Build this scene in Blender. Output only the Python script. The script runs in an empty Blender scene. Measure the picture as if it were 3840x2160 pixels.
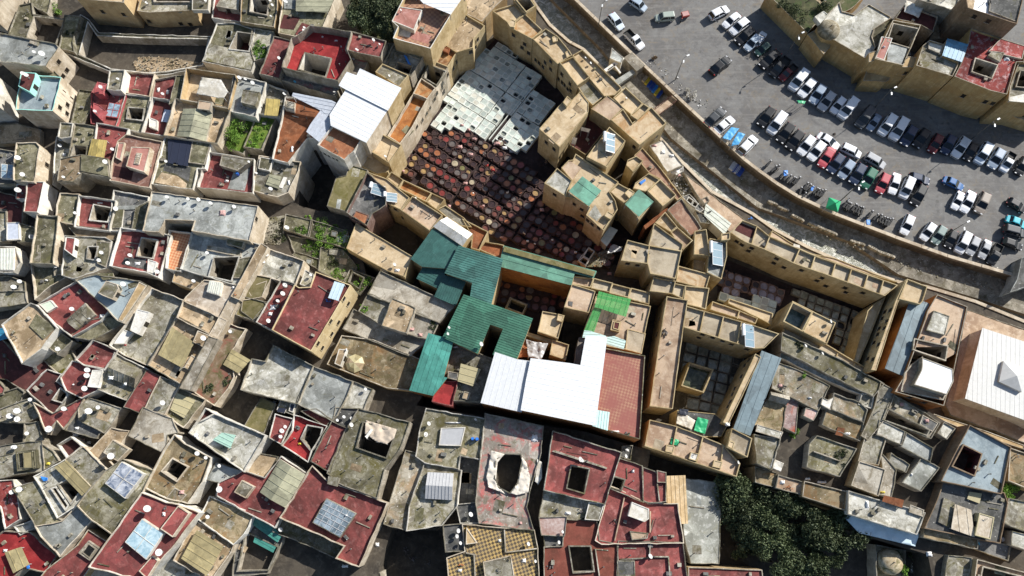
import bpy, bmesh, math, random
from mathutils import Vector, Matrix, noise, geometry
random.seed(7)
S = bpy.context.scene
COL = S.collection
# ---------------------------------------------------------------- camera model (real place: metres, z up, ground 0)
F, CX, CY, NAD, HC = 2742.0, 1920.0, 1080.0, 1880.0, 133.0
TH = math.atan((NAD - CY) / F)
ct, st = math.cos(TH), math.sin(TH)
def W(u, v, z=0.0):
    dx, dy = (u - CX) / F, -(v - CY) / F
    y, zz = dy * ct + st, dy * st - ct
    t = (HC - z) / -zz
    return Vector((dx * t, y * t, z))
OX = OY = 0
def T(x, y):
    global OX, OY
    OX, OY = x, y
K = 2.415
def px(s):
    return [(OX + float(a.split(',')[0]) / K, OY + float(a.split(',')[1]) / K) for a in s.split()]
def wp(p, z): return [W(u, v, z) for u, v in p]
def inside(p, u, v):
    c = False; n = len(p); j = n - 1
    for i in range(n):
        if (p[i][1] > v) != (p[j][1] > v) and u < (p[j][0] - p[i][0]) * (v - p[i][1]) / (p[j][1] - p[i][1]) + p[i][0]: c = not c
        j = i
    return c
def cen(p): return sum(a for a, b in p) / len(p), sum(b for a, b in p) / len(p)
def area(p): return .5 * sum(p[i - 1][0] * p[i][1] - p[i][0] * p[i - 1][1] for i in range(len(p)))
def ccw(P):
    return P if area(P) > 0 else P[::-1]
def inset(P, t):
    n = len(P); out = []
    for i in range(n):
        a, b, c = P[i - 1], P[i], P[(i + 1) % n]
        d1 = Vector((b[0] - a[0], b[1] - a[1])); d2 = Vector((c[0] - b[0], c[1] - b[1]))
        if d1.length < 1e-6 or d2.length < 1e-6: out.append(Vector((b[0], b[1], 0))); continue
        d1.normalize(); d2.normalize()
        n1 = Vector((-d1.y, d1.x)); n2 = Vector((-d2.y, d2.x)); m = n1 + n2
        if m.length < .2: m = n1
        else:
            m.normalize(); k = max(.45, m.dot(n1)); m = m / k
        out.append(Vector((b[0] + m.x * t, b[1] + m.y * t, 0)))
    return out
# ---------------------------------------------------------------- materials
M = {}
def nt(name):
    m = bpy.data.materials.new(name); m.use_nodes = True; M[name] = m
    t = m.node_tree; return m, t, t.nodes['Principled BSDF']
def N(t, typ, **k):
    n = t.nodes.new(typ)
    for a, b in k.items():
        if a.startswith('i_'): n.inputs[a[2:].replace('_', ' ')].default_value = b
        else: setattr(n, a, b)
    return n
def ramp(t, src, stops):
    r = N(t, 'ShaderNodeValToRGB'); e = r.color_ramp.elements
    while len(e) < len(stops): e.new(.5)
    for q, (p, c) in zip(e, stops):
        q.position = p; q.color = (*c, 1) if len(c) == 3 else c
    t.links.new(src, r.inputs[0]); return r.outputs[0]
def mix(t, f, a, b, mode='MIX'):
    m = N(t, 'ShaderNodeMix', data_type='RGBA', blend_type=mode)
    for s, v in ((0, f), (6, a), (7, b)):
        if isinstance(v, (int, float)): m.inputs[s].default_value = v
        elif isinstance(v, tuple): m.inputs[s].default_value = (*v, 1)
        else: t.links.new(v, m.inputs[s])
    return m.outputs[2]
def pos(t, scale=(1, 1, 1)):
    g = N(t, 'ShaderNodeNewGeometry'); o = N(t, 'ShaderNodeObjectInfo')
    a = N(t, 'ShaderNodeVectorMath', operation='MULTIPLY'); a.inputs[1].default_value = scale
    t.links.new(g.outputs['Position'], a.inputs[0])
    c = N(t, 'ShaderNodeMath', operation='MULTIPLY'); c.inputs[1].default_value = 300
    t.links.new(o.outputs['Random'], c.inputs[0])
    b = N(t, 'ShaderNodeVectorMath', operation='ADD')
    t.links.new(a.outputs[0], b.inputs[0]); t.links.new(c.outputs[0], b.inputs[1]); return b.outputs[0], o
def nz(t, v, sc, det=6, rough=.65, dist=0):
    n = N(t, 'ShaderNodeTexNoise'); n.inputs['Scale'].default_value = sc; n.inputs['Detail'].default_value = det
    n.inputs['Roughness'].default_value = rough; n.inputs['Distortion'].default_value = dist
    t.links.new(v, n.inputs['Vector']); return n.outputs[0]
def surf(name, c, dark=None, light=None, moss=0, rough=.9, blotch=.5, jit=.22, streak=0, speck=0, bump=.25, mc=(.09, .085, .03), big=.22, rust=None):
    """weathered mineral surface: base colour, dark grime, pale worn patches, moss"""
    m, t, b = nt(name); v, o = pos(t)
    dark = dark or tuple(x * .45 for x in c); light = light or tuple(min(.9, x * 1.35 + .03) for x in c)
    n1 = nz(t, v, big, 7, .7, .6); n2 = nz(t, v, 1.1, 8, .72, .4); n3 = nz(t, v, 5.5, 5, .7)
    col = mix(t, ramp(t, n1, [(.5 - .2 * blotch, (1, 1, 1)), (.56, (0, 0, 0))]), c, dark)
    w = N(t, 'ShaderNodeMath', operation='MULTIPLY'); w.inputs[1].default_value = .8
    t.links.new(ramp(t, n2, [(.52, (0, 0, 0)), (.72, (1, 1, 1))]), w.inputs[0])
    col = mix(t, w.outputs[0], col, light)
    w = N(t, 'ShaderNodeMath', operation='MULTIPLY'); w.inputs[1].default_value = .55
    t.links.new(ramp(t, n2, [(.3, (1, 1, 1)), (.45, (0, 0, 0))]), w.inputs[0])
    col = mix(t, w.outputs[0], col, dark)
    if moss:
        n4 = nz(t, v, .5, 8, .75, 1)
        col = mix(t, ramp(t, n4, [(.62 - .3 * moss, (0, 0, 0)), (.74 - .25 * moss, (1, 1, 1))]), col, mc)
    if rust:
        n5 = nz(t, v, .35, 6, .7, .8)
        col = mix(t, ramp(t, n5, [(.5, (0, 0, 0)), (.64, (1, 1, 1))]), col, rust)
    if streak:
        v2, _ = pos(t, (1.6, 1.6, .12)); n6 = nz(t, v2, 1.5, 5, .7)
        w = N(t, 'ShaderNodeMath', operation='MULTIPLY'); w.inputs[1].default_value = streak
        t.links.new(ramp(t, n6, [(.42, (1, 1, 1)), (.62, (0, 0, 0))]), w.inputs[0])
        col = mix(t, w.outputs[0], col, dark)
    if speck:
        vc = N(t, 'ShaderNodeTexVoronoi'); vc.inputs['Scale'].default_value = .33; t.links.new(v, vc.inputs['Vector'])
        sx = N(t, 'ShaderNodeSeparateColor'); t.links.new(vc.outputs['Color'], sx.inputs[0])
        w = N(t, 'ShaderNodeMapRange'); w.inputs[3].default_value = .72; w.inputs[4].default_value = 1.25; t.links.new(sx.outputs[0], w.inputs[0])
        col = mix(t, 1.0, col, w.outputs[0], 'MULTIPLY')
        ve = N(t, 'ShaderNodeTexVoronoi', feature='DISTANCE_TO_EDGE'); ve.inputs['Scale'].default_value = .4
        vd = N(t, 'ShaderNodeVectorMath', operation='ADD'); nn = N(t, 'ShaderNodeTexNoise'); nn.inputs['Scale'].default_value = 1.5; t.links.new(v, nn.inputs['Vector']); t.links.new(v, vd.inputs[0]); t.links.new(nn.outputs['Color'], vd.inputs[1]); t.links.new(vd.outputs[0], ve.inputs['Vector'])
        w = N(t, 'ShaderNodeMath', operation='MULTIPLY'); w.inputs[1].default_value = .5
        t.links.new(ramp(t, ve.outputs['Distance'], [(.012, (1, 1, 1)), (.03, (0, 0, 0))]), w.inputs[0]); col = mix(t, w.outputs[0], col, dark)
        vo = N(t, 'ShaderNodeTexVoronoi'); vo.inputs['Scale'].default_value = 1.3; t.links.new(v, vo.inputs['Vector'])
        if speck == 1: col = mix(t, ramp(t, vo.outputs['Distance'], [(.06, (1, 1, 1)), (.12, (0, 0, 0))]), col, (.6, .58, .52))
    w = N(t, 'ShaderNodeMapRange'); w.inputs[3].default_value = .78; w.inputs[4].default_value = 1.15
    t.links.new(n3, w.inputs[0]); col = mix(t, 1.0, col, w.outputs[0], 'MULTIPLY')
    w = N(t, 'ShaderNodeMapRange'); w.inputs[3].default_value = 1 - jit; w.inputs[4].default_value = 1 + jit
    t.links.new(o.outputs['Random'], w.inputs[0]); col = mix(t, 1.0, col, w.outputs[0], 'MULTIPLY')
    t.links.new(col, b.inputs['Base Color']); b.inputs['Roughness'].default_value = rough
    b.inputs['Specular IOR Level'].default_value = .25
    if bump:
        bu = N(t, 'ShaderNodeBump'); bu.inputs['Strength'].default_value = bump; bu.inputs['Distance'].default_value = .12
        t.links.new(n2, bu.inputs['Height']); t.links.new(bu.outputs[0], b.inputs['Normal'])
    return m
def plain(name, c, rough=.5, metal=0, jit=.1, alpha=1, spec=.5, dirt=.25, coat=0):
    m, t, b = nt(name); v, o = pos(t)
    n = nz(t, v, 1.7 if dirt < .3 else .8, 8, .75, .5)
    col = mix(t, ramp(t, n, [(.38, (dirt * 1.6,) * 3), (.62, (0, 0, 0))]), c, tuple(x * .45 for x in c))
    if dirt > .3: col = mix(t, ramp(t, nz(t, v, .5, 8, .75, 1), [(.55, (0, 0, 0)), (.75, (.6, .6, .6))]), col, tuple(min(.8, x * 1.5 + .05) for x in c))
    if dirt > .3:
        vc = N(t, 'ShaderNodeTexVoronoi'); vc.inputs['Scale'].default_value = .38; t.links.new(v, vc.inputs['Vector']); sx = N(t, 'ShaderNodeSeparateColor'); t.links.new(vc.outputs['Color'], sx.inputs[0])
        w = N(t, 'ShaderNodeMapRange'); w.inputs[3].default_value = .72 if c[0] < .5 else .93; w.inputs[4].default_value = 1.22 if c[0] < .5 else 1.03; t.links.new(sx.outputs[0], w.inputs[0]); col = mix(t, 1.0, col, w.outputs[0], 'MULTIPLY')
    w = N(t, 'ShaderNodeMapRange'); w.inputs[3].default_value = 1 - jit; w.inputs[4].default_value = 1 + jit
    t.links.new(o.outputs['Random'], w.inputs[0]); col = mix(t, 1.0, col, w.outputs[0], 'MULTIPLY')
    t.links.new(col, b.inputs['Base Color']); b.inputs['Roughness'].default_value = rough; b.inputs['Metallic'].default_value = metal
    b.inputs['Specular IOR Level'].default_value = spec; b.inputs['Alpha'].default_value = alpha; b.inputs['Coat Weight'].default_value = coat
    return m
def checker(name, a, c, size, worn=.4, rust=(.3, .1, .07)):
    m, t, b = nt(name)
    tc = N(t, 'ShaderNodeTexCoord'); ch = N(t, 'ShaderNodeTexChecker'); ch.inputs['Scale'].default_value = 1 / size
    ch.inputs['Color1'].default_value = (*a, 1); ch.inputs['Color2'].default_value = (*c, 1)
    mp = N(t, 'ShaderNodeMapping'); mp.inputs['Location'].default_value = (.01, .01, size * .5)
    t.links.new(tc.outputs['Object'], mp.inputs[0]); t.links.new(mp.outputs[0], ch.inputs['Vector'])
    v, o = pos(t); n = nz(t, v, .35, 7, .7, .6)
    w = N(t, 'ShaderNodeMath', operation='MULTIPLY'); w.inputs[1].default_value = worn
    t.links.new(ramp(t, n, [(.42, (1, 1, 1)), (.6, (0, 0, 0))]), w.inputs[0])
    col = mix(t, w.outputs[0], ch.outputs[0], rust)
    t.links.new(col, b.inputs['Base Color']); b.inputs['Roughness'].default_value = .7
def glassy(name, c, rough=.12, alpha=1, c2=None):
    m, t, b = nt(name); v, o = pos(t); n = nz(t, v, .8, 6, .7, 1)
    col = mix(t, ramp(t, n, [(.4, (0, 0, 0)), (.62, (1, 1, 1))]), c, c2 or tuple(min(.9, x * 1.8 + .05) for x in c))
    t.links.new(col, b.inputs['Base Color']); b.inputs['Roughness'].default_value = rough; b.inputs['Alpha'].default_value = alpha
    bu = N(t, 'ShaderNodeBump'); bu.inputs['Strength'].default_value = .15; t.links.new(n, bu.inputs['Height']); t.links.new(bu.outputs[0], b.inputs['Normal'])
#MATS
surf('red', (.25, .066, .058), (.13, .04, .034), (.38, .17, .15), blotch=.4, jit=.2, bump=.1, rough=.75, speck=2)
surf('bred', (.31, .03, .03), (.2, .02, .02), (.42, .07, .06), blotch=.3, jit=.1, bump=.1, rough=.7)
surf('redm', (.25, .06, .055), (.15, .05, .045), (.32, .13, .11), blotch=.6, jit=.1, speck=2)
surf('redw', (.30, .06, .05), (.18, .04, .035), (.75, .6, .58), blotch=.4, speck=2)
surf('redb', (.22, .065, .045), (.13, .045, .03), (.30, .12, .08), blotch=.6)
surf('dred', (.10, .032, .028), (.05, .02, .018), (.16, .06, .05), blotch=.6)  # dark red; also stands in for shaded red on some sunken floors
surf('patch', (.30, .27, .23), (.17, .14, .11), (.45, .42, .37), rust=(.38, .10, .09), moss=.25, speck=1)
surf('rust', (.24, .085, .035), (.12, .045, .02), (.34, .17, .09))
surf('rustl', (.40, .17, .08), (.24, .09, .045), (.5, .3, .18), jit=.06)
surf('rusto', (.40, .16, .045), (.24, .09, .03), (.5, .27, .11), jit=.08)
surf('rustp', (.30, .22, .2), (.15, .1, .09), (.5, .45, .42), rust=(.28, .07, .04))
surf('stain', (.40, .22, .09), (.15, .07, .03), (.55, .40, .25), rust=(.32, .11, .03))
surf('conc', (.345, .32, .255), (.125, .108, .075), (.56, .535, .465), moss=.46, mc=(.135, .12, .055), speck=1)
surf('pgrey', (.385, .35, .285), (.2, .17, .125), (.52, .485, .41), moss=.2, mc=(.16, .13, .08), speck=1)
surf('patchm', (.31, .28, .22), (.12, .1, .07), (.58, .55, .48), moss=.45, mc=(.13, .11, .05), rust=(.25, .18, .11), speck=1)
surf('moss', (.21, .19, .12), (.075, .068, .04), (.39, .36, .27), moss=.45, mc=(.085, .08, .035), speck=1)
surf('mossg', (.28, .255, .18), (.10, .09, .055), (.49, .46, .37), moss=.52, mc=(.12, .105, .04), speck=1)
surf('moss2', (.19, .16, .075), (.11, .095, .04), (.27, .24, .14), moss=.45, mc=(.10, .09, .025))
surf('mossb', (.32, .25, .15), (.14, .105, .055), (.46, .39, .27), moss=.4, mc=(.12, .10, .04), rust=(.24, .14, .06), speck=1)
surf('mossr', (.22, .15, .1), (.12, .09, .05), (.36, .3, .22), moss=.5, rust=(.22, .08, .06))
surf('dirt', (.42, .32, .205), (.21, .15, .085), (.54, .43, .30), blotch=.5, moss=.15, mc=(.2, .15, .08), speck=1)
surf('ochre', (.54, .42, .265), (.34, .24, .13), (.62, .52, .37), blotch=.6, jit=.1)
surf('gochre', (.44, .37, .265), (.25, .2, .135), (.52, .46, .36), blotch=.7, jit=.1, moss=.15, mc=(.26, .24, .2))
surf('ochstain', (.54, .42, .27), (.34, .21, .1), (.55, .44, .28), rust=(.36, .2, .08), jit=.08)
surf('pinkc', (.48, .36, .25), (.28, .19, .125), (.58, .48, .37), jit=.1)
surf('pinkst', (.36, .22, .15), (.2, .11, .075), (.5, .36, .26), rust=(.25, .12, .075), jit=.1)
surf('brickt', (.34, .19, .14), (.2, .1, .075), (.55, .42, .36))
surf('lgrey', (.385, .395, .365), (.2, .205, .185), (.57, .575, .545), moss=.2, mc=(.2, .19, .13), speck=1)
surf('lgreyc', (.36, .365, .32), (.2, .2, .17), (.62, .61, .57), moss=.2, mc=(.2, .19, .13), speck=1)
surf('chalk', (.51, .49, .42), (.20, .185, .14), (.74, .73, .69), moss=.3, mc=(.2, .19, .13), jit=.12, speck=1)
surf('chalkb', (.50, .43, .34), (.28, .22, .16), (.75, .7, .62))
surf('chalkd', (.36, .31, .22), (.15, .12, .07), (.58, .54, .44), moss=.4, mc=(.13, .11, .06), big=.5)
surf('dgrey', (.15, .145, .135), (.07, .07, .065), (.27, .26, .24), moss=.2, speck=1)
surf('blue', (.30, .355, .37), (.19, .23, .245), (.4, .45, .45), moss=.12, mc=(.2, .2, .17), jit=.08)
surf('pinkr', (.44, .21, .17), (.3, .13, .1), (.52, .3, .26), jit=.08)
surf('pinkw', (.6, .48, .43), (.35, .2, .16), (.75, .68, .64), streak=.6)
surf('pink', (.42, .1, .1), (.25, .06, .06), (.55, .25, .24), jit=.05)
surf('garden', (.10, .10, .045), (.05, .05, .025), (.17, .17, .08), moss=.5, mc=(.05, .08, .02))
surf('grass', (.14, .19, .035), (.08, .09, .03), (.22, .25, .07), moss=.6, mc=(.12, .2, .02))
surf('tan', (.50, .37, .20), (.32, .22, .11), (.60, .48, .31), streak=.4, jit=.08)
surf('tanw', (.52, .37, .17), (.32, .21, .09), (.64, .50, .30), streak=.55, jit=.05, rust=(.42, .26, .1))
surf('yelrim', (.43, .34, .19), (.27, .2, .1), (.55, .46, .3), jit=.1, bump=0)
surf('yellow', (.54, .43, .25), (.33, .24, .115), (.66, .55, .36), streak=.45, jit=.07)
surf('cream', (.63, .55, .43), (.36, .29, .2), (.78, .72, .62), streak=.45, jit=.1)
surf('cream2', (.70, .56, .33), (.5, .38, .2), (.78, .67, .46), streak=.3, jit=.02)
surf('white', (.76, .73, .66), (.46, .42, .34), (.84, .82, .78), streak=.35, jit=.08)
surf('plas', (.46, .41, .33), (.2, .17, .12), (.66, .6, .51), streak=.5, jit=.2, moss=.2, mc=(.16, .14, .08))
surf('brown', (.24, .17, .11), (.13, .09, .055), (.34, .27, .19), streak=.5)
surf('plum', (.26, .17, .14), (.13, .08, .065), (.38, .28, .24), streak=.5)
surf('plaster', (.46, .38, .25), (.25, .19, .11), (.6, .53, .4), moss=.3, big=.5)
surf('timber', (.20, .17, .14), (.1, .085, .07), (.35, .32, .28), streak=.3)
surf('whitew', (.62, .58, .5), (.38, .33, .26), (.76, .73, .67), streak=.2)
surf('tancloth', (.56, .42, .25), (.42, .3, .16), (.64, .52, .35), blotch=.4)
surf('rimw', (.56, .53, .46), (.22, .2, .16), (.74, .72, .66), moss=.35, mc=(.2, .18, .13))
surf('rimst', (.27, .245, .195), (.11, .1, .075), (.46, .43, .36), moss=.5, mc=(.1, .09, .05))
surf('black', (.012, .012, .012), bump=0)  # near-black; slabs of it stand in for the dark inside of openings
surf('asph', (.175, .17, .16), (.11, .1, .09), (.24, .235, .22), blotch=.8, jit=0, moss=.3, mc=(.19, .16, .12), big=.07, rough=.8, rust=(.125, .12, .115))
def oil():
    m = M['asph']; t = m.node_tree; b = t.nodes['Principled BSDF']; src = b.inputs['Base Color'].links[0].from_socket; v, o = pos(t)
    vo = N(t, 'ShaderNodeTexVoronoi'); vo.inputs['Scale'].default_value = .45; nn = N(t, 'ShaderNodeTexNoise'); nn.inputs['Scale'].default_value = 2; t.links.new(v, nn.inputs['Vector'])
    vd = N(t, 'ShaderNodeVectorMath', operation='ADD'); t.links.new(v, vd.inputs[0]); t.links.new(nn.outputs['Color'], vd.inputs[1]); t.links.new(vd.outputs[0], vo.inputs['Vector'])
    c = mix(t, ramp(t, vo.outputs['Distance'], [(.06, (.6, .6, .6)), (.2, (0, 0, 0))]), src, (.07, .067, .062))
    wv = N(t, 'ShaderNodeTexNoise'); wv.inputs['Scale'].default_value = 1; wv.inputs['Detail'].default_value = 6
    mp = N(t, 'ShaderNodeMapping'); mp.inputs['Rotation'].default_value = (0, 0, .5); mp.inputs['Scale'].default_value = (.12, 1.6, 1); t.links.new(v, mp.inputs[0]); t.links.new(mp.outputs[0], wv.inputs['Vector'])
    c = mix(t, ramp(t, wv.outputs[0], [(.52, (0, 0, 0)), (.75, (.35, .35, .35))]), c, (.27, .255, .23))
    t.links.new(c, b.inputs['Base Color'])
oil()
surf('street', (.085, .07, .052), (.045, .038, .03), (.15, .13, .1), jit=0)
surf('well_shade', (.05, .045, .038), jit=.3)  # near-black: the deep shade of the wells is put into the floor colour
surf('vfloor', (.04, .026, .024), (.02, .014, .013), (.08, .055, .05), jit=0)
surf('bank', (.29, .26, .205), (.14, .12, .09), (.46, .43, .36), moss=.4, mc=(.10, .085, .05), jit=0, speck=1, big=.3)
surf('soil', (.2, .15, .1), jit=0)
surf('limest', (.68, .70, .63), (.50, .52, .45), (.78, .80, .74), jit=.12)
surf('vatst', (.075, .044, .038), (.04, .024, .021), (.14, .09, .08), jit=.15)
surf('yardfl', (.11, .095, .075), (.05, .045, .035), (.2, .18, .15), jit=0)
plain('palec', (.62, .60, .50), .4, jit=.2, dirt=.25)
surf('gvat', (.24, .215, .175), (.11, .1, .08), (.38, .35, .3), jit=.15)
surf('coping', (.52, .44, .33), (.34, .27, .19), (.62, .56, .46), jit=.04)
surf('rwall', (.31, .255, .185), (.15, .115, .08), (.44, .385, .3), streak=.6, jit=0)
checker('checkp', (.44, .16, .07), (.58, .34, .18), .36, .25, (.4, .14, .07))
checker('checkr', (.27, .10, .07), (.37, .19, .115), .36, .95, (.27, .085, .065))
checker('checky', (.07, .045, .02), (.44, .30, .10), .40, .5, (.12, .1, .08))
checker('tilef', (.44, .25, .14), (.30, .15, .09), .5, .5, (.22, .12, .09))
for nm, c, r in (('olive', (.31, .30, .20), .6), ('olive2', (.34, .28, .14), .7), ('must', (.48, .37, .12), .6), ('must2', (.45, .39, .22), .6), ('navy', (.022, .026, .045), .5),
                 ('wmetal', (.70, .71, .71), .5), ('wcream', (.60, .595, .56), .55), ('dgreen', (.035, .105, .09), .45), ('green', (.05, .165, .105), .5), ('greenb', (.05, .15, .125), .5), ('teal', (.04, .13, .11), .5), ('tealb', (.075, .30, .24), .5),
                 ('jgreen', (.12, .29, .20), .6), ('bmetal', (.15, .205, .225), .5), ('turq', (.33, .66, .56), .6), ('bluep', (.05, .26, .42), .4), ('bluew', (.55, .67, .72), .4), ('pgreen', (.55, .62, .48), .6),
                 ('mint', (.42, .62, .5), .5), ('paleteal', (.56, .74, .68), .45), ('greytent', (.42, .42, .42), .7), ('steel', (.5, .5, .5), .4), ('bluet', (.03, .2, .6), .5), ('blueb', (.06, .33, .62), .5), ('navyt', (.02, .025, .04), .6),
                 ('dirty', (.52, .43, .33), .8), ('cloth', (.62, .56, .47), .9), ('plast', (.42, .41, .40), .3), ('grn', (.02, .34, .14), .5), ('rubber', (.015, .015, .015), .8), ('glassd', (.012, .016, .02), .08), ('windk', (.02, .016, .012), .4),
                 ('chrome', (.6, .6, .6), .25), ('lamp', (.8, .8, .78), .4), ('dishw', (.52, .52, .50), .55), ('cyan', (.1, .55, .75), .4), ('skin', (.35, .2, .13), .6), ('redlight', (.4, .02, .02), .3), ('purple', (.12, .08, .14), .6), ('cart', (.42, .06, .04), .6), ('yel', (.6, .48, .05), .6), ('org', (.55, .2, .06), .7), ('pnk', (.5, .3, .27), .9), ('blu', (.03, .09, .4), .5), ('rdd', (.4, .03, .03), .6), ('dk', (.03, .028, .025), .8), ('nn', (.16, .14, .13), .9), ('wht', (.78, .77, .74), .7), ('grnw', (.05, .09, .05), .7), ('solar', (.13, .21, .26), .6), ('brass', (.3, .2, .1), .5)):
    plain(nm, c, r, dirt=.35 if nm in ('green', 'greenb', 'dgreen', 'teal', 'tealb', 'bluep', 'bmetal', 'olive', 'olive2', 'must', 'jgreen') else .15)
M['white2'] = M['white']; M['green '] = M['green']
plain('x_', (1, 1, 1)); plain('brightg', (.10, .42, .12), .3, alpha=.55); plain('mesh', (.66, .70, .76), .5, alpha=.62); plain('plastic', (.68, .72, .8), .35, alpha=.85)
glassy('glass', (.16, .22, .26), .15); glassy('bglass', (.26, .40, .46), .15, c2=(.5, .62, .66)); glassy('ggrid', (.10, .13, .15), .15, c2=(.3, .36, .4)); glassy('pglass', (.10, .13, .19), .2, c2=(.5, .52, .55)); glassy('gglass', (.50, .52, .44), .3, c2=(.64, .66, .58)); glassy('grid', (.07, .07, .07), .4)
glassy('gwater', (.03, .035, .012), .04); glassy('twater', (.035, .07, .075), .04); plain('pale', (.54, .60, .53), .3, jit=.32, dirt=.25); glassy('murk', (.16, .17, .14), .08)
for nm, c in (('dye_orange', (.40, .15, .065)), ('dye_red', (.25, .05, .04)), ('dye_brown', (.17, .065, .048)), ('dye_ochre', (.40, .26, .11)), ('dye_grey', (.16, .135, .12)), ('dye_olive', (.22, .2, .08)), ('dye_dark', (.05, .03, .028)), ('dye_cream', (.5, .42, .28)), ('dye_black', (.02, .015, .014)), ('dye_violet', (.36, .31, .35))):
    glassy(nm, tuple(x * .62 for x in c), .3, c2=c)
for nm, c in (('white', (.72, .73, .74)), ('black', (.012, .013, .015)), ('darkgrey', (.05, .055, .06)), ('silver', (.38, .39, .4)), ('silverblue', (.36, .43, .5)), ('whiteblue', (.56, .63, .7)), ('greyblue', (.24, .30, .38)), ('paleg', (.34, .38, .33)), ('darkgreen', (.03, .07, .06)), ('green', (.03, .14, .085)), ('darkred', (.12, .015, .018)), ('red', (.42, .07, .085)), ('darkblue', (.02, .035, .075)), ('blue', (.03, .12, .30)), ('cyan', (.04, .42, .5)), ('brown', (.26, .22, .18)), ('greygreen', (.2, .26, .24))):
    plain('car_' + nm, c, .38, dirt=.08, jit=.04, spec=.3, coat=.15)
def leafmat(name, c, c2):
    m, t, b = nt(name); v, o = pos(t); n = nz(t, v, 2.2, 4, .6)
    w = N(t, 'ShaderNodeMapRange'); w.inputs[3].default_value = .75; w.inputs[4].default_value = 1.3; t.links.new(o.outputs['Random'], w.inputs[0])
    t.links.new(mix(t, 1.0, mix(t, ramp(t, n, [(.4, (0, 0, 0)), (.65, (1, 1, 1))]), c, c2), w.outputs[0], 'MULTIPLY'), b.inputs['Base Color']); b.inputs['Roughness'].default_value = .7
    b.inputs['Subsurface Weight'].default_value = 0
leafmat('lf_g', (.12, .24, .025), (.22, .36, .055)); leafmat('lf_d', (.045, .06, .022), (.09, .11, .04)); leafmat('lf_y', (.2, .2, .02), (.34, .3, .04)); leafmat('lf_w', (.46, .44, .38), (.66, .63, .56)); leafmat('lf_r', (.26, .17, .09), (.35, .25, .15)); leafmat('lf_t', (.045, .064, .026), (.105, .13, .055))
def watermat():
    m, t, b = nt('water'); v, o = pos(t); n = nz(t, v, .55, 9, .8, 1.5); n2 = nz(t, v, .12, 5, .6, .5)
    col = mix(t, ramp(t, n, [(.47, (0, 0, 0)), (.6, (1, 1, 1))]), (.20, .20, .145), (.72, .70, .62))
    col = mix(t, ramp(t, n2, [(.4, (0, 0, 0)), (.6, (.6, .6, .6))]), col, (.18, .18, .13))
    t.links.new(col, b.inputs['Base Color']); b.inputs['Roughness'].default_value = .25
    bu = N(t, 'ShaderNodeBump'); bu.inputs['Strength'].default_value = .8; bu.inputs['Distance'].default_value = .3
    t.links.new(n, bu.inputs['Height']); t.links.new(bu.outputs[0], b.inputs['Normal'])
watermat()
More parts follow.
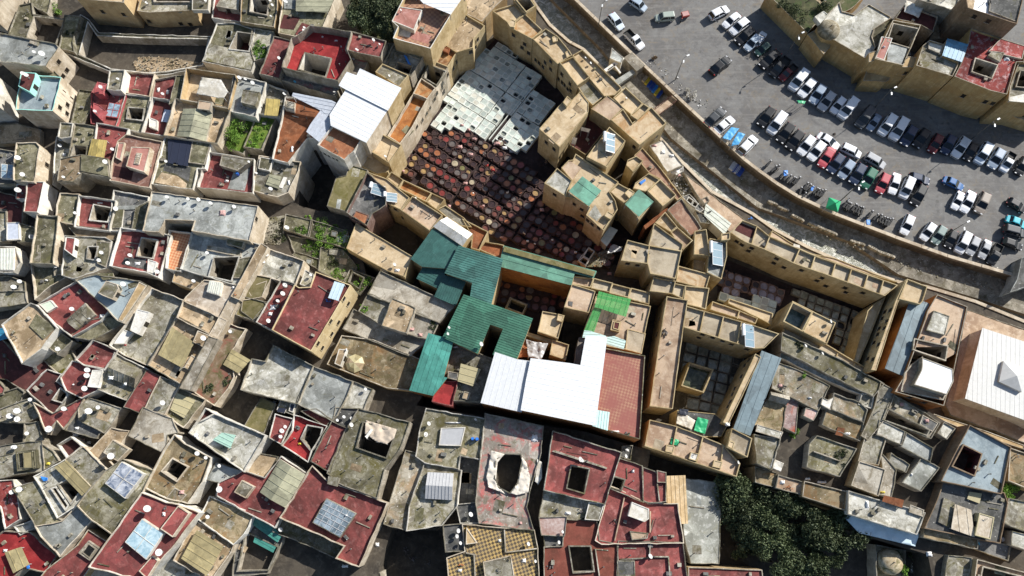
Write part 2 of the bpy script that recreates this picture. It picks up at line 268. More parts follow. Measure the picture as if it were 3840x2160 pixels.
# ---------------------------------------------------------------- objects
def link(o, parent=None):
    COL.objects.link(o)
    if parent: o.parent = parent
    return o
def tag(o, label, cat, group=None, kind=None):
    if label: o['label'] = label
    if cat: o['category'] = cat
    if group: o['group'] = group
    if kind: o['kind'] = kind
    return o
def empty(name, loc=(0, 0, 0), rz=0):
    o = bpy.data.objects.new(name, None); o.location = loc; o.rotation_euler.z = rz; o.empty_display_size = .2
    return link(o)
class MB:
    """collects faces with material names; build() links them as one mesh object"""
    def __init__(s): s.v = []; s.f = []; s.m = []; s.ms = []
    def mi(s, m):
        if m not in s.ms: s.ms.append(m)
        return s.ms.index(m)
    def face(s, pts, m):
        k = len(s.v); s.v += [tuple(p) for p in pts]; s.f.append(list(range(k, k + len(pts)))); s.m.append(s.mi(m))
    def side(s, P, z0, z1, m, flip=False):
        n = len(P)
        for i in range(n):
            a, b = P[i], P[(i + 1) % n]
            q = [(a[0], a[1], z0), (b[0], b[1], z0), (b[0], b[1], z1), (a[0], a[1], z1)]
            s.face(q[::-1] if flip else q, m)
    def cap(s, P, z, m, holes=(), up=True):
        ls = [[Vector((p[0], p[1], 0)) for p in P]] + [[Vector((p[0], p[1], 0)) for p in h] for h in holes]
        allp = [p for l in ls for p in l]
        for tri in geometry.tessellate_polygon(ls):
            q = [(allp[i].x, allp[i].y, z) for i in tri]
            if (area(q) > 0) != up: q = q[::-1]
            s.face(q, m)
    def ring(s, P, Q, z, m):
        n = len(P)
        for i in range(n):
            j = (i + 1) % n; s.face([(P[i][0], P[i][1], z), (P[j][0], P[j][1], z), (Q[j][0], Q[j][1], z), (Q[i][0], Q[i][1], z)], m)
    def prism(s, P, z0, z1, m, mt=None):
        P = ccw(P); s.side(P, z0, z1, m); s.cap(P, z1, mt or m); s.cap(P, z0, m, up=False)
    def box(s, c, d, m, rz=0, mt=None):
        co, si = math.cos(rz), math.sin(rz); x, y = d[0] / 2, d[1] / 2
        P = [(c[0] + a * co - b * si, c[1] + a * si + b * co) for a, b in ((-x, -y), (x, -y), (x, y), (-x, y))]
        s.prism(P, c[2] - d[2] / 2, c[2] + d[2] / 2, m, mt)
    def bar(s, a, b, w, m, h=None):
        a, b = Vector(a), Vector(b); d = (b - a)
        if d.length < 1e-5: return
        d.normalize(); u = d.cross(Vector((0, 0, 1)))
        if u.length < .01: u = Vector((1, 0, 0))
        u.normalize(); n = u.cross(d); u *= w / 2; n *= (h or w) / 2
        A = [a + u + n, a - u + n, a - u - n, a + u - n]; B = [b + u + n, b - u + n, b - u - n, b + u - n]
        for i in range(4):
            j = (i + 1) % 4; s.face([A[j], A[i], B[i], B[j]], m)
        s.face(A, m); s.face(B[::-1], m)
    def cyl(s, a, b, r, m, n=10, r2=None):
        a, b = Vector(a), Vector(b); d = (b - a).normalized(); u = d.orthogonal().normalized(); v = d.cross(u); r2 = r if r2 is None else r2
        A = [a + (u * math.cos(6.2832 * i / n) + v * math.sin(6.2832 * i / n)) * r for i in range(n)]
        B = [b + (u * math.cos(6.2832 * i / n) + v * math.sin(6.2832 * i / n)) * r2 for i in range(n)]
        for i in range(n):
            j = (i + 1) % n; s.face([A[i], A[j], B[j], B[i]], m)
        s.face(A[::-1], m); s.face(B, m)
    def mesh(s, name, origin=None, smooth=False, rz=0):
        me = bpy.data.meshes.new(name)
        vs = s.v
        if origin is not None:
            co, si = math.cos(-rz), math.sin(-rz)
            vs = [((v[0] - origin[0]) * co - (v[1] - origin[1]) * si, (v[0] - origin[0]) * si + (v[1] - origin[1]) * co, v[2] - origin[2]) for v in vs]
        me.from_pydata(vs, [], s.f)
        for m in s.ms: me.materials.append(M[m])
        me.polygons.foreach_set('material_index', s.m)
        bm = bmesh.new(); bm.from_mesh(me); bmesh.ops.remove_doubles(bm, verts=bm.verts, dist=.0005); bm.to_mesh(me); bm.free()
        if smooth: me.polygons.foreach_set('use_smooth', [True] * len(me.polygons))
        return me
    def build(s, name, parent=None, origin=None, smooth=False, rz=0):
        o = bpy.data.objects.new(name, s.mesh(name, origin, smooth, rz)); link(o, parent)
        if origin is not None:
            o.location = origin if parent is None else Vector(origin) - parent.location
            o.rotation_euler.z = rz
        elif parent is not None:
            o.location = -parent.location
        return o
def dup(root, loc, rz=None, label=None, group=None, scale=None):
    r = root.copy(); COL.objects.link(r); r.location = loc
    if rz is not None: r.rotation_euler.z = rz
    if scale: r.scale = (scale,) * 3 if isinstance(scale, (int, float)) else scale
    if label: r['label'] = label
    if group: r['group'] = group
    for ch in root.children:
        c = ch.copy(); COL.objects.link(c); c.parent = r
        for g in ch.children:
            d = g.copy(); COL.objects.link(d); d.parent = c
    return r
# ---------------------------------------------------------------- hosts: what stands under a pixel
HOST = []   # (px polygon, holes, z floor, label)
REG = []    # ground regions (px polygon, z, phrase)
HILL = [(-900, -900), (1470, -500), (1490, 120), (1400, 330), (1300, 520), (1130, 585), (1120, 770), (1190, 790), (1300, 800), (1330, 850), (1380, 1060), (1560, 1120), (1640, 1300), (1640, 1400), (1560, 1520), (2200, 1620), (2440, 1690), (2420, 1800), (2500, 1900), (2500, 2600), (1690, 2600), (1680, 2130), (1660, 1990), (1470, 1985), (1420, 2130), (1420, 2600), (-900, 2600)]
HILL2 = [(2900, 1440), (2960, 1350), (3130, 1330), (3330, 1450), (3560, 1590), (3640, 1640), (4200, 1800), (4200, 2500), (3560, 2500), (3480, 2080), (3200, 1990), (3150, 1890), (2850, 1770), (2870, 1600)]
HZ, HZ2 = 6.1, 5.8
def host(u, v):
    best = None
    for p, hs, z, lab in HOST:
        if inside(p, u, v) and not any(inside(h, u, v) for h in hs) and (best is None or z > best[0]): best = (z, lab)
    if best: return best
    for p, z, lab in REG:
        if inside(p, u, v): return z, lab
    return 0.0, 'street ground'
CORR = {'wmetal': .9, 'wcream': .8, 'dgreen': .42, 'green': .42, 'greenb': .42, 'teal': .55, 'tealb': .9, 'jgreen': 5, 'bmetal': 1.3, 'gglass': .8, 'olive': 1.1, 'olive2': 1.2, 'must': 1.0, 'must2': 1.1, 'paleteal': .45, 'bluep': .8, 'greytent': .5, 'mint': .7, 'tancloth': .7, 'mesh': .8, 'brightg': .9, 'navy': 1.4, 'plastic': .7, 'bluew': .8, 'cream': 1.5}
def ribs(mb, P, zf, m, step, axis=None, w=.11, h=.05):
    """raised ribs of a corrugated sheet, clipped to polygon P; zf(x,y) gives the sheet surface"""
    n = len(P)
    if axis is None:
        e = max(((P[(i + 1) % n][0] - P[i][0], P[(i + 1) % n][1] - P[i][1]) for i in range(n)), key=lambda d: d[0] ** 2 + d[1] ** 2)
        axis = Vector(e).normalized()
    nx, ny = -axis[1], axis[0]
    q = [p[0] * nx + p[1] * ny for p in P]; s = min(q) + step * .5
    while s < max(q):
        hit = []
        for i in range(n):
            a, b = q[i], q[(i + 1) % n]
            if (a > s) != (b > s):
                f = (s - a) / (b - a); A, B = P[i], P[(i + 1) % n]
                hit.append(((A[0] + (B[0] - A[0]) * f) * axis[0] + (A[1] + (B[1] - A[1]) * f) * axis[1]))
        hit.sort()
        for a, b in zip(hit[::2], hit[1::2]):
            if b - a < .3: continue
            pa = (axis[0] * a + nx * s, axis[1] * a + ny * s); pb = (axis[0] * b + nx * s, axis[1] * b + ny * s)
            mb.bar((*pa, zf(*pa) + h / 2), (*pb, zf(*pb) + h / 2), w, m, h)
        s += step
def rough_edge(P, amp, zamp, off):
    out, dz = [], []
    n = len(P)
    for i in range(n):
        a, b = Vector(P[i]), Vector(P[(i + 1) % n]); L_ = (b - a).length; k = max(1, int(L_ / 1.1)); nn = Vector((b.y - a.y, a.x - b.x)) / max(L_, .01)
        for j in range(k):
            q = a.lerp(b, j / k); f = 1 if j else .3
            q = q + nn * amp * f * noise.noise((q.x * .9, q.y * .9, off)) * 1.6
            out.append((q.x, q.y)); dz.append(zamp * noise.noise((q.x * .7 + 40, q.y * .7, off)) * 1.5)
    return out, dz
NEAT = {'yellow', 'tan', 'tanw', 'rusto', 'brown', 'cream2', 'pinkw'}
def category(label):
    for k, c in (('greenhouse', 'greenhouse'), ('basin frame', 'basin'), ('water tank with green', 'water tank'), ('deck', 'deck'), ('party wall', 'wall'), ('retaining wall', 'wall'), ('arched tan wall', 'wall'), ('yellow lit wall', 'wall'), ('wall walk', 'wall'), ('buttress', 'buttress'), ('shrine', 'shrine'), ('paving', 'quay'), ('paved yard', 'yard'), ('enclosure', 'wall'), ('plank strip', 'plank roof'), ('shed roof', 'shed'), ('shed', 'shed'), ('hall', 'hall'), ('hut', 'hut'), ('shack', 'shack'), ('ruin', 'ruin'), ('house', 'house'), ('terrace', 'house'), ('court', 'house')):
        if k in label: return c
    return 'building'
NH = 0
def H(label, h, roof, wall, pts, p=.6, pc=None, o=(), ow=None, od=None, of='well_shade', s=(), w=None, z0=-.4):
    global NH
    NH += 1
    h = h + ((NH * 37) % 23 - 11) * .012
    P0 = px(pts); hp = [px(a) for a in o]
    cu, cv = cen(P0)
    if h < 8:
        if inside(HILL, cu, cv): h = HZ + (h - 4) * .5
        elif inside(HILL2, cu, cv): h = HZ2 + (h - 4) * .6
    if p > .3: p = p * (.72 if p < 1 else .86)
    base = HZ if inside(HILL, cu, cv) else HZ2 if inside(HILL2, cu, cv) else 0
    P = ccw([(v.x, v.y) for v in wp(P0, h)]); c = (sum(a for a, b in P) / len(P), sum(b for a, b in P) / len(P), 0)
    cat = category(label)
    root = empty(cat.replace(' ', '_'), c); tag(root, label, cat)
    corr = p == 0 and roof in CORR
    if base and not corr and abs(area(P)) > 8:
        E_ = [(v.x, v.y) for v in inset(P, -.2)]
        if area(E_) > 0: P = E_
    zf = h - max(p, .1) if not corr else h
    HOST.append((P0, hp, zf, label))
    rim = pc or {'plas': 'rimst', 'conc': 'rimst', 'moss': 'rimst', 'cream': 'rimst' if NH % 3 == 0 else 'cream', 'tan': 'plas', 'tanw': 'plas', 'rusto': 'plas', 'yellow': 'yelrim', 'white': 'rimw', 'plum': 'rimst'}.get(wall, wall)
    wb = MB(); rb = MB()
    if corr:
        wb.side(P, z0, h - .08, wall)
        Q = [(v.x, v.y) for v in inset(P, -.18)]
        hs = []
        rb.prism(Q, h - .08, h, roof); ribs(rb, Q, lambda x, y: h, roof, CORR[roof], None, .08, .022 if roof[0] == 'w' else .05)
        wb.build('wall', root); ob = rb.build('roof', root)
    else:
        t = .14 if p > .25 else .11
        P00 = P; ja, jz = (.035, .03) if wall in NEAT else (.10, .09)
        P, dz = rough_edge(P, ja, jz, NH * .37)
        Q = [(v.x, v.y) for v in inset(P, t)]
        if abs(area(Q)) > abs(area(P)) or area(Q) <= 0: Q = [(c[0] + (a - c[0]) * .93, c[1] + (b - c[1]) * .93) for a, b in P]
        n_ = len(P)
        for i in range(n_):
            j = (i + 1) % n_; a, b, c_, d = P[i], P[j], Q[j], Q[i]; za, zb_ = h + dz[i], h + dz[j]
            wb.face([(*a, z0), (*b, z0), (*b, zb_), (*a, za)], wall); wb.face([(*a, za), (*b, zb_), (*c_, zb_), (*d, za)], rim); wb.face([(*c_, zf), (*d, zf), (*d, za), (*c_, zb_)], wall)
        hs = []
        for hpoly in hp:
            A = ccw([(v.x, v.y) for v in wp(hpoly, zf + .45)]); hs.append(A)
        rb.cap(Q, zf, roof, hs)
        ob = None
        wb.build('wall', root)
        if roof.startswith('check') or roof == 'tilef':
            e = max(((P[(i + 1) % len(P)][0] - P[i][0], P[(i + 1) % len(P)][1] - P[i][1]) for i in range(len(P))), key=lambda d: d[0] ** 2 + d[1] ** 2)
            rb.build('roof', root, origin=(c[0], c[1], zf), rz=math.atan2(e[1], e[0]) + .78)
        else: rb.build('roof', root)
        for A in hs:
            cb = MB(); B = [(v.x, v.y) for v in inset(A, -.2)]
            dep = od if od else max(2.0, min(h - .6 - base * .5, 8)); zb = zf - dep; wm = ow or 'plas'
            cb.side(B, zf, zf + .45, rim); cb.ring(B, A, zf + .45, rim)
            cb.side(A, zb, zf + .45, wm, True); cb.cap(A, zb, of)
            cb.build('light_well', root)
            if not od:   # rows of dark window openings round the well
                for i in range(len(A)):
                    a, b = Vector(A[i]), Vector(A[(i + 1) % len(A)]); L = (b - a).length
                    if L < 1.6: continue
                    d = (b - a) / L; nn = Vector((-d.y, d.x))
                    for zz in (zf - 1.8, zf - 4.8):
                        if zz < zb + 1: continue
                        wn = MB(); m_ = a + d * L * .5 + nn * .0
                        wn.box((m_.x, m_.y, zz), (min(1.0, L * .4), .1, 1.3), 'windk', math.atan2(d.y, d.x))
                        wn.build('well_window', root)
    if not corr: P = P00
    if not corr and abs(area(P)) > 22 and cat in ('house', 'building', 'hut', 'ruin') and not roof.startswith('check'):
        rr = random.Random(NH); I2 = [(v.x, v.y) for v in inset(P, .7)]; xs = [a for a, b in I2]; ys = [b for a, b in I2]; want = min(9, 3 + int(abs(area(P)) / 22)); got = 0
        bad = hs + [[(v.x, v.y) for v in wp(px(q[3]), zf)] for q in s if not (len(q) > 4 and q[4] == 'div')]
        for _ in range(60):
            if got >= want: break
            x, y = rr.uniform(min(xs), max(xs)), rr.uniform(min(ys), max(ys))
            if not inside(P, x, y) or not inside(I2, x, y) or any(inside(b, x, y) or min((x - a) ** 2 + (y - c_) ** 2 for a, c_ in b) < 1 for b in bad): continue
            got += 1; k = rr.random(); eb = MB(); i = rr.randrange(len(P)); e = Vector(P[i]) - Vector(P[i - 1]); e.normalize(); an = math.atan2(e.y, e.x)
            if k < .3: eb.cyl((x, y, zf), (x, y, zf + .55), .07, 'plas', 8); eb.cyl((x, y, zf + .55), (x, y, zf + .66), .12, 'dgrey', 8); eb.build('vent_pipe', root)
            elif k < .55: eb.box((x, y, zf + .2), (rr.uniform(.4, .9), rr.uniform(.35, .6), .4), rr.choice(['conc', 'plas', 'dgrey', 'rimst']), an); eb.build('vent_block', root)
            elif k < .74 and 'red' not in roof:
                eb.box((x, y, zf + .008), (rr.uniform(.9, 2.4), rr.uniform(.7, 1.8), .02), rr.choice([roof, 'conc', 'moss', 'rimst', 'lgrey', 'dirt'] if wall != 'yellow' else ['ochre', 'gochre', 'pinkc', 'dirt']), an + rr.uniform(-.1, .1)); eb.build('repair_patch', root)
            elif k < .88:
                L_ = rr.uniform(1.2, 2.6); q = [Vector((x, y, zf + .06)) + Vector((e.x, e.y, 0)) * t_ for t_ in (-L_ / 2, L_ / 2)]
                if inside(I2, q[0].x, q[0].y) and inside(I2, q[1].x, q[1].y): eb.bar(q[0], q[1], .14, rr.choice(['rimst', 'plas', 'moss']), .14); eb.build('roof_curb', root)
            else:
                L_ = rr.uniform(2, 4); q = [Vector((x, y, zf + .03)) + Vector((e.y, -e.x, 0)) * t_ for t_ in (-L_ / 2, L_ / 2)]
                if inside(I2, q[0].x, q[0].y) and inside(I2, q[1].x, q[1].y): eb.bar(q[0], q[1], .05, 'dk', .05); eb.build('cable', root)
    for sub in s:
        dh, rm, wm, sp = sub[:4]; kind = sub[4] if len(sub) > 4 else 'hut'
        q = px(sp); zs = zf + dh
        R = [(v.x, v.y) for v in wp(q, zs)]
        if kind == 'div':
            a, b = R; zt = h if p > .3 else zf + .6
            a, b = [(v.x, v.y) for v in wp(q, zt)]
            mb = MB(); mb.bar((a[0], a[1], (zf + zt) / 2 - .03), (b[0], b[1], (zf + zt) / 2 - .03), .18, rm, zt - zf); mb.build('partition', root); continue
        R = ccw(R); mb = MB()
        HOST.append((q, [], zs, label))
        rc = (sum(a for a, b in R) / len(R), sum(b for a, b in R) / len(R))
        if kind == 'sheet':
            mb.prism(R, zs - .06, zs, rm)
            if rm in CORR: ribs(mb, R, lambda x, y: zs, rm, CORR[rm])
            mb.build('canopy', root)
            pb = MB()
            for a in inset(R, .12): pb.bar((a.x, a.y, zf), (a.x, a.y, zs - .06), .09, 'steel')
            pb.build('canopy_posts', root)
        elif kind == 'glass':
            mb.side(R, zf, zs - .05, wm); I = [(v.x, v.y) for v in inset(R, .12)]; mb.ring(R, I, zs - .05, wm); fr = mb.build('skylight', root)
            g = MB(); g.cap(I, zs - .03, rm)
            gg = g.build('pane', fr); gg.location = (0, 0, 0)
            if len(I) == 4:
                b2 = MB(); nn = 5 if rm in ('ggrid', 'grid') else (2 if rm != 'gglass' else 6)
                for k in range(1, nn):
                    f = k / nn
                    for (A, B, C, D) in ((I[0], I[1], I[3], I[2]), (I[1], I[2], I[0], I[3])):
                        if rm == 'gglass' and A is I[1]: continue
                        x = (A[0] + (B[0] - A[0]) * f, A[1] + (B[1] - A[1]) * f, zs); y = (C[0] + (D[0] - C[0]) * f, C[1] + (D[1] - C[1]) * f, zs)
                        b2.bar(x, y, .07, wm if rm != 'ggrid' else 'steel')
                bb = b2.build('glazing_bar', fr); bb.location = (0, 0, 0)
        elif kind in ('gable', 'pyr') and len(R) == 4:
            ze = zf + dh * .55; zr = zf + dh * 1.25
            R = ccw([(v.x, v.y) for v in wp(q, ze)])
            mb.side(R, zf, ze, wm)
            E = [(*a, ze) for a in R]
            if kind == 'pyr':
                ap = (sum(a for a, b in R) / 4, sum(b for a, b in R) / 4, zf + dh * 1.3)
                for i in range(4): mb.face([E[i], E[(i + 1) % 4], ap], rm)
            else:
                d = lambda i: (R[i][0] - R[(i + 1) % 4][0]) ** 2 + (R[i][1] - R[(i + 1) % 4][1]) ** 2
                k = 0 if d(0) + d(2) < d(1) + d(3) else 1
                E = E[k:] + E[:k]
                r1 = ((E[0][0] + E[1][0]) / 2, (E[0][1] + E[1][1]) / 2, zr); r2 = ((E[2][0] + E[3][0]) / 2, (E[2][1] + E[3][1]) / 2, zr)
                mb.face([E[0], E[1], r1], wm); mb.face([E[2], E[3], r2], wm)
                for A, B, C, D in ((E[1], E[2], r2, r1), (E[3], E[0], r1, r2)):
                    mb.face([A, B, C, D], rm)
                    L = (Vector(B) - Vector(A)).length; n_ = max(2, int(L / (CORR.get(rm, 1.0))))
                    for i in range(1, n_):
                        f = i / n_; x = Vector(A).lerp(Vector(B), f); y = Vector(D).lerp(Vector(C), f); up = Vector((0, 0, .03)); mb.bar(x + up, y + up, .08, rm, .05)
            mb.build('pitched_roof', root)
        elif dh < 0:   # bay as a flat patch; dark bay colours stand in for sunken shade
            mb.cap(R, zf + .02, rm); mb.build('sunken_floor', root)
        else:
            I = inset(R, .14)
            if dh > .35:
                mb.side(R, zf, zs, wm); mb.ring(R, [(a.x, a.y) for a in I], zs, wm); mb.side([(a.x, a.y) for a in I], zs - .08, zs, wm, True); mb.cap([(a.x, a.y) for a in I], zs - .08, rm)
            else:
                mb.side(R, zf, zs, wm); mb.cap(R, zs, rm)
            nm = 'stair_hut' if dh >= .75 else ('raised_roof' if dh > .1 else 'floor_patch')
            hut = mb.build(nm, root)
            if dh >= 1.2:
                k = max(range(len(R)), key=lambda i: (Vector(R[i]) - Vector(R[(i + 1) % len(R)])).length - .8 * ((Vector(R[i]) + Vector(R[(i + 1) % len(R)])) / 2 - Vector((c[0], c[1]))).length)
                a, b = Vector(R[k]), Vector(R[(k + 1) % len(R)]); m_ = a.lerp(b, .5); d = b - a
                db = MB(); db.box((m_.x, m_.y, zf + min(dh * .42, .95)), (min(.85, d.length * .6), .08, min(dh * .8, 1.85)), 'windk', math.atan2(d.y, d.x)); dd = db.build('door', hut); dd.location = (0, 0, 0)
    if w:
        for (u, v) in px(w):
            o0 = Vector((0, 0, HC)); d = W(u, v, 0) - o0; best = None
            for i in range(len(P)):
                a, b = Vector((*P[i], 0)), Vector((*P[(i + 1) % len(P)], 0)); e = b - a; n_ = Vector((e.y, -e.x, 0))
                if n_.length < .01 or n_.dot(d) >= 0: continue
                tt = n_.dot(a - o0) / n_.dot(d); x = o0 + d * tt; f = (x - a).dot(e) / e.dot(e)
                if -.02 < f < 1.02 and -.5 < x.z < h - .3 and (best is None or tt < best[0]): best = (tt, x, math.atan2(e.y, e.x))
            if best:
                mb = MB(); x = best[1]; rz = best[2]; rnd = 'round windows' in label
                mb.box(x, (.55 if rnd else .75, .10, .55 if rnd else .95), 'windk', rz); wn = mb.build('window', root)
                fb = MB(); co, si = math.cos(rz), math.sin(rz); wd = .34 if rnd else .44; hd = .34 if rnd else .54
                for sx in (-1, 1): fb.box((x.x + co * wd * sx, x.y + si * wd * sx, x.z), (.09, .16, hd * 2), wall, rz)
                fb.box((x.x, x.y, x.z - hd), (wd * 2 + .2, .2, .08), 'plas', rz)
                ff = fb.build('frame', wn); ff.location = (0, 0, 0)
    return root
ORD = ['first', 'second', 'third', 'fourth', 'fifth', 'sixth', 'seventh', 'eighth', 'ninth', 'tenth', '11th', '12th', '13th', '14th', '15th', '16th', '17th', '18th', '19th', '20th', '21st', '22nd', '23rd', '24th', '25th', '26th', '27th', '28th', '29th', '30th']
ORD += [f'{n}th' for n in range(31, 200)]
DISH, CLUT, BUSH, TARP, CARS_, TREES = [], [], [], [], [], []
def D(s, col='dishw'):
    for a in s.split():
        x, y, r = map(float, a.split(',')); DISH.append((OX + x / K, OY + y / K, r / K, col if col in M else 'dishw'))
def L(s):
    for a in s.split('|'):
        q, c = a.split(' '); x, y, w, h = map(float, q.split(','))
        if c != 'x': CLUT.append((OX + x / K, OY + y / K, w / K, h / K, c))
def B(s):
    for a in s.split('|'):
        x, y, r, q = a.split(',', 3); t, lab = q.split(' ', 1); BUSH.append((OX + float(x) / K, OY + float(y) / K, float(r) / K, t, lab))
def TP(col, lab, s, z, amp): TARP.append((col, lab, px(s), z, amp))
def short(lab, n):
    w = lab.split()
    return ' '.join(w[:n])
# ---- tarps and cloths
def tri_fill(P, step):
    """points inside polygon P on a grid plus its boundary, triangulated"""
    n = len(P); pts = []; ed = []
    for i in range(n):
        a, b = Vector(P[i]), Vector(P[(i + 1) % n]); k = max(1, int((b - a).length / step))
        for j in range(k): pts.append(a.lerp(b, j / k))
    nb = len(pts); ed = [(i, (i + 1) % nb) for i in range(nb)]
    xs = [p[0] for p in P]; ys = [p[1] for p in P]; x = min(xs) + step * .5
    while x < max(xs):
        y = min(ys) + step * .5
        while y < max(ys):
            if inside(P, x, y): pts.append(Vector((x + random.uniform(-.2, .2) * step, y + random.uniform(-.2, .2) * step)))
            y += step
        x += step
    r = geometry.delaunay_2d_cdt(pts, ed, [], 1, 1e-4)
    return r[0], r[2]
def make_tarp(col, lab, P0, z, amp):
    u, v = cen(P0); hz, hl = host(u, v)
    z = max(z, hz + .15) if z >= 3 else hz + z
    P = ccw([(a.x, a.y) for a in wp(P0, z)])
    st_ = max(.18, math.sqrt(abs(area(P))) / 14)
    vs, fs = tri_fill(P, st_); off = random.random() * 99
    me = bpy.data.meshes.new('tarp')
    V = [(a.x, a.y, z + amp * (noise.fractal((a.x * .9 + off, a.y * .9, 0), .8, 2, 4)) * .55 + amp * .12 * noise.noise((a.x * 5, a.y * 5 + off, 1))) for a in vs]
    V = [(x, y, max(q, hz + .05)) for x, y, q in V]
    me.from_pydata(V, [], [list(f) for f in fs]); me.materials.append(M[{'green': 'grn', 'bluet': 'bluet', 'blue': 'bluet'}.get(col, col)])
    me.polygons.foreach_set('use_smooth', [True] * len(me.polygons))
    o = bpy.data.objects.new('awning' if 'awning' in lab or 'canopy' in lab else 'tarp', me); link(o)
    md = o.modifiers.new('thick', 'SOLIDIFY'); md.thickness = .03
    tag(o, lab, 'tarp')
    if amp > 0 and z > hz + 1.2:
        mb = MB()
        for p in P[::max(1, len(P) // 4)]: mb.bar((p[0], p[1], hz), (p[0], p[1], z), .06, 'steel')
        q = mb.build('tarp_pole', o); q.location = (0, 0, 0)
# ---- rubble
RUB = []
def RB(s, col, lab): RUB.append((px(s), col, lab))
def make_rubble(P0, col, lab):
    u, v = cen(P0); hz, hl = host(u, v); P = ccw([(a.x, a.y) for a in wp(P0, hz + .2)])
    mb = MB(); xs = [p[0] for p in P]; ys = [p[1] for p in P]; k = 0; A = abs(area(P))
    while k < min(700, A * (9 if 'litter' not in lab else 3.5)):
        x, y = random.uniform(min(xs), max(xs)), random.uniform(min(ys), max(ys))
        if not inside(P, x, y): k += .2; continue
        k += 1; r = random.uniform(.05, .22) * (1.6 if random.random() < .06 else 1)
        mb.box((x, y, hz + random.uniform(.0, .35 if 'litter' not in lab else .08)), (r * random.uniform(.6, 1.8), r, r * random.uniform(.4, 1)), random.choice([col, col, 'conc', 'plas']) if col != 'white' else random.choice(['white', 'plas', 'lgrey', 'dgrey', 'wht']), random.uniform(0, 3))
    if 'litter' not in lab: mb.prism(P, hz, hz + .06, 'dirt' if col == 'ochre' else 'conc')
    o = mb.build('rubble'); tag(o, lab, 'rubble', None, 'stuff')
# ---- satellite dishes
def dish_proto(col):
    root = empty('satellite_dish'); mb = MB(); R = 8; n = 14; d = Vector((.62, .28, .73)).normalized(); u = d.orthogonal().normalized(); v = d.cross(u); c0 = Vector((0, 0, 1.15))
    def pt(i, a): q = i / R; return c0 + (u * math.cos(a) + v * math.sin(a)) * q * .48 + d * (.13 * q * q)
    for i in range(R):
        for j in range(n):
            a, b = 6.2832 * j / n, 6.2832 * (j + 1) / n
            if i == 0: mb.face([pt(0, 0), pt(1, a), pt(1, b)], col)
            else: mb.face([pt(i, a), pt(i + 1, a), pt(i + 1, b), pt(i, b)], col)
    bowl = mb.build('reflector', root, smooth=True); bowl.modifiers.new('t', 'SOLIDIFY').thickness = .02
    mb = MB(); mb.cyl((0, 0, 0), (0, 0, 1.12), .03, 'steel', 8); mb.cyl((0, 0, 1.0), tuple(c0 - d * .03), .04, 'steel', 6); mb.box((0, 0, .03), (.3, .3, .06), 'dgrey'); mb.build('mast', root)
    mb = MB(); f = c0 + d * .42 - v * .05; mb.bar(c0 + v * .42, f, .025, 'steel'); mb.cyl(f, f - d * .12, .045, 'dk', 8); mb.build('receiver_arm', root)
    return root
def place_dishes():
    protos = {}; by = {}
    for d in DISH:
        z, lab = host(d[0], d[1] + 2)
        if not any(lab == h_[3] for h_ in HOST):   # the dish overhangs its roof edge: stand it on the nearest roof
            bd = None
            for hh in HOST:
                q = hh[0]
                for i in range(len(q)):
                    a, b = Vector(q[i - 1]), Vector(q[i]); e = b - a; f = max(0, min(1, (Vector(d[:2]) - a).dot(e) / max(e.length_squared, 1e-6))); dd = (a + e * f - Vector(d[:2])).length
                    if bd is None or dd < bd[0]: bd = (dd, hh, a + e * f)
            q = cen(bd[1][0]); p_ = bd[2]; dv = (Vector(q) - p_); dv = dv.normalized() * min(9, dv.length); d = (p_.x + dv.x, p_.y + dv.y, d[2], d[3]); z, lab = bd[1][2], bd[1][3]
        by.setdefault(lab, []).append((d, z))
    for lab, ls in by.items():
        ls.sort(key=lambda q: q[0][0]); n = len(ls); hl = short(lab, 11 if n == 1 else 9)
        for i, (d, z) in enumerate(ls):
            u, v, r, col = d; sc = r / 21.0 / .48 * .9; sc = max(.42, min(1.3, sc))
            p = W(u, v, z + 1.15 * sc); p.z = z
            c = 'blue' if col == 'cyan' else 'white'
            if n == 1: l = f'{c} satellite dish on {lab}'
            else: l = f'{c} dish, {"leftmost" if i == 0 else "rightmost" if i == n - 1 else ORD[i] + " from left"}, on {lab}'
            l = ' '.join(l.split()[:16])
            if col not in protos:
                protos[col] = dish_proto(col); o = protos[col]; o.location = p; o.scale = (sc,) * 3; o['label'] = l; o['category'] = 'satellite dish'; o['group'] = 'satellite dishes on the roofs'
            else: dup(protos[col], p, random.uniform(-.35, .3), l, None, sc)
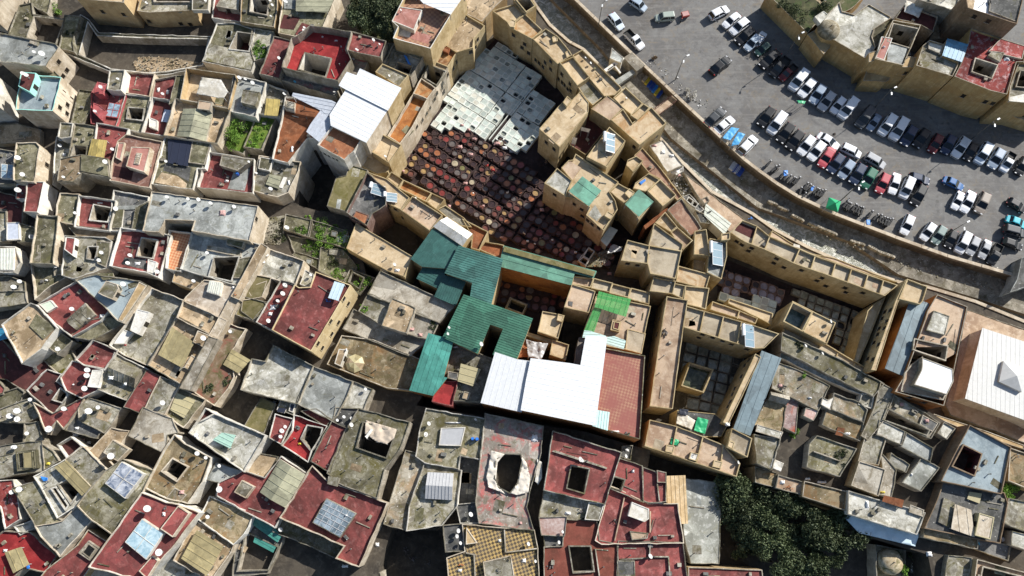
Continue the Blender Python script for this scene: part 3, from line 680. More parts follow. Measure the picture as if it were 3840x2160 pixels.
# ---- clutter: small heaps of cloth, junk, boxes, washing
CN = {'w': ('white', 'wht', 'laundry_heap', 'cloth'), 'p': ('pale pink', 'pnk', 'hide_heap', 'cloth'), 'k': ('black', 'dk', 'junk_heap', 'junk'), 'n': ('grey brown', 'nn', 'junk_heap', 'junk'), 'b': ('blue', 'bluet', 'plastic_heap', 'junk'), 'y': ('yellow', 'yel', 'cloth_heap', 'cloth'), 'r': ('red', 'rdd', 'cloth_heap', 'cloth'), 'o': ('orange brown', 'org', 'crate_heap', 'junk'), 'g': ('dark green', 'grnw', 'plastic_heap', 'junk'), 'd': ('dusty brown', 'dirt', 'junk_heap', 'junk')}
def place_clutter():
    by = {}
    for c in CLUT:
        z, lab = host(c[0], c[1]); by.setdefault((lab, c[4]), []).append((c, z))
    for (lab, k), ls in by.items():
        ls.sort(key=lambda q: q[0][0]); n = len(ls); cn, mat, nm, typ = CN[k]
        for i, (c, z) in enumerate(ls):
            p = W(c[0], c[1], z + .2); sx, sy = max(.15, c[2] / 21 / 2), max(.15, c[3] / 21 / 2); mb = MB()
            if typ == 'cloth':
                N1 = 9; off = random.random() * 50; g = {}
                for a in range(N1):
                    for b in range(N1):
                        x, y = (a / (N1 - 1) * 2 - 1), (b / (N1 - 1) * 2 - 1); rr = max(abs(x), abs(y))
                        q = .72 + .35 * noise.noise((x * 2 + off, y * 2, 0)); hh = max(0, 1 - rr ** 3) * (.18 + .35 * abs(noise.noise((x * 3 + off, y * 3, 4))))
                        g[a, b] = (p.x + x * sx * q * (1.12 if rr > .9 else 1), p.y + y * sy * q, z + .02 + hh)
                for a in range(N1 - 1):
                    for b in range(N1 - 1): mb.face([g[a, b], g[a + 1, b], g[a + 1, b + 1], g[a, b + 1]], mat)
                o = mb.build(nm, smooth=True)
            else:
                for _ in range(14):
                    x, y = random.gauss(0, .45) * sx, random.gauss(0, .45) * sy; r = random.uniform(.12, .4) * min(1.2, max(sx, sy))
                    mb.box((p.x + x, p.y + y, z + r * .35 + random.uniform(0, .25)), (r, r * random.uniform(.15, 1), r * .7), random.choice([mat, mat, mat, 'nn', 'dk'] if mat != 'bluet' else [mat]), random.uniform(0, 3))
                o = mb.build(nm)
            what = 'heap of cloth' if typ == 'cloth' and k != 'p' else ('heap of hides' if k == 'p' else ('plastic things' if k in 'bg' else 'pile of junk'))
            l = f'{cn} {what} on {lab}' if n == 1 else f'{cn} {what}, {"leftmost" if i == 0 else "rightmost" if i == n - 1 else ORD[i] + " from left"}, on {short(lab, 10)}'
            tag(o, ' '.join(l.split()[:16]), nm.replace('_', ' '), 'small heaps lying about')
def BR(s):
    for (u, v) in px(s): BARR.append((u, v))
BARR = []
def place_barrels():
    for i, (u, v) in enumerate(BARR):
        z, lab = host(u, v); p = W(u, v, z + .8); mb = MB(); mb.cyl((p.x, p.y, z + .02), (p.x, p.y, z + .45), .27, 'blu', 14, .31); mb.cyl((p.x, p.y, z + .45), (p.x, p.y, z + .9), .31, 'blu', 14, .26); b = mb.build('barrel')
        m2 = MB(); m2.cyl((p.x, p.y, z + .9), (p.x, p.y, z + .95), .22, 'bluet', 14); q = m2.build('lid', b); q.location = (0, 0, 0)
        tag(b, f'{ORD[i]} blue plastic barrel on {short(lab, 9)}', 'barrel')
def SH(x, y, z, lab, s=1.0, rz=0):
    p = W(OX + x / K, OY + y / K, z + .8); plum = 'plum' in lab
    w, l = (2.1, 2.0) if plum else (1.7, 3.7); w *= s; l *= s; zb = host(OX + x / K, OY + y / K)[0]
    a = math.radians(rz - 3); co, si = math.cos(a), math.sin(a)
    R = lambda x_, y_, z_: (p.x + x_ * co - y_ * si, p.y + x_ * si + y_ * co, z_)
    root = empty('solar_water_heater', (p.x, p.y, zb)); tag(root, lab, 'solar heater')
    mb = MB(); q = [R(-w / 2, -l / 2, zb + 1.1), R(w / 2, -l / 2, zb + .35), R(w / 2, l / 2, zb + .35), R(-w / 2, l / 2, zb + 1.1)]
    mb.face(q, 'solar'); mb.face([(a_, b_, c_ - .08) for a_, b_, c_ in q][::-1], 'steel'); mb.build('solar_panel', root)
    mb = MB()
    for i in range(4): mb.bar(q[i], q[(i + 1) % 4], .1, 'chrome')
    for k in (1, 2):
        f = k / 3; mb.bar(Vector(q[0]).lerp(Vector(q[3]), f), Vector(q[1]).lerp(Vector(q[2]), f), .06, 'chrome')
    for a_ in q: mb.bar((a_[0], a_[1], zb), a_, .06, 'steel')
    mb.build('panel_frame', root)
    mb = MB(); mb.cyl(R(-w / 2 - .3, -l * .02, zb + 1.35), R(-w / 2 - .3, l * .5, zb + 1.35), .3, 'wht', 16); mb.build('water_tank', root, smooth=False)
    mb = MB(); mb.bar(R(-w / 2 - .3, 0, zb), R(-w / 2 - .3, 0, zb + 1.1), .08, 'steel'); mb.bar(R(-w / 2 - .3, l * .45, zb), R(-w / 2 - .3, l * .45, zb + 1.1), .08, 'steel'); mb.build('tank_stand', root)
DOMES = []
def DOME(x, y, r, z, lab, mat): DOMES.append((OX + x / K, OY + y / K, r / K, z, lab, mat))
def make_dome(u, v, r, z, lab, mat):
    hz = max(host(u, v)[0], 0); oc = mat == 'octo'; ra = r / 20.3; c = W(u, v, hz + ra * .5); mb = MB(); n = 8 if oc else 28; R = 7
    prof = [(1, 0), (1, .18), (.97, .38), (.88, .58), (.72, .76), (.5, .9), (.25, .97), (0, 1)] if not oc else [(1, 0), (1, .35), (.6, .75), (0, 1.0)]
    ms = ['must2', 'olive2', 'must2', 'dirt'] if oc else None
    for i in range(len(prof) - 1):
        for j in range(n):
            a, b = 6.2832 * j / n, 6.2832 * (j + 1) / n; (r0, z0), (r1, z1) = prof[i], prof[i + 1]; zz = .8 if not oc else .6
            q = [(c.x + math.cos(t) * rr * ra, c.y + math.sin(t) * rr * ra, hz + h_ * ra * zz) for t, rr, h_ in ((a, r0, z0), (b, r0, z0), (b, r1, z1), (a, r1, z1))]
            mb.face(q if r1 > 0 else q[:3], ms[j % 4] if oc else mat)
    if not oc: mb.cyl((c.x, c.y, hz + ra * .78), (c.x, c.y, hz + ra * .78 + .5), .12, 'plas', 8, .03)
    o = mb.build('dome' if not oc else 'tent', smooth=not oc); tag(o, lab, 'dome' if not oc else 'tent')
# ---- leaves
def leaves(mb, c, r, n, mat, flat=1.0, size=.2):
    for _ in range(n):
        d = Vector((random.gauss(0, 1), random.gauss(0, 1), random.gauss(0, 1))).normalized(); d *= r * random.random() ** .28; d.z *= flat
        p = Vector(c) + d; s = size * random.uniform(.6, 1.4)
        a = Vector((random.gauss(0, 1), random.gauss(0, 1), random.gauss(0, .6))).normalized(); b = a.orthogonal().normalized(); b.rotate(Matrix.Rotation(random.uniform(0, 6.28), 3, a)); q = a.cross(b)
        mb.face([p - b * s, p + q * s * .45, p + b * s, p - q * s * .45], mat)
def place_bushes():
    for (u, v, r, t, lab) in BUSH:
        z, hl = host(u, v); ra = r / (17.5 if t == 'g' else 20); p = W(u, v, z + ra * .45); root = empty('shrub', (p.x, p.y, z)); tag(root, lab, 'plant')
        mb = MB(); low = 'weed' in lab or 'grass' in lab or 'scrub' in lab or 'tuft' in lab
        k = max(5, int(ra * 7))
        for _ in range(k):
            a, rr = random.uniform(0, 6.28), ra * random.random() ** .6 * .85
            cr = ra * random.uniform(.18, .4)
            leaves(mb, (p.x + math.cos(a) * rr, p.y + math.sin(a) * rr, z + (.12 if low else cr * .8 + random.uniform(0, ra * .5))), cr, int(40 + cr * 90), 'lf_' + t, .35 if low else .9, .13 if not low else .11)
        mb.build('foliage', root)
        sb = MB()
        for _ in range(4): sb.cyl((p.x, p.y, z), (p.x + random.uniform(-.4, .4) * ra, p.y + random.uniform(-.4, .4) * ra, z + ra * .5), .04, 'timber', 5, .02)
        sb.build('stem', root)
def TREE(s):
    for a in s.split('|'):
        x, y, r = map(float, a.split(',')); TREES.append((OX + x / K, OY + y / K, r / K, OY < 900))
def place_trees():
    ls = sorted(TREES); n = len(ls)
    cnt = {}
    for (u, v, r, tp) in ls:
        i = cnt.get(tp, 0); cnt[tp] = i + 1; ra = r / 19.5; gz = host(u, v)[0] if tp else 0; hh = gz + 4.2 + random.uniform(-.8, 1.2); p = W(u, v, hh + .6); root = empty('tree', (p.x, p.y, gz))
        tag(root, f'dark olive green leafy tree, {ORD[i]} from left, in the ' + ('dim walled garden at the top' if tp else 'bottom right grove'), 'tree', 'trees of the dim garden' if tp else 'trees of the bottom right grove')
        tb = MB(); tb.cyl((p.x, p.y, gz - .2), (p.x, p.y, gz + (hh - gz) * .6), .28, 'timber', 9, .18)
        cb = MB()
        for k in range(15):
            a = random.uniform(0, 6.28); q = random.random() ** .55; rr = ra * q * .95; cr = ra * random.uniform(.26, .42)
            cz = hh + (1 - q * q) * ra * .65 + random.uniform(-.5, .3); cc = (p.x + math.cos(a) * rr, p.y + math.sin(a) * rr, cz)
            leaves(cb, cc, cr, int(230 * (cr / 1.2) ** 1.8) + 80, 'lf_t', .75, .21)
            if k % 3 == 0: tb.cyl((p.x, p.y, gz + (hh - gz) * .5), cc, .1, 'timber', 6, .03)
        tb.build('trunk', root); cb.build('crown', root)
# ---- lamps
LAMPS = []
def LAMP(s, x, y):
    for a in s.split('|'):
        q = a.split(','); LAMPS.append((x + float(q[0]) / K, y + float(q[1]) / K))
def place_lamps():
    names = ['beside the littered kerb and river wall', 'at the top edge above the river wall', 'by the garden bank of the tan wall', 'before the middle of the long tan wall', 'near the right end of the long tan wall', 'behind the green pyramid stall', 'among the lower row of cars']
    for (u, v), nm in zip(LAMPS, names):
        p = W(u, v, 8); b = W(u, v, 8); b.z = 0; root = empty('street_lamp', b); tag(root, 'tall grey street lamp with white heads ' + nm, 'street lamp', 'street lamps of the parking')
        mb = MB(); mb.cyl(b, (b.x, b.y, 7.7), .1, 'dgrey', 8, .05); mb.build('pole', root)
        mb = MB(); mb.bar((b.x, b.y, 7.65), (b.x + .7, b.y + .35, 8), .06, 'dgrey'); mb.bar((b.x, b.y, 7.65), (b.x - .1, b.y - .75, 8), .06, 'dgrey'); mb.build('arm', root)
        for dx, dy in ((.85, .42), (-.12, -.95)):
            mb = MB(); a = math.atan2(dy, dx); mb.box((b.x + dx, b.y + dy, 8), (.6, .26, .12), 'lamp', a); mb.build('lamp_head', root)
def STALL(x, y):
    p = W(OX + x / K, OY + y / K, 2.3); root = empty('market_stall', (p.x, p.y, 0)); tag(root, 'green pyramid canopy stall between the motorcycle ranks', 'stall')
    mb = MB(); q = [(p.x + 1.65 * math.cos(t), p.y + 1.65 * math.sin(t), 2.05) for t in (.4, 1.97, 3.54, 5.11)]; ap = (p.x, p.y, 2.95)
    for i in range(4):
        a, b = q[i], q[(i + 1) % 4]; mb.face([a, b, ap], 'grn'); mb.face([(a[0], a[1], 1.8), (b[0], b[1], 1.8), b, a], 'grn')
    mb.build('canopy', root); mb = MB()
    for a in q: mb.bar((a[0], a[1], 0), a, .06, 'steel')
    mb.build('canopy_posts', root); mb = MB(); mb.box((p.x, p.y, .8), (1.6, .8, .08), 'timber'); mb.box((p.x, p.y, .38), (1.4, .6, .76), 'timber'); mb.build('counter', root)
# ---- cars
def car_type(kind):
    """one car of each kind along +x (front), wheels on z=0; parts as objects of their own"""
    Lh, ht = {'h': (2.0, 1.47), 's': (2.2, 1.43), 'v': (2.15, 1.75), 'p': (2.45, 1.72), 'r': (2.05, 1.5)}[kind]; w = .86 if kind in 'hsr' else .9
    root = empty('parked_car')
    belt = .92 if kind not in 'vp' else 1.02; hood = .86 if kind not in 'vp' else .98; mb = MB(); m = 'car_white'
    # lower body: stations (x, half width, top z)
    tail = -Lh; stn = [(tail, .74, .72), (tail + .12, .9, belt - .04 if kind != 's' else .88), (tail + .6, .98, belt if kind != 's' else .92), (-.3, 1, belt), (.55, 1, belt), (Lh - .75, .97, hood), (Lh - .2, .9, hood - .12), (Lh, .70, .62)]
    sec = lambda x, k, z: [(x, -w * k * .9, .28), (x, -w * k, .5), (x, -w * k, z - .12), (x, -w * k * .9, z), (x, w * k * .9, z), (x, w * k, z - .12), (x, w * k, .5), (x, w * k * .9, .28)]
    ss = [sec(*q) for q in stn]
    for A, Bq in zip(ss, ss[1:]):
        for i in range(8):
            j = (i + 1) % 8
            if kind == 'p' and i == 3 and A[0][0] < -.45: continue
            mb.face([A[i], Bq[i], Bq[j], A[j]][::-1], m)
    mb.face(ss[0], m); mb.face(ss[-1][::-1], m)
    # cabin: base and roof rectangles
    if kind == 'h' or kind == 'r': x0, x1, r0, r1 = -Lh + .12, .95, -Lh + .5, .18
    elif kind == 's': x0, x1, r0, r1 = -Lh + .65, 1.0, -Lh + 1.15, .2
    elif kind == 'v': x0, x1, r0, r1 = -Lh + .06, 1.15, -Lh + .22, .5
    else: x0, x1, r0, r1 = -.35, 1.25, -.2, .65
    bz = belt - .02; rw = w * .74; bw = w * .9
    b = [(x0, -bw, bz), (x1, -bw, bz), (x1, bw, bz), (x0, bw, bz)]; t = [(r0, -rw, ht), (r1, -rw, ht), (r1, rw, ht), (r0, rw, ht)]
    gb = MB(); g = 'glassd'
    gb.face([b[1], b[2], t[2], t[1]], g); gb.face([b[3], b[0], t[0], t[3]], g); gb.face([b[0], b[1], t[1], t[0]], g); gb.face([b[2], b[3], t[3], t[2]], g)
    # roof panel and pillars
    cr = .045
    rt = [(r0 - .03, -rw - .02, ht - .01), (r1 + .06, -rw - .02, ht - .01), (r1 + .06, rw + .02, ht - .01), (r0 - .03, rw + .02, ht - .01)]; rc = [(r0 + .12, -rw + .14, ht + cr), (r1 - .1, -rw + .14, ht + cr), (r1 - .1, rw - .14, ht + cr), (r0 + .12, rw - .14, ht + cr)]
    for i in range(4):
        j = (i + 1) % 4; mb.face([rt[i], rt[j], rc[j], rc[i]], m)
    mb.face(rc, m)
    for i in range(4): mb.bar(b[i], t[i], .09, m)
    xm = (x0 + x1) / 2 - .1; rm = (r0 + r1) / 2
    for sg in (-1, 1): mb.bar((xm, sg * bw, bz), (rm, sg * rw, ht), .1, m)
    if kind == 'v':
        for sg in (-1, 1): mb.bar((x0 + 1.0, sg * bw, bz), (r0 + .9, sg * rw, ht), .12, m)
    body = mb.build('body', root); bv = body.modifiers.new('round', 'BEVEL'); bv.width = .07; bv.segments = 2; bv.limit_method = 'ANGLE'; bv.angle_limit = .5; gl = gb.build('window_glass', root)
    if kind == 'p':
        q = MB(); q.face([(-Lh + .15, -w * .8, .62), (-.45, -w * .8, .62), (-.45, w * .8, .62), (-Lh + .15, w * .8, .62)], 'dk')
        for (a_, c_) in (((-Lh + .1, -w * .86, .8), (-.42, -w * .86, .8)), ((-Lh + .1, w * .86, .8), (-.42, w * .86, .8)), ((-Lh + .1, -w * .86, .8), (-Lh + .1, w * .86, .8))): q.bar(a_, c_, .09, 'dk', .4)
        q.build('load_bed', root)
    if kind == 'r':
        q = MB()
        for k in range(6): x = r0 + .1 + k * .26; q.bar((x, -rw, ht + .14), (x, rw, ht + .14), .05, 'chrome')
        for sg in (-1, 1): q.bar((r0, sg * rw, ht + .14), (r1 + .1, sg * rw, ht + .14), .05, 'chrome')
        q.build('roof_rack', root)
    for x in (-Lh * .62, Lh * .62):
        for sg in (-1, 1):
            q = MB(); q.cyl((x, sg * (w - .2), .32), (x, sg * (w + .02), .32), .32, 'rubber', 14); wh = q.build('wheel', root)
            q = MB(); q.cyl((x, sg * (w + .02), .32), (x, sg * (w + .035), .32), .19, 'chrome', 10); rr = q.build('rim', wh); rr.location = (0, 0, 0)
    for sg in (-1, 1):
        q = MB(); q.box((Lh - .1, sg * .6 * w, .66), (.16, .32, .14), 'chrome'); q.build('headlight', root)
        q = MB(); q.box((-Lh + .06, sg * .72 * w, .78), (.1, .2, .22), 'redlight'); q.build('tail_light', root)
        q = MB(); q.box((x1 - .35, sg * (w + .1), belt + .06), (.1, .2, .13), 'car_black'); q.build('wing_mirror', root)
    q = MB(); q.box((Lh - .02, 0, .42), (.08, w * 1.3, .16), 'dk'); q.box((-Lh + .02, 0, .42), (.08, w * 1.3, .16), 'dk'); q.build('bumper', root)
    return root
CT = {}
TN = {'h': 'hatchback', 's': 'sedan', 'v': 'van', 'p': 'pickup', 'r': 'hatchback with roof rack'}
CNAME = {'paleg': 'pale green', 'silverblue': 'silver blue', 'whiteblue': 'bluish white', 'greyblue': 'grey blue', 'darkgrey': 'dark grey', 'darkred': 'dark red', 'darkblue': 'dark blue', 'darkgreen': 'dark green', 'greygreen': 'grey green'}
LENS = []
def CAR(row, s, ox, oy):
    for i, a in enumerate(s.split('|')):
        q = a.split(' '); p1 = [float(k) for k in q[0].split(',')]; p2 = [float(k) for k in q[1].split(',')]; kd, col = q[2], q[3]
        A = W(ox + p1[0] / K, oy + p1[1] / K, .7); Bq = W(ox + p2[0] / K, oy + p2[1] / K, .7); c = (A + Bq) / 2; c.z = .004; d = Bq - A; LENS.append(d.length)
        ang = math.atan2(d.y, d.x); l = f'{CNAME.get(col, col)} {TN[kd]}, {ORD[i]} from left in the {row}'
        nom = {'h': 4.0, 's': 4.4, 'v': 4.3, 'p': 4.9, 'r': 4.1}[kd]; sc = max(.96, min(1.22, d.length / nom))
        if kd not in CT:
            o = CT[kd] = car_type(kd); tag(o, l, 'car', row); o.location = c; o.rotation_euler.z = ang; o.scale = (sc,) * 3
        else: o = dup(CT[kd], c, ang, l, row, sc)
        for ch in o.children:
            if ch.name.split('.')[0] == 'body':
                ch.material_slots[0].link = 'OBJECT'; ch.material_slots[0].material = M['car_' + col]
MOTOP = []
def MOTO(s, ox, oy, rank):
    for i, a in enumerate(s.split()):
        x, y = map(float, a.split(',')); p = W(ox + x / K, oy + y / K, .5); p.z = .004; ang = math.radians(58 + random.uniform(-12, 12))
        l = f'dark parked motorcycle, {ORD[i]} from left in the {rank}'
        if not MOTOP:
            root = empty('motorcycle'); tag(root, l, 'motorcycle', 'motorcycles parked along the river wall')
            for xx in (-.62, .62):
                q = MB(); q.cyl((xx, -.05, .3), (xx, .05, .3), .3, 'rubber', 14); wh = q.build('wheel', root); q = MB(); q.cyl((xx, -.06, .3), (xx, .06, .3), .14, 'chrome', 10); r_ = q.build('rim', wh); r_.location = (0, 0, 0)
            q = MB(); q.box((0, 0, .48), (.6, .24, .34), 'dk'); q.bar((.62, 0, .3), (.42, 0, .95), .08, 'steel'); q.bar((-.62, 0, .32), (-.1, 0, .5), .12, 'dk'); q.build('frame', root)
            q = MB(); q.box((.16, 0, .78), (.42, .28, .22), 'car_black'); q.build('fuel_tank', root)
            q = MB(); q.box((-.38, 0, .80), (.72, .28, .13), 'rubber'); q.build('seat', root)
            q = MB(); q.bar((.42, -.38, 1.0), (.42, .38, 1.0), .05, 'dk'); q.build('handlebar', root)
            q = MB(); q.box((.56, 0, .86), (.14, .2, .18), 'chrome'); q.build('headlight', root)
            MOTOP.append(root); root.location = p; root.rotation_euler.z = ang; root.scale = (1.2,) * 3
        else: dup(MOTOP[0], p, ang, l, None, random.uniform(1.15, 1.35))
T(0,0)
H("cream plaster tower house cut off by the top left corner",13,'conc','cream',"45,-215 -125,95 -500,0 -300,-400")
H("mossy house with deep square court beside cream corner tower",8.5,'moss','conc',"180,50 280,30 290,130 600,180 490,410 80,310",p=.4,o=["310,150 575,180 500,395 240,345"])
H("small mossy flat roof beside leafy green shrub at top",8,'moss','plas',"270,-60 460,-60 450,10 420,110 270,30",p=.3)
H("tall tan house with shaded wall at the top edge",14,'ochre','tan',"700,-20 1115,15 1150,-200 700,-250",w="930,105 1120,130")
H("long tan house with grey walled terrace near top edge",11,'conc','tan',"1290,-60 1740,-60 1735,85 1350,105 1250,90",o=["1395,-50 1720,-50 1725,10 1400,10"],s=[(1,'conc','white',"1740,-40 1895,-40 1885,92 1738,90")],w="1350,190 1830,205 1500,280 1640,215 1725,220")
H("narrow red terrace house below grey room at top edge",9,'red','white',"1950,-60 2180,-60 2168,190 1925,155",s=[(1.5,'conc','plas',"2020,-50 2175,-50 2160,90 1955,55")])
H("roofless ruin with tall white walls around a rubble yard",8,'moss','white',"730,140 795,180 885,300 1300,318 1910,335 1920,440 1840,600 1500,670 1350,680 1000,640 560,460 640,380",p=.2,o=["795,205 875,325 1300,345 1885,355 1830,585 1500,645 1340,655 1010,620 720,490"],od=2.6,of='dirt')
H("thin mossy roof strip left of the roofless ruin",9,'moss','conc',"590,140 720,150 650,370 660,460 540,430",p=.3)
H("light grey roof house with bright cream window wall",13,'lgrey','cream',"0,305 495,400 520,430 410,590 0,550 -60,430",p=.5,w="530,560 605,635 570,690")
H("dark low roof between light grey and turquoise terraces",11,'moss','conc',"240,585 430,595 545,703 330,683",p=.2)
H("house with turquoise parapet around a blue grey terrace",13,'blue','cream',"170,830 185,790 330,690 545,705 470,995 150,985",p=.9,pc='turq',s=[(1.6,'dred','turq',"165,780 190,650 325,660 320,700 270,835")],w="575,840 645,900 540,975 605,1030 610,950")
H("white walled house cut off by the left edge",13,'conc','white',"-65,668 -55,933 -500,1000 -500,650")
H("narrow grey roof room with bright white right wall",11,'conc','white',"1000,640 1120,640 1090,810 975,800",p=.3)
H("small red terrace between grey room and laundry terrace",9.5,'red','cream',"1150,655 1390,670 1345,865 1150,835",p=.9)
H("pink red house with two rooftop huts and skylight",9.5,'red','pink',"830,850 880,760 970,770 1110,820 1140,850 1050,1140 830,1110",p=.5,s=[(2,'pink','pink',"880,740 965,760 930,850 850,845"),(1.2,'pink','pink',"845,930 900,950 960,1000 910,1080 840,1010"),(.5,'glass','pink',"985,925 1097,945 1060,1065 950,1050",'glass')])
H("olive grey roof strip left of pink hut house",9,'moss','conc',"720,815 850,830 820,990 740,1115 650,1110",p=.3)
H("mossy house with dark covered opening and white side wall",9.5,'moss','white',"1140,860 1350,880 1290,1195 1055,1145",p=.7,o=["1165,975 1300,985 1285,1085 1150,1070"])
H("laundry terrace with red floor beside mossy wall",9,'red','plas',"1400,725 1590,690 1600,700 1530,925 1375,890",p=.7)
H("narrow mossy wall roof beside tan tent court",10.5,'moss','moss',"1600,690 1685,690 1620,890 1540,930",p=.2)
H("tan walled court house sheltering a white tent",11.5,'ochre','tan',"1690,622 2125,682 2130,710 2060,975 1640,892",p=2.2)
H("house with long pale green gabled canopy on brown roof",11,'dirt','cream',"1590,895 2080,985 1960,1290 1490,1222",p=1.3,s=[(1.2,'olive','plas',"1660,985 1922,1020 1862,1280 1600,1235",'gable'),(1.8,'pinkc','plas',"1800,905 1925,925 1900,1000 1785,985")])
H("narrow white house with red floor and plastic awning",10,'red','white',"1385,885 1580,915 1490,1222 1285,1195",p=1.2,s=[(.6,'white','white',"1350,1060 1425,1090 1420,1175 1350,1150"),(.3,'plastic','white',"1490,990 1555,1000 1530,1110 1460,1100",'sheet')])
H("pale grey roof house with central hut and white wall",11,'lgrey','white',"2120,690 2400,750 2310,1052 2070,990",p=.6,s=[(1.5,'conc','conc',"2200,810 2350,832 2310,960 2180,925")])
H("overgrown roofless plot with big leafy fig bush",8.6,'grass','plas',"2080,1000 2330,1050 2200,1385 2020,1305",p=.5)
H("broken stone house with mossy room and white wall",10,'moss','white',"1970,215 2120,212 2300,270 2260,480 2300,540 2270,640 1840,550 1900,390",p=.3,o=["2150,290 2290,310 2250,460 2080,440"],od=3,of='dred',s=[(.3,'conc','conc',"1900,395 2260,480 2290,545 2265,630 1845,545")])  # room floor is red with its shade put into the colour
H("low brown yard roof by the left edge",6,'dirt','plas',"-60,1130 145,1118 360,1180 355,1300 150,1290 -60,1300",p=.3)
D("305,470,18 375,487,32 185,633,24 234,680,24 408,603,24 1065,715,17 905,855,22 908,787,20 858,1008,18 2165,705,24 2220,718,16 2285,750,22 1470,850,18 1325,25,16 1858,5,16")
B("485,95,70,g green leafy shrub beside small mossy roof at top|2110,1190,110,g big round leafy fig bush in overgrown plot|2110,1290,70,g lower leafy bush in overgrown plot below the fig|620,290,40,d moss tuft on thin roof strip|2330,400,70,g weedy green growth on grey roof left of red mansion|2370,470,50,g lower weedy patch left of red mansion roof")
L("1430,810,30,60 w|1515,830,30,60 w|915,345,1,1 x|1500,730,40,20 x")
RB("1280,510 1520,520 1845,570 1800,640 1480,660 1230,640 1200,560","ochre","heap of ochre gravel in the roofless ruin")
TP("white","white tent tarp in the tan walled court","1825,700 2000,722 2065,830 2030,885 1975,885 1780,850",2.2,.15)
T(900,0)
H("grey mossy house around a white rimmed court at top",11,'moss','tan',"20,-60 330,-60 330,60 302,235 10,190",p=.4,o=["105,-45 265,-45 240,130 92,100"],ow='white')
H("house with yellow olive corrugated canopy at the top",11.5,'moss','cream',"395,-60 880,-60 790,130 740,250 600,255 500,320 355,290",p=.5,s=[(1,'olive','cream',"510,-50 870,-50 795,112 505,100",'sheet'),(.2,'lgrey','white',"395,-55 515,-55 500,80 400,75"),(-1,'dred','white',"410,160 560,190 500,300 370,285")])  # dark red bay: a red floor with shade put into its colour
H("white house with white metal roof, pink hut, patterned terrace",14,'tilef','yellow',"1500,-60 2045,-60 1905,140 1725,440 1385,345 1430,240 1375,190 1440,60",p=1.6,pc='white',s=[(2,'wmetal','white',"1575,-60 2040,-60 1905,128 1660,30",'sheet'),(1.3,'pinkr','white',"1440,58 1650,90 1575,270 1375,188"),(-1,'white','white',"1430,245 1570,290 1540,370 1395,340"),(-.9,'pinkr','white',"1572,303 1745,350 1705,425 1545,372")])
H("long red roof on the left of the red courtyard mansion",11.5,'red','plas',"310,335 460,370 350,702 182,662",p=.4)
H("red courtyard mansion with tall walls and white inner court",13,'bred','plas',"470,345 520,330 640,235 1000,290 960,440 1000,540 880,722 388,602",p=2.4,o=["590,480 820,530 770,690 535,625"],ow='white',od=7,s=[(.3,'red','plas',"500,310 560,205 635,228 595,345")])
H("red roof with dark stains and dishes beside dark garden",12.5,'red','plas',"1010,290 1312,372 1270,512 1150,485 960,440",p=.5)
H("patchy pink concrete roof right of red mansion court",10.5,'patch','plas',"1010,520 1170,500 1110,640 1060,695 935,650",p=.4)
H("long grey ledge roof with pink patches below red mansion",10.3,'patch','plas',"388,605 690,682 880,724 905,745 865,862 340,702",p=.3,w="300,795 420,830")
H("narrow weathered grey roof beside dark garden",10.5,'conc','plas',"1315,385 1392,392 1332,585 1275,560",p=.3)
H("shaded grey court house with blue tarp by white house",10.5,'conc','plas',"1390,395 1540,410 1690,445 1640,545 1545,695 1295,575",p=.8,o=["1425,560 1560,600 1530,670 1400,620"],s=[(.4,'moss','plas',"1560,420 1690,455 1645,545 1525,500")])
H("plain grey flat roof with one dish above white roofs",11.5,'conc','yellow',"1290,575 1525,680 1440,785 1225,650",p=.4)
H("house under upper of two adjoining white metal roofs",14,'wmetal','yellow',"1090,630 1450,800 1335,990 960,802 905,770 970,660 1060,692",p=0)
H("house under lower of two adjoining white metal roofs",13.6,'wmetal','cream',"968,810 1330,992 1140,1282 830,1132 820,1040",p=0)
H("rust tiled terrace house with pale mesh pergola",11,'rust','white',"415,885 480,885 860,1000 700,1250 610,1240 430,1465 300,1430 390,1040",p=.9,s=[(.6,'conc','cream',"415,908 500,930 490,1012 408,992"),(2.5,'mesh','steel',"480,838 830,908 872,930 800,1060 730,1000 470,868",'sheet'),(2.5,'mesh','steel',"800,1060 862,1080 722,1290 600,1192 640,1120 735,990",'sheet')])
H("white house with row of round windows and rust terrace",13,'rustl','white',"850,1120 1118,1232 1030,1372 945,1450 700,1310",p=.8,w="735,1380 770,1393 808,1413 848,1433 880,1449")
H("small house with mustard canopy between grey roof and pergola",10,'conc','white',"222,760 420,830 412,880 355,1045 140,1020",p=.9,s=[(.9,'must','white',"240,890 365,902 340,1052 220,1042",'sheet')])
H("tufted green grass plot between white walls",9.2,'grass','plas',"160,1040 318,1055 190,1345 40,1325",p=.5)
H("grey roof with weeds beside broken stone house",10,'conc','plas',"120,258 300,292 272,510 130,545 88,400",p=.3)
D("290,45,18 270,5,18 278,147,14 410,15,26 575,275,18 580,250,16 350,525,18 1225,340,19 1262,400,12 1030,485,20 1025,535,16 680,690,18 800,737,13 855,838,18 430,840,20 1350,685,14 1455,90,12 110,750,22 45,718,16")
D("460,787,16",'cyan')
B("190,430,75,g weedy green clump on grey roof beside red mansion|190,500,50,g lower weeds on grey roof beside red mansion|1215,320,60,d dim shrub above red roof in dark garden|1170,150,90,d shaded tree deep in the dark garden|1270,220,80,d second shaded tree in the dark garden|1100,60,90,d shaded tree at the dark garden top|150,1190,70,g long grass clump in green plot|230,1100,60,g upper grass clump in green plot|100,1290,50,g lower grass clump in green plot|60,1385,40,g small green bush in low yard beside white wall")
L("870,365,40,14 w|745,330,20,12 w|915,418,16,16 w|535,1400,40,60 k|1740,360,25,70 k")
TP("bluet","blue tarp strip hanging in shaded grey court","1480,495 1510,508 1555,600 1530,592",.3,.1)
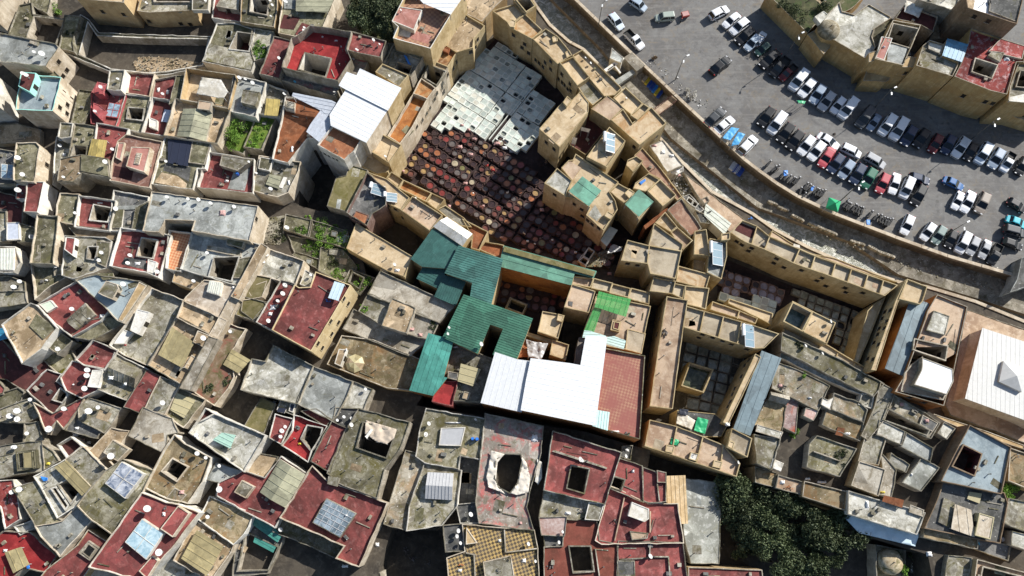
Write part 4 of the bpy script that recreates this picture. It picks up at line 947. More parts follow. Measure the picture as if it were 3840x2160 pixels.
# tannery west row
H("brown dirt roof building at upper end of tannery row",8,'dirt','tan',"2050,-40 2420,-40 2310,60 2190,195 2022,112",p=.3)
H("ochre terrace building of tannery row with dark stair hut",8.4,'dirt','yellow',"2022,115 2218,232 2120,350 2110,430 2060,445 1960,475 1830,390 1920,205",p=.8,s=[(1,'ochre','yellow',"1940,185 1985,210 1960,250 1915,225")],w="2150,360 2130,430 2090,470")
H("rust stained terrace of tannery row with orange hut",8,'stain','yellow',"1830,392 1962,475 1880,605 1725,545",p=.6,s=[(.8,'rust','rust',"1845,418 1905,440 1885,480 1830,458")],w="1960,560 1930,620")
H("tannery row section open to a dark pit court",8,'ochre','cream',"1722,548 1882,606 1770,795 1640,700",p=.4,o=["1705,585 1862,645 1778,765 1672,700"],w="1880,680 1850,750 1830,800")
H("short rust stained roof below pit of tannery row",8,'stain','cream',"1642,705 1772,795 1695,895 1565,845",p=.6,w="1780,850 1760,900")
H("long rust orange walled terrace of tannery row",8,'rusto','cream',"1565,848 1700,893 1560,1150 1450,1305 1335,1230",p=1.2,w="1720,980 1690,1030 1650,1090 1600,1150")
H("square ochre two bay terrace ending tannery row",9,'ochre','yellow',"1285,1212 1465,1312 1352,1475 1190,1375",p=.9,s=[(.2,'ochre','yellow',"1385,1275 1465,1315 1352,1475 1330,1440")])

TREE("1130,80,170|1290,110,180|1200,240,130|1420,60,140|1060,170,110|1330,250,100")

B("60,1180,60,g tall grass at the left side of green plot|260,1120,50,g grass by white wall in green plot")
T(1840,0)
H("ochre terrace at the upper end of the riverside row",8.6,'ochre','yellow',"15,98 210,35 305,118 225,190 155,205",p=.7)
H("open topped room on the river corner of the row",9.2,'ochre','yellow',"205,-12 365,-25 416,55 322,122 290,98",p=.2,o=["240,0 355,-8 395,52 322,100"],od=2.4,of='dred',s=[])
H("ochre terrace with yellow stain and small corner hut",8.8,'ochstain','yellow',"160,205 225,192 312,122 468,272 375,352 205,262",p=.7,s=[(.9,'ochre','yellow',"152,205 190,173 230,190 215,245 175,240")],w="208,318 430,438 412,490 285,430 345,480 310,400")
H("stepped ochre roof with river side hut and inner ledge",8.8,'ochre','yellow',"378,348 500,256 615,335 708,452 738,500 640,556 608,582",p=.8,s=[(.5,'ochre','yellow',"555,335 600,318 608,370 565,380"),(.5,'ochre','yellow',"675,470 712,452 738,498 690,520"),(-.3,'ochre','yellow',"502,455 552,438 632,525 605,575")],w="545,555 545,625 495,565 410,545 440,570 475,605")
H("walled ochre terrace with a dark slit below hut roof",9.2,'ochre','yellow',"622,562 748,512 898,695 785,775",p=.9,w="645,672 615,712 578,712 720,760 650,750 670,770 700,808 725,820")
H("long narrow ochre terrace lining the river wall",8.2,'ochre','yellow',"742,498 832,447 1188,795 1120,862 1030,872 890,702",p=.8)
H("rubble strewn roof below the narrow riverside terrace",8,'conc','yellow',"785,778 888,715 1030,868 925,952 868,900",p=.5)
H("big plain ochre roof with brown rust streak by white vats",9.5,'ochre','yellow',"440,1165 665,905 695,868 735,905 810,828 890,930 885,1012 625,1332",p=.15,s=[(.8,'ochre','yellow',"655,925 695,868 735,905 690,962")],w="505,1290 575,1350")
H("pinkish bare roof between rusty roof and dish terrace",8.8,'pinkc','yellow',"910,985 1060,862 1202,972 1082,1092",p=.15)
H("walled terrace with pots and a dish above river",9,'ochre','yellow',"1110,885 1222,788 1378,935 1280,1042 1200,975",p=.8)
H("tiny walled room beside dish terrace above river",9.6,'ochre','yellow',"1265,1040 1385,936 1442,975 1330,1085",p=.8)
H("big L shaped ochre roof with rust stain by river",9.5,'ochstain','yellow',"1085,1080 1200,985 1285,1112 1455,968 1592,1115 1348,1312",p=.5,w="1210,1190 1500,1240 1300,1330")
H("dark scaffolded drying yard between ochre roofs",5,'dred','yellow',"690,1295 880,1025 1035,1180 862,1405",p=.7,s=[(2.5,'timber','timber',"730,1300 745,1240 785,1250 765,1310",'sheet'),(2.5,'timber','timber',"820,1150 905,1170 885,1200 815,1180",'sheet')])
H("ochre roof carrying a solar heater beside scaffolded yard",10.5,'ochre','yellow',"1075,1148 1222,1275 1052,1512 868,1420",p=.5)
H("short whitewashed hut beside river footbridge",3,'lgrey','white',"1080,525 1098,432 1202,520 1182,572",p=.1)
D("1228,888,14 858,522,12 905,570,14")
SH(1085,1290,10.2,"large silver solar water heater on ochre roof by scaffolded yard",1.0)
T(2840,0)
H("walled garden bank above the parking wall",4.6,'garden','tanw',"90,-60 455,300 520,225 690,150 850,80 1000,-60",p=.2)
H("tan bastion buttress in the parking wall",5,'tan','tanw',"455,310 530,268 665,388 655,430 600,490",p=.1,w="490,350")
H("domed shrine house with chalky white stained roof",6.6,'chalk','tanw',"640,120 745,15 770,100 880,130 1010,35 1218,155 1060,262 1040,330 1072,420 1010,548 700,365 600,340 545,240",p=.35,s=[(1.2,'chalk','chalk',"520,150 600,98 642,130 572,212")])
H("dark sunken roof right of the domed shrine",6,'moss','plas',"1020,400 1060,262 1215,160 1240,185 1110,380 1062,445",p=.3)
H("white walled house with dark court and lilac roof panel",8.4,'lgrey','tanw',"1230,180 1482,225 1322,592 1065,530",p=.9,o=["1235,215 1455,262 1385,430 1185,370"],s=[(.3,'lgrey','white',"1195,400 1362,422 1310,582 1175,552"),(.5,'pinkr','white',"1125,330 1225,345 1150,545 1075,520")])
H("ruined dark rooms behind the lilac panel house",7,'dred','plas',"1250,165 1340,30 1640,150 1592,290 1485,228",p=.6)
H("grey terrace house left of the blue roof panel",9.2,'conc','tanw',"1500,410 1562,362 1692,402 1675,500 1832,560 1772,692 1440,592",p=.7,s=[(.4,'chalk','plas',"1552,378 1680,408 1665,490 1550,440"),(.3,'chalk','plas',"1590,570 1750,625 1730,680 1530,610")])
H("house roofed with a bright blue translucent sheet",9.2,'moss','plas',"1690,500 1730,350 1912,402 1850,562",p=.3,s=[(.8,'bluep','plas',"1722,348 1912,402 1852,562 1675,502",'sheet')])
H("tall brown house with pale metal roof at top right",14,'wmetal','brown',"1885,-60 2420,-60 2355,215 2300,200 1905,70",p=.9,s=[(.4,'dgrey','plas',"2115,-50 2400,-50 2345,195 2100,100")],w="1965,150 2090,192")
H("worn red terrace house with dark court above parking",9.6,'redw','tanw',"1785,692 1850,562 1912,385 1935,255 2200,345 2430,420 2420,560 2350,560 2262,855 2120,822",p=.6,o=["1980,530 2172,590 2122,705 1950,645"],s=[(.5,'redw','plas',"2205,345 2430,415 2400,535 2095,462"),(.6,'conc','plas',"2130,460 2240,475 2200,560 2090,500")],w="1265,628 1340,662 1465,738 1600,785 1865,868 2065,920 2132,935 2160,952 2315,1030 2400,1050")
H("white awning house cut off by the right edge",9,'conc','tanw',"2370,558 2570,580 2570,925 2275,905 2290,780",p=.8,o=["2390,640 2560,660 2560,800 2350,780"],s=[(.6,'white','white',"2285,880 2420,850 2560,870 2560,940 2280,915",'sheet')])
H("grey roof cut off by the top edge beside brown house",9.5,'chalk','plas',"1490,-60 1840,-60 1800,105 1640,50 1470,0",p=.4)
H("dim brown yard between ruined rooms and brown house",5,'dirt','plas',"1640,150 1770,120 1905,250 1920,390 1725,350 1560,355 1592,290",p=.2)
H("long lower retaining wall under the cliff of houses",3.4,'tan','tanw',"655,415 1000,592 1230,682 1450,752 1660,842 2415,1085 2600,1140 2600,1050 2415,1000 1700,780 1200,600 1010,548 700,365",p=0,w="700,512 1145,768 1320,768 1385,815 1515,862 1780,928 1690,905")
H("sheltered tan wall block with corner buttress",4,'tan','tanw',"1005,600 1065,612 1205,690 1190,725 1160,740 960,730",p=.1)
DOME(660,250,108,6,"pale weathered stone dome on the shrine roof","chalkd")
B("370,130,120,d dim green tree in walled garden bank|250,60,80,d darker tree at the upper end of walled garden|600,60,90,d dark shrub behind the dome shrine")
TP("white","torn white tarp over ruined dark rooms","1340,5 1400,18 1505,70 1462,160 1330,105",7.6,.4)
L("1395,430,40,16 w|1150,420,30,20 w|1380,480,30,60 w|2265,530,70,50 w")

H("tall continuous tan wall under the cliff terrace houses",7.7,'tan','tanw',"1010,562 1065,546 1322,608 1440,608 1772,708 2120,838 2262,872 2600,966 2600,880 2262,790 1772,620 1440,520 1065,460 1010,480",p=.1,w="1465,738 1600,785 1865,868 2065,920 2132,935 2315,1030 2400,1050 1340,662")
T(0,520)
H("mossy strip roof house with wide cream right wall",11,'moss','cream',"155,45 320,40 350,75 300,385 130,370 125,230",p=.3,w="425,240")
H("dark roof with blue glass skylight at the left edge",9,'dgrey','plas',"-60,90 130,120 115,230 125,400 -60,400",p=.5,s=[(.8,'glass','white',"8,225 122,235 112,362 4,355",'glass')])
H("small red roof with white border beside taller red roof",9,'red','white',"150,408 258,412 232,548 138,542",p=.25)
H("tall red roof with whitewashed border and cream wall",10.5,'red','white',"258,392 388,398 332,658 222,652",p=.2)
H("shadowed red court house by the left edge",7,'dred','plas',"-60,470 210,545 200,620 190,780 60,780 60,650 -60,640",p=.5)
H("low grey house by left edge below the shadowed red court",7,'conc','plas',"-60,640 50,650 55,920 -60,930",p=.4)
H("house with lilac plastic covered roof box",8.5,'moss','plas',"165,765 312,808 285,925 165,930",p=.3,s=[(.6,'plastic','white',"58,758 170,755 176,912 58,918")])
H("long mottled moss terrace with white left parapet",10.5,'moss','cream',"338,692 517,705 472,1125 278,1120",p=.7)
H("olive grey roof with one dish beside white court house",10,'moss','cream',"548,500 708,507 692,772 500,740 520,600",p=.5)
H("white walled court house with red floor and deep well",10.5,'red','white',"718,520 1038,565 982,825 680,790",p=1.1,o=["850,600 1005,630 970,748 815,732"])
H("grey and green terrace with ladder frames by long roof",10,'dgrey','white',"1035,473 1338,530 1290,822 985,825",p=.7,s=[(.3,'moss','white',"1005,640 1120,640 1100,805 990,805"),(.7,'moss','conc',"1225,625 1340,560 1290,822 1190,815"),(.2,'lgrey','conc',"1060,610 1300,600 1210,640 1050,645")])
H("long pale grey roof with five dishes and junk pile",12.5,'lgrey','cream',"1380,488 2325,615 2250,915 1745,828 1775,735 1490,725 1430,835 1300,825",p=.25,w="2320,730 2270,840")
H("small stone roof with dishes above cluttered strip",10,'conc','white',"545,-151 660,-141 640,-16 560,0 520,-16",p=.3)
H("cluttered narrow strip roof with cables and dishes",8.5,'conc','white',"520,-16 660,0 600,200 540,240 480,400 500,130",p=.4)
H("moss house with dark square opening beside mustard canopy",10,'moss','plas',"680,-136 870,-106 860,-40 820,0 790,190 620,180 650,40",p=.5,o=["672,60 780,72 775,180 632,172"])
H("red terrace with white wall and mustard olive canopy",10,'red','white',"880,-136 1155,-86 1110,35 1075,30 1000,220 930,180 850,100",p=.7,s=[(.9,'must','white',"832,0 970,15 940,178 795,152",'sheet')])
H("plain brown flat roof above the dark curved alley",11,'dirt','plas',"550,190 735,148 965,185 985,342 740,300 660,382 525,377",p=.2,s=[(.3,'moss','plas',"735,148 965,185 985,342 730,290")])
H("pink roofed house with grid skylight and brick terrace",10.5,'brickt','cream',"1070,25 1140,-30 1460,30 1350,435 1265,425 1215,410 1000,370 1020,220",p=.5,s=[(1.6,'pinkr','cream',"1190,73 1362,80 1305,302 1140,250"),(1.75,'grid','cream',"1236,125 1284,130 1256,232 1210,226",'glass'),(.6,'pinkr','cream',"1070,35 1128,35 1090,195 1045,170"),(-.8,'dred','cream',"1060,260 1230,300 1210,395 1040,360")])
H("house shaded by dark navy canopy beside mossy roof",10.5,'moss','white',"1500,-12 1905,40 1850,262 1780,262 1740,450 1380,402",p=.6,s=[(.4,'navy','steel',"1520,5 1742,22 1700,250 1520,220",'sheet'),(.5,'moss','plas',"1742,18 1905,42 1850,235 1705,215"),(.2,'dirt','plas',"1465,305 1610,340 1690,405 1680,450 1395,395"),(-.5,'dgrey','plas',"1500,235 1740,270 1720,400 1610,335 1490,300")])
H("white walled terrace half red half grey with hut",10.5,'red','white',"1878,125 2292,190 2282,485 1792,432",p=1.2,s=[(1.5,'conc','plas',"2010,145 2290,190 2255,215 2150,290 1988,240"),(.03,'lgrey','white',"2120,290 2275,240 2215,470 2060,455")])
H("red roof house with square railed well and white walls",10.5,'red','white',"1095,812 1540,880 1430,1245 1320,1200 998,1142",p=1,o=["1285,900 1418,920 1378,1078 1242,1058"],ow='cream',s=[(.8,'white','white',"1340,1090 1418,1115 1392,1222 1330,1205"),(.05,'dgrey','conc',"1130,1075 1320,1090 1330,1190 1100,1135")])
H("narrow white walled terrace with orange chequered tiles",10.5,'checkp','white',"1535,835 1732,860 1632,1192 1505,1165",p=1.1)
H("grey courtyard house with tall well beside tan wall",10.5,'lgrey','white',"1740,855 2200,920 2375,970 2180,1330 1640,1172",p=.8,o=["1940,1080 2160,1070 2090,1285 1895,1240"],s=[(1.2,'moss','plas',"2055,898 2215,925 2192,992 2048,952"),(.4,'moss','plas',"2165,1085 2310,1060 2190,1262 2105,1262"),(.4,'conc','plas',"1880,965 2180,1010 2180,1070 1870,1010")])
H("small ochre earth roof with one dish above alley",10,'dirt','tan',"1600,1175 1845,1215 1795,1372 1568,1290",p=.3)
H("white stair house with narrow red roof and pit",10,'conc','white',"590,885 950,900 1000,930 990,1060 960,1165 665,1260 565,1230",p=.3,o=["800,980 882,980 852,1092 790,1082"],s=[(1.2,'red','white',"597,888 682,898 660,1062 580,1002"),(.4,'moss','plas',"870,930 1000,935 990,1060 960,1165 880,1130"),],w="650,1115")
H("tan ledge roof below the white walled court house",9.5,'dirt','plas',"620,790 1085,830 1050,905 960,912 700,880",p=.2)
H("mossy court with grey awning above brown alley",9,'moss','cream',"290,1140 560,1150 580,1255 450,1330 320,1440",p=.9,s=[(.4,'conc','plas',"480,1160 560,1155 570,1230 490,1240")])
H("ribbed pale glass roof at the left edge",9,'plas','white',"-60,985 130,985 178,1120 120,1200 -60,1200",p=.3,s=[(.5,'gglass','white',"-50,990 128,988 118,1190 -50,1190",'glass')])
H("grey cluttered low roof with two dishes at left edge",8,'conc','plas',"-60,1255 80,1250 215,1300 220,1385 -60,1390",p=.3)
H("ragged grey ledge roof at left edge above dark red court",8.3,'conc','plas',"-60,1388 222,1388 235,1480 80,1510 -60,1530",p=.2)
D("157,175,28 200,325,24 120,345,26 545,12,20 540,62,20 572,348,16 948,210,24 1015,97,20 160,468,32 1500,205,16 680,675,20 1510,530,20 1700,545,16 1795,552,20 1905,585,20 2118,617,20 1045,635,24 285,890,26 1175,1058,22 1155,1128,22 1818,868,20 1873,1035,18 1750,1290,20 915,1033,20 893,1102,20 500,1160,16 175,1295,22 122,1345,26 1450,1225,22 2252,208,13 2320,312,14")
L("2050,380,45,30 w|700,370,30,40 k|710,310,25,15 w|1240,1130,60,40 w|1470,1160,40,50 w|575,140,40,40 w|2010,670,70,70 p|415,1280,30,20 w|900,580,60,14 w|1500,1215,30,40 w")
BR("2145,312")
T(900,520)
H("house with olive lean-to canopy and pale pipes",10,'conc','cream',"180,160 300,178 540,215 520,290 430,480 340,520 110,460",p=.6,s=[(.8,'moss','white',"182,163 302,185 265,292 165,270"),(.3,'olive','plas',"270,322 372,342 350,455 232,412",'sheet'),(.1,'white','white',"395,345 425,352 385,450 350,440")])
H("sloping olive moss roof beside solar panel house",9,'moss2','plas',"1020,240 1158,282 970,662 785,610 870,350 960,330 975,275",p=.15)
H("plum walled house with grey floor and solar panels",10,'dgrey','plum',"1150,305 1325,450 1322,600 1200,680 1150,790 962,665",p=1.3,s=[(.5,'rustl','plum',"1050,650 1165,690 1135,785 1010,725")])
H("low ochre yard roof under the square two bay terrace",6.5,'ochre','yellow',"1150,170 1200,120 1360,215 1340,300 1240,320 1060,225",p=.3)
H("small straw filled terrace room beside dye vats",8,'ochre','yellow',"1372,298 1482,372 1432,445 1325,352",p=.9)
H("long rust stained terrace room beside dye vats",8,'stain','yellow',"1482,372 1738,490 1682,568 1432,445",p=.9)
H("end terrace room with pale rubble beside dye vats",8,'ochre','yellow',"1738,490 1858,548 1782,642 1685,568",p=.9)
H("smooth ochre terrace behind the dye vat rooms",9.2,'ochre','yellow',"1160,300 1330,362 1535,532 1460,645 1315,575 1300,460",p=.4,w="1345,605 1410,640 1480,720 1560,760 1690,830")
H("balustraded terrace with washing beside white pitched roof",9.4,'pinkc','yellow',"1562,518 1835,692 1722,835 1455,645",p=.8)
H("stony roof strip above dye vats by white pitched roof",8.2,'conc','yellow',"1785,640 1860,600 2030,715 2100,800 2000,790 1870,710",p=.4)
H("rust terrace with doorway beside the white pitched roof",8,'rust','yellow',"2010,722 2248,840 2165,1010 2090,990 2100,880",p=.7)
H("low rust room at the corner of long green shed",7.5,'rust','yellow',"2220,930 2392,962 2372,1092 2160,1000",p=.7)
H("white pitched roof at the edge of dye vats",10,'white','yellow',"1872,708 2108,862 2010,975 1745,800",p=0,s=[(.9,'white','yellow',"1872,708 2108,862 2015,975 1750,795",'gable')])
H("large sloping plain ochre roof by the dark pit",9,'ochre','yellow',"1050,762 1562,1065 1490,1250 1330,1195 962,992",p=.25)
H("dark green corrugated shed roof next to ochre slope",10,'dgreen','yellow',"1750,820 2008,975 1870,1168 1650,1150 1558,1088",p=0)
H("bright green corrugated roof with central notch",10.6,'greenb','yellow',"1985,978 2372,1095 2345,1210 2270,1491 2090,1449 2112,1300 1865,1212",p=0)
H("teal corrugated lean-to below dark green shed roof",9,'teal','yellow',"1700,1090 1870,1165 1800,1352 1610,1262",p=0)
H("narrow dark corrugated roof hanging off bright green roof",9.6,'dgreen','yellow',"1850,1245 2038,1292 1950,1502 1770,1425",p=0)
H("weedy ruined roof by rubble slope",6,'moss','plas',"420,690 650,740 620,880 400,812",p=.25)
H("weedy ruined roof with grey vent box",6.2,'moss','plas',"650,742 965,840 940,975 620,882",p=.25,s=[(.5,'lgrey','conc',"828,830 885,840 872,890 820,880")])
H("sunken ruined court between weedy roofs",4.5,'moss','plas',"440,880 740,930 705,1090 500,1025",p=.4)
H("dark mossy weedy roof beside tan sloping roof",5.5,'moss','plas',"740,990 925,1010 1050,1160 1010,1230 900,1285 715,1190",p=.25,s=[(.3,'conc','conc',"810,1000 915,1015 900,1060 805,1045")])
H("weedy ledge with concrete vent below ruined court",5.2,'moss','plas',"500,1020 715,1085 715,1190 570,1110 470,1050",p=.2,s=[(.5,'lgrey','conc',"605,1080 660,1090 640,1140 592,1125")])
H("chalky grey roof with two dishes beside long tan wall",10,'chalk','cream',"225,990 568,1110 497,1322 280,1255 160,1225",p=.8)
H("grey hut between chalky roof and red tile edged terrace",10.5,'conc','white',"590,1185 672,1228 640,1352 540,1318",p=.2)
H("ruined dark court with pink door in weeds",6,'moss','plas',"1000,1190 1205,1262 1082,1402 935,1312",p=.3,o=["1020,1212 1118,1260 1076,1348 988,1292"])
H("upper stretch of tan party wall between the hill houses",11.4,'dirt','cream',"190,955 240,985 -10,1448 -71,1423",p=.1)
H("middle stretch of tan party wall between the hill houses",11,'cream','cream',"-78,1436 -17,1460 -205,1807 -274,1787",p=.1)
H("lower stretch of tan party wall between the hill houses",11.3,'pgrey','plas',"-281,1800 -212,1820 -455,2270 -535,2255",p=.1)
D("78,210,13 275,455,22 320,860,26 237,1050,22 213,1115,16 655,1210,16 405,1330,24 385,1405,24 1590,538,10 1398,1140,18 1192,778,14 1315,160,16")
B("710,765,75,g green leafy bush on the weedy vent roof|850,960,110,g wide green weeds along weedy vent roof edge|680,1030,60,g small green weeds over ruined court|860,790,35,g tiny weeds by the grey vent box|380,790,70,d dull scrub on rubble slope below grey roof|1110,1290,70,g dry weeds beside ruined dark court|1050,1180,50,g small weeds above ruined dark court|620,720,40,g grass tuft at weedy roof corner")
RB("250,720 400,690 400,860 360,960 210,950 200,900","conc","heap of pale rubble at foot of long grey roof")
SH(1235,430,10.3,"left silver solar water heater on plum walled house",1.0,-8)
SH(1362,500,10.3,"right silver solar water heater on plum walled house",.85,5)
L("1420,1190,50,35 w|440,395,25,60 w|540,30,40,50 k|1620,600,15,30 n|1560,640,15,30 n|1650,660,15,30 n|470,90,25,80 w")
B("770,880,95,g spreading weeds across middle of weedy vent roof|910,900,90,g weeds by the right end of weedy vent roof|820,1110,80,d dry olive weeds on dark mossy weedy roof|560,790,60,g weeds beside the weedy ruined roof wall|640,960,70,g weeds over the sunken ruined court|900,1230,70,g weeds at lower corner of dark mossy weedy roof|340,900,80,d scrub along the foot of rubble slope")
T(1840,520)
H("big ochre workshop block with flat green shelter roof",9.5,'ochre','yellow',"745,190 770,135 1160,392 1078,480 1130,560 1150,640 1022,832 865,690 900,620 760,540 680,525 735,375 640,262 705,195",p=.5,s=[(2.2,'jgreen','yellow',"830,340 1002,470 890,612 708,475",'sheet'),(.25,'pinkc','yellow',"640,262 705,195 822,265 738,378"),(-.1,'chalk','yellow',"880,690 945,600 1005,700 960,750"),(.9,'ochre','yellow',"1060,655 1117,690 1085,730 1030,697")],w="755,590 825,640 880,740 920,775 980,810 830,700")
H("chalky white roof corner building facing brown vats",10,'chalk','yellow',"602,265 738,378 700,462 680,522 485,402",p=.3,w="580,505")
H("small double ochre room between two green shelters",9.3,'ochre','yellow',"1078,478 1157,402 1305,485 1260,545 1205,580",p=.7,s=[(.5,'ochre','yellow',"1213,492 1256,450 1305,485 1262,545")])
H("ochre building under second flat green shelter roof",8.5,'ochre','yellow',"1205,585 1340,455 1480,570 1345,735",p=.4,s=[(2.2,'jgreen','yellow',"1342,458 1477,570 1342,707 1215,592",'sheet')])
H("ochre terrace with blue cloth beside riverside lane",9,'ochre','yellow',"1310,400 1430,312 1535,372 1405,478 1290,450",p=.6)
H("walled square ochre terrace right of second green shelter",9.4,'ochre','yellow',"1535,365 1682,510 1560,612 1420,472",p=.9)
H("small square hut by pink stained strip roof",8.5,'ochre','yellow',"1242,190 1320,155 1382,200 1290,300 1228,240",p=.6,w="1262,235")
H("long pink stained strip roof along riverside lane",7.5,'pinkst','yellow',"1300,150 1375,80 1545,270 1735,525 1690,560 1535,365 1440,318",p=.3)
H("white timber drying deck over river edge",6,'whitew','plas',"1440,60 1560,10 1745,240 1600,302",p=.15)
H("brown stained roof wedge beside white frame shed",8,'pinkst','plas',"1600,645 1730,538 1912,812 1812,885",p=.3)
H("small square hut on quay beside white frames",4.5,'pinkc','plas',"1910,545 1960,520 1985,560 1935,592",p=.3)
H("skeletal white frame shed without roof",4,'dgrey','white',"1735,525 1800,500 1935,640 1900,665 1825,620",p=.1,o=["1795,535 1830,560 1815,590 1780,560","1845,570 1875,590 1855,615 1828,600"],od=2)
H("pale glass greenhouse shed along quay",3.5,'gglass','white',"1955,600 2170,770 2115,855 1940,690",p=0)
H("grey tin shack at downstream end of white frames",3.5,'dgrey','plas',"1850,650 1940,680 1985,770 1900,760",p=.1)
H("pinkish quay paving strip beside river",1.2,'pinkc','plas',"1745,300 2300,730 2170,850 1990,680 1850,480",p=0)
H("rust red ramp roof behind brown vat court",6.5,'rust','rust',"1385,790 1600,625 1620,660 1400,820",p=.1)
H("narrow ochre walled terrace at tip of grey roofed block",9,'ochre','yellow',"1490,760 1580,662 1692,795 1630,845",p=.9)
H("pink ochre walled terrace beside stained roof wedge",9,'pinkc','yellow',"1630,845 1692,800 1832,922 1742,1005",p=.9)
H("grey roofed block with three walled bays by small solar house",9.6,'gochre','yellow',"1480,765 1745,955 1675,1268 1445,1222 1420,1132 1180,1102 1240,915 1430,965",p=.6,s=[(0,'yellow','yellow',"1430,965 1735,1018",'div'),(0,'yellow','yellow',"1438,968 1420,1132",'div')],w="1240,1130 1330,1145 1430,1330")
H("tall ochre walled terrace left of white solar house",9.4,'ochre','yellow',"1848,835 1955,818 1992,1062 1840,1048",p=.8)
H("white floored house with upright solar panels",9,'lgrey','yellow',"1985,900 2140,930 2142,1065 2092,1272 1960,1212 1975,1060",p=.7)
H("tiny ochre roof room above white solar house",9.8,'ochre','yellow',"2090,860 2170,848 2168,912 2090,922",p=.4)
H("sunken ochre yard between solar house and walled terrace",6.5,'ochre','yellow',"1840,1050 1990,1065 1960,1215 1830,1180",p=.3)
H("broad rust ochre terrace below the white solar house",8.8,'ochstain','yellow',"1700,1150 1992,1228 1952,1362 1680,1292",p=.5)
H("ochre room with junk in its corner at block end",9,'gochre','yellow',"1478,1247 1678,1288 1650,1405 1440,1380",p=.8)
H("small grey walled bay beside junk corner room",8.8,'gochre','yellow',"1668,1308 1765,1328 1742,1450 1640,1405",p=.7)
H("ochre walled bay right of small grey bay",9,'ochre','yellow',"1765,1328 1982,1352 1950,1545 1745,1490",p=.8)
H("long green roofed shed with mossy stone ridge by vats",9.3,'jgreen','rusto',"85,1150 112,1020 125,978 948,1205 928,1252 755,1210 725,1318",p=0,s=[(.35,'moss2','moss',"125,975 948,1203 932,1245 112,1020")])
H("low grey glass lean to in shade of workshop block",4,'gglass','plas',"1045,785 1140,830 1050,962 990,905",p=0)
H("cream basin frame standing beside brown vats",2,'plas','white',"890,978 945,1020 862,1155 790,1100",p=.1,o=["888,995 932,1022 890,1085 845,1062","840,1078 880,1098 858,1140 805,1105"],od=1.2)
TP("blue","blue cloth on ochre terrace by riverside lane","1345,395 1400,362 1405,380 1360,420",8.8,.1)
TP("white","crumpled white sheet over the riverside debris","1610,295 1740,235 1745,295 1680,330",5,.8)
RB("1660,330 1720,320 1850,470 1740,520 1690,430","white","heap of pale debris and poles beside riverside lane")
RB("1020,1010 1190,965 1195,1000 1120,1040 1000,1160 870,1160 900,1080","stain","brown rubble spoil beside cream basin frame")
TP("plast","crumpled grey plastic sheet beside brown vats","1085,975 1110,955 1195,985 1185,1015 1050,1045",1.2,.6)
SH(2065,1030,9.2,"tall silver solar water heater on white floored house",1.15,0)
L("2360,720,50,30 b|1635,1300,20,20 w|1945,1130,25,25 w|1780,830,10,10 w")
T(2840,520)
H("long ochre riverside row divided into eight walled bays",8.6,'gochre','yellow',"-135,735 0,790 115,885 525,1058 1005,1230 1275,1325 1155,1425 965,1357 670,1247 330,1128 65,1002 -110,935 -245,850",p=.8,s=[(0,'yellow','yellow',"115,885 68,1002",'div'),(0,'yellow','yellow',"385,1000 330,1128",'div'),(0,'yellow','yellow',"527,1058 488,1180",'div'),(0,'yellow','yellow',"712,1122 675,1248",'div'),(0,'yellow','yellow',"857,1178 818,1308",'div'),(0,'yellow','yellow',"1005,1230 965,1357",'div'),(0,'yellow','yellow',"1146,1280 1110,1410",'div'),(0,'yellow','yellow',"0,790 -50,960",'div'),(-.6,'dred','yellow',"-165,770 -20,830 -60,915 -215,840")],w="175,1085 150,1125 240,1165 400,1190 585,1260 540,1285 620,1332 795,1350 800,1390 955,1395 -140,960 -185,930 -50,990 -80,1015")
H("pale covered channel roof on river side of bay row",7.5,'pinkc','yellow',"135,830 330,955 440,1030 700,1080 1270,1300 1000,1225 520,1055 115,885",p=.15,s=[(.2,'white','white',"330,950 385,965 385,990 325,975")])
H("ochre tower with one terrace ending the riverside row",9.6,'ochre','yellow',"1357,1268 1542,1337 1500,1472 1475,1500 1282,1450",p=.7)
CAR("riverside kerb","1270,0 1400,85 v silverblue|1080,130 1190,265 h whiteblue|1225,285 1375,440 p white|1660,150 1490,165 v paleg|1985,160 2150,75 h white|2250,130 2110,240 s white|2340,180 2165,310 h white|2390,265 2215,400 h black|2430,330 2310,450 h silverblue|1990,670 2165,525 s black",1840,0)
CAR("kerb edge by river wall","1950,1140 2110,990 s darkgrey|2035,1200 2195,1070 s white|2245,1400 2410,1230 h white",1840,0)
CAR("shaded row under the tan wall","0,385 50,315 h white|110,405 -10,490 h darkgreen|195,470 30,610 s black|275,530 130,690 p black|345,600 215,715 p darkred|440,650 300,820 v white|515,725 385,875 h white|600,775 490,940 h greyblue|685,845 570,995 h silver|785,890 680,1020 h white|880,910 750,1070 v white|1035,985 905,1155 v darkgrey|1105,1040 1010,1175 s greyblue|1225,1060 1115,1220 v white|1325,1090 1220,1265 v white|1415,1150 1320,1315 h darkblue|1535,1180 1430,1330 h black|1650,1225 1570,1380 h darkred|1765,1230 1685,1390 h darkblue|1890,1255 1780,1425 r white|1960,1300 1890,1450 h black|2085,1315 1990,1480 v whiteblue|2205,1356 2110,1521 h greyblue|2315,1386 2220,1551 p white|2430,1430 2360,1580 h black",2840,0)
CAR("middle parking row","140,980 20,1145 h black|235,1040 110,1210 v white|310,1125 195,1290 h black|405,1185 270,1360 h black|510,1235 375,1405 h white|600,1290 470,1450 h white|680,1341 570,1511 s red|765,1406 650,1561 h darkblue|860,1461 750,1611 h greyblue|960,1486 850,1671 h darkblue|1055,1531 955,1701 h green|1170,1576 1095,1746 h red|1265,1571 1215,1756 s white|1385,1621 1310,1796 v white|1505,1676 1410,1861 h black",2840,0)
CAR("double parked behind the middle row","545,1220 735,1340 s white|765,1330 935,1410 v white|980,1411 1155,1511 v silver|1370,1596 1560,1646 h darkblue|1690,1621 1860,1701 s blue",2840,0)
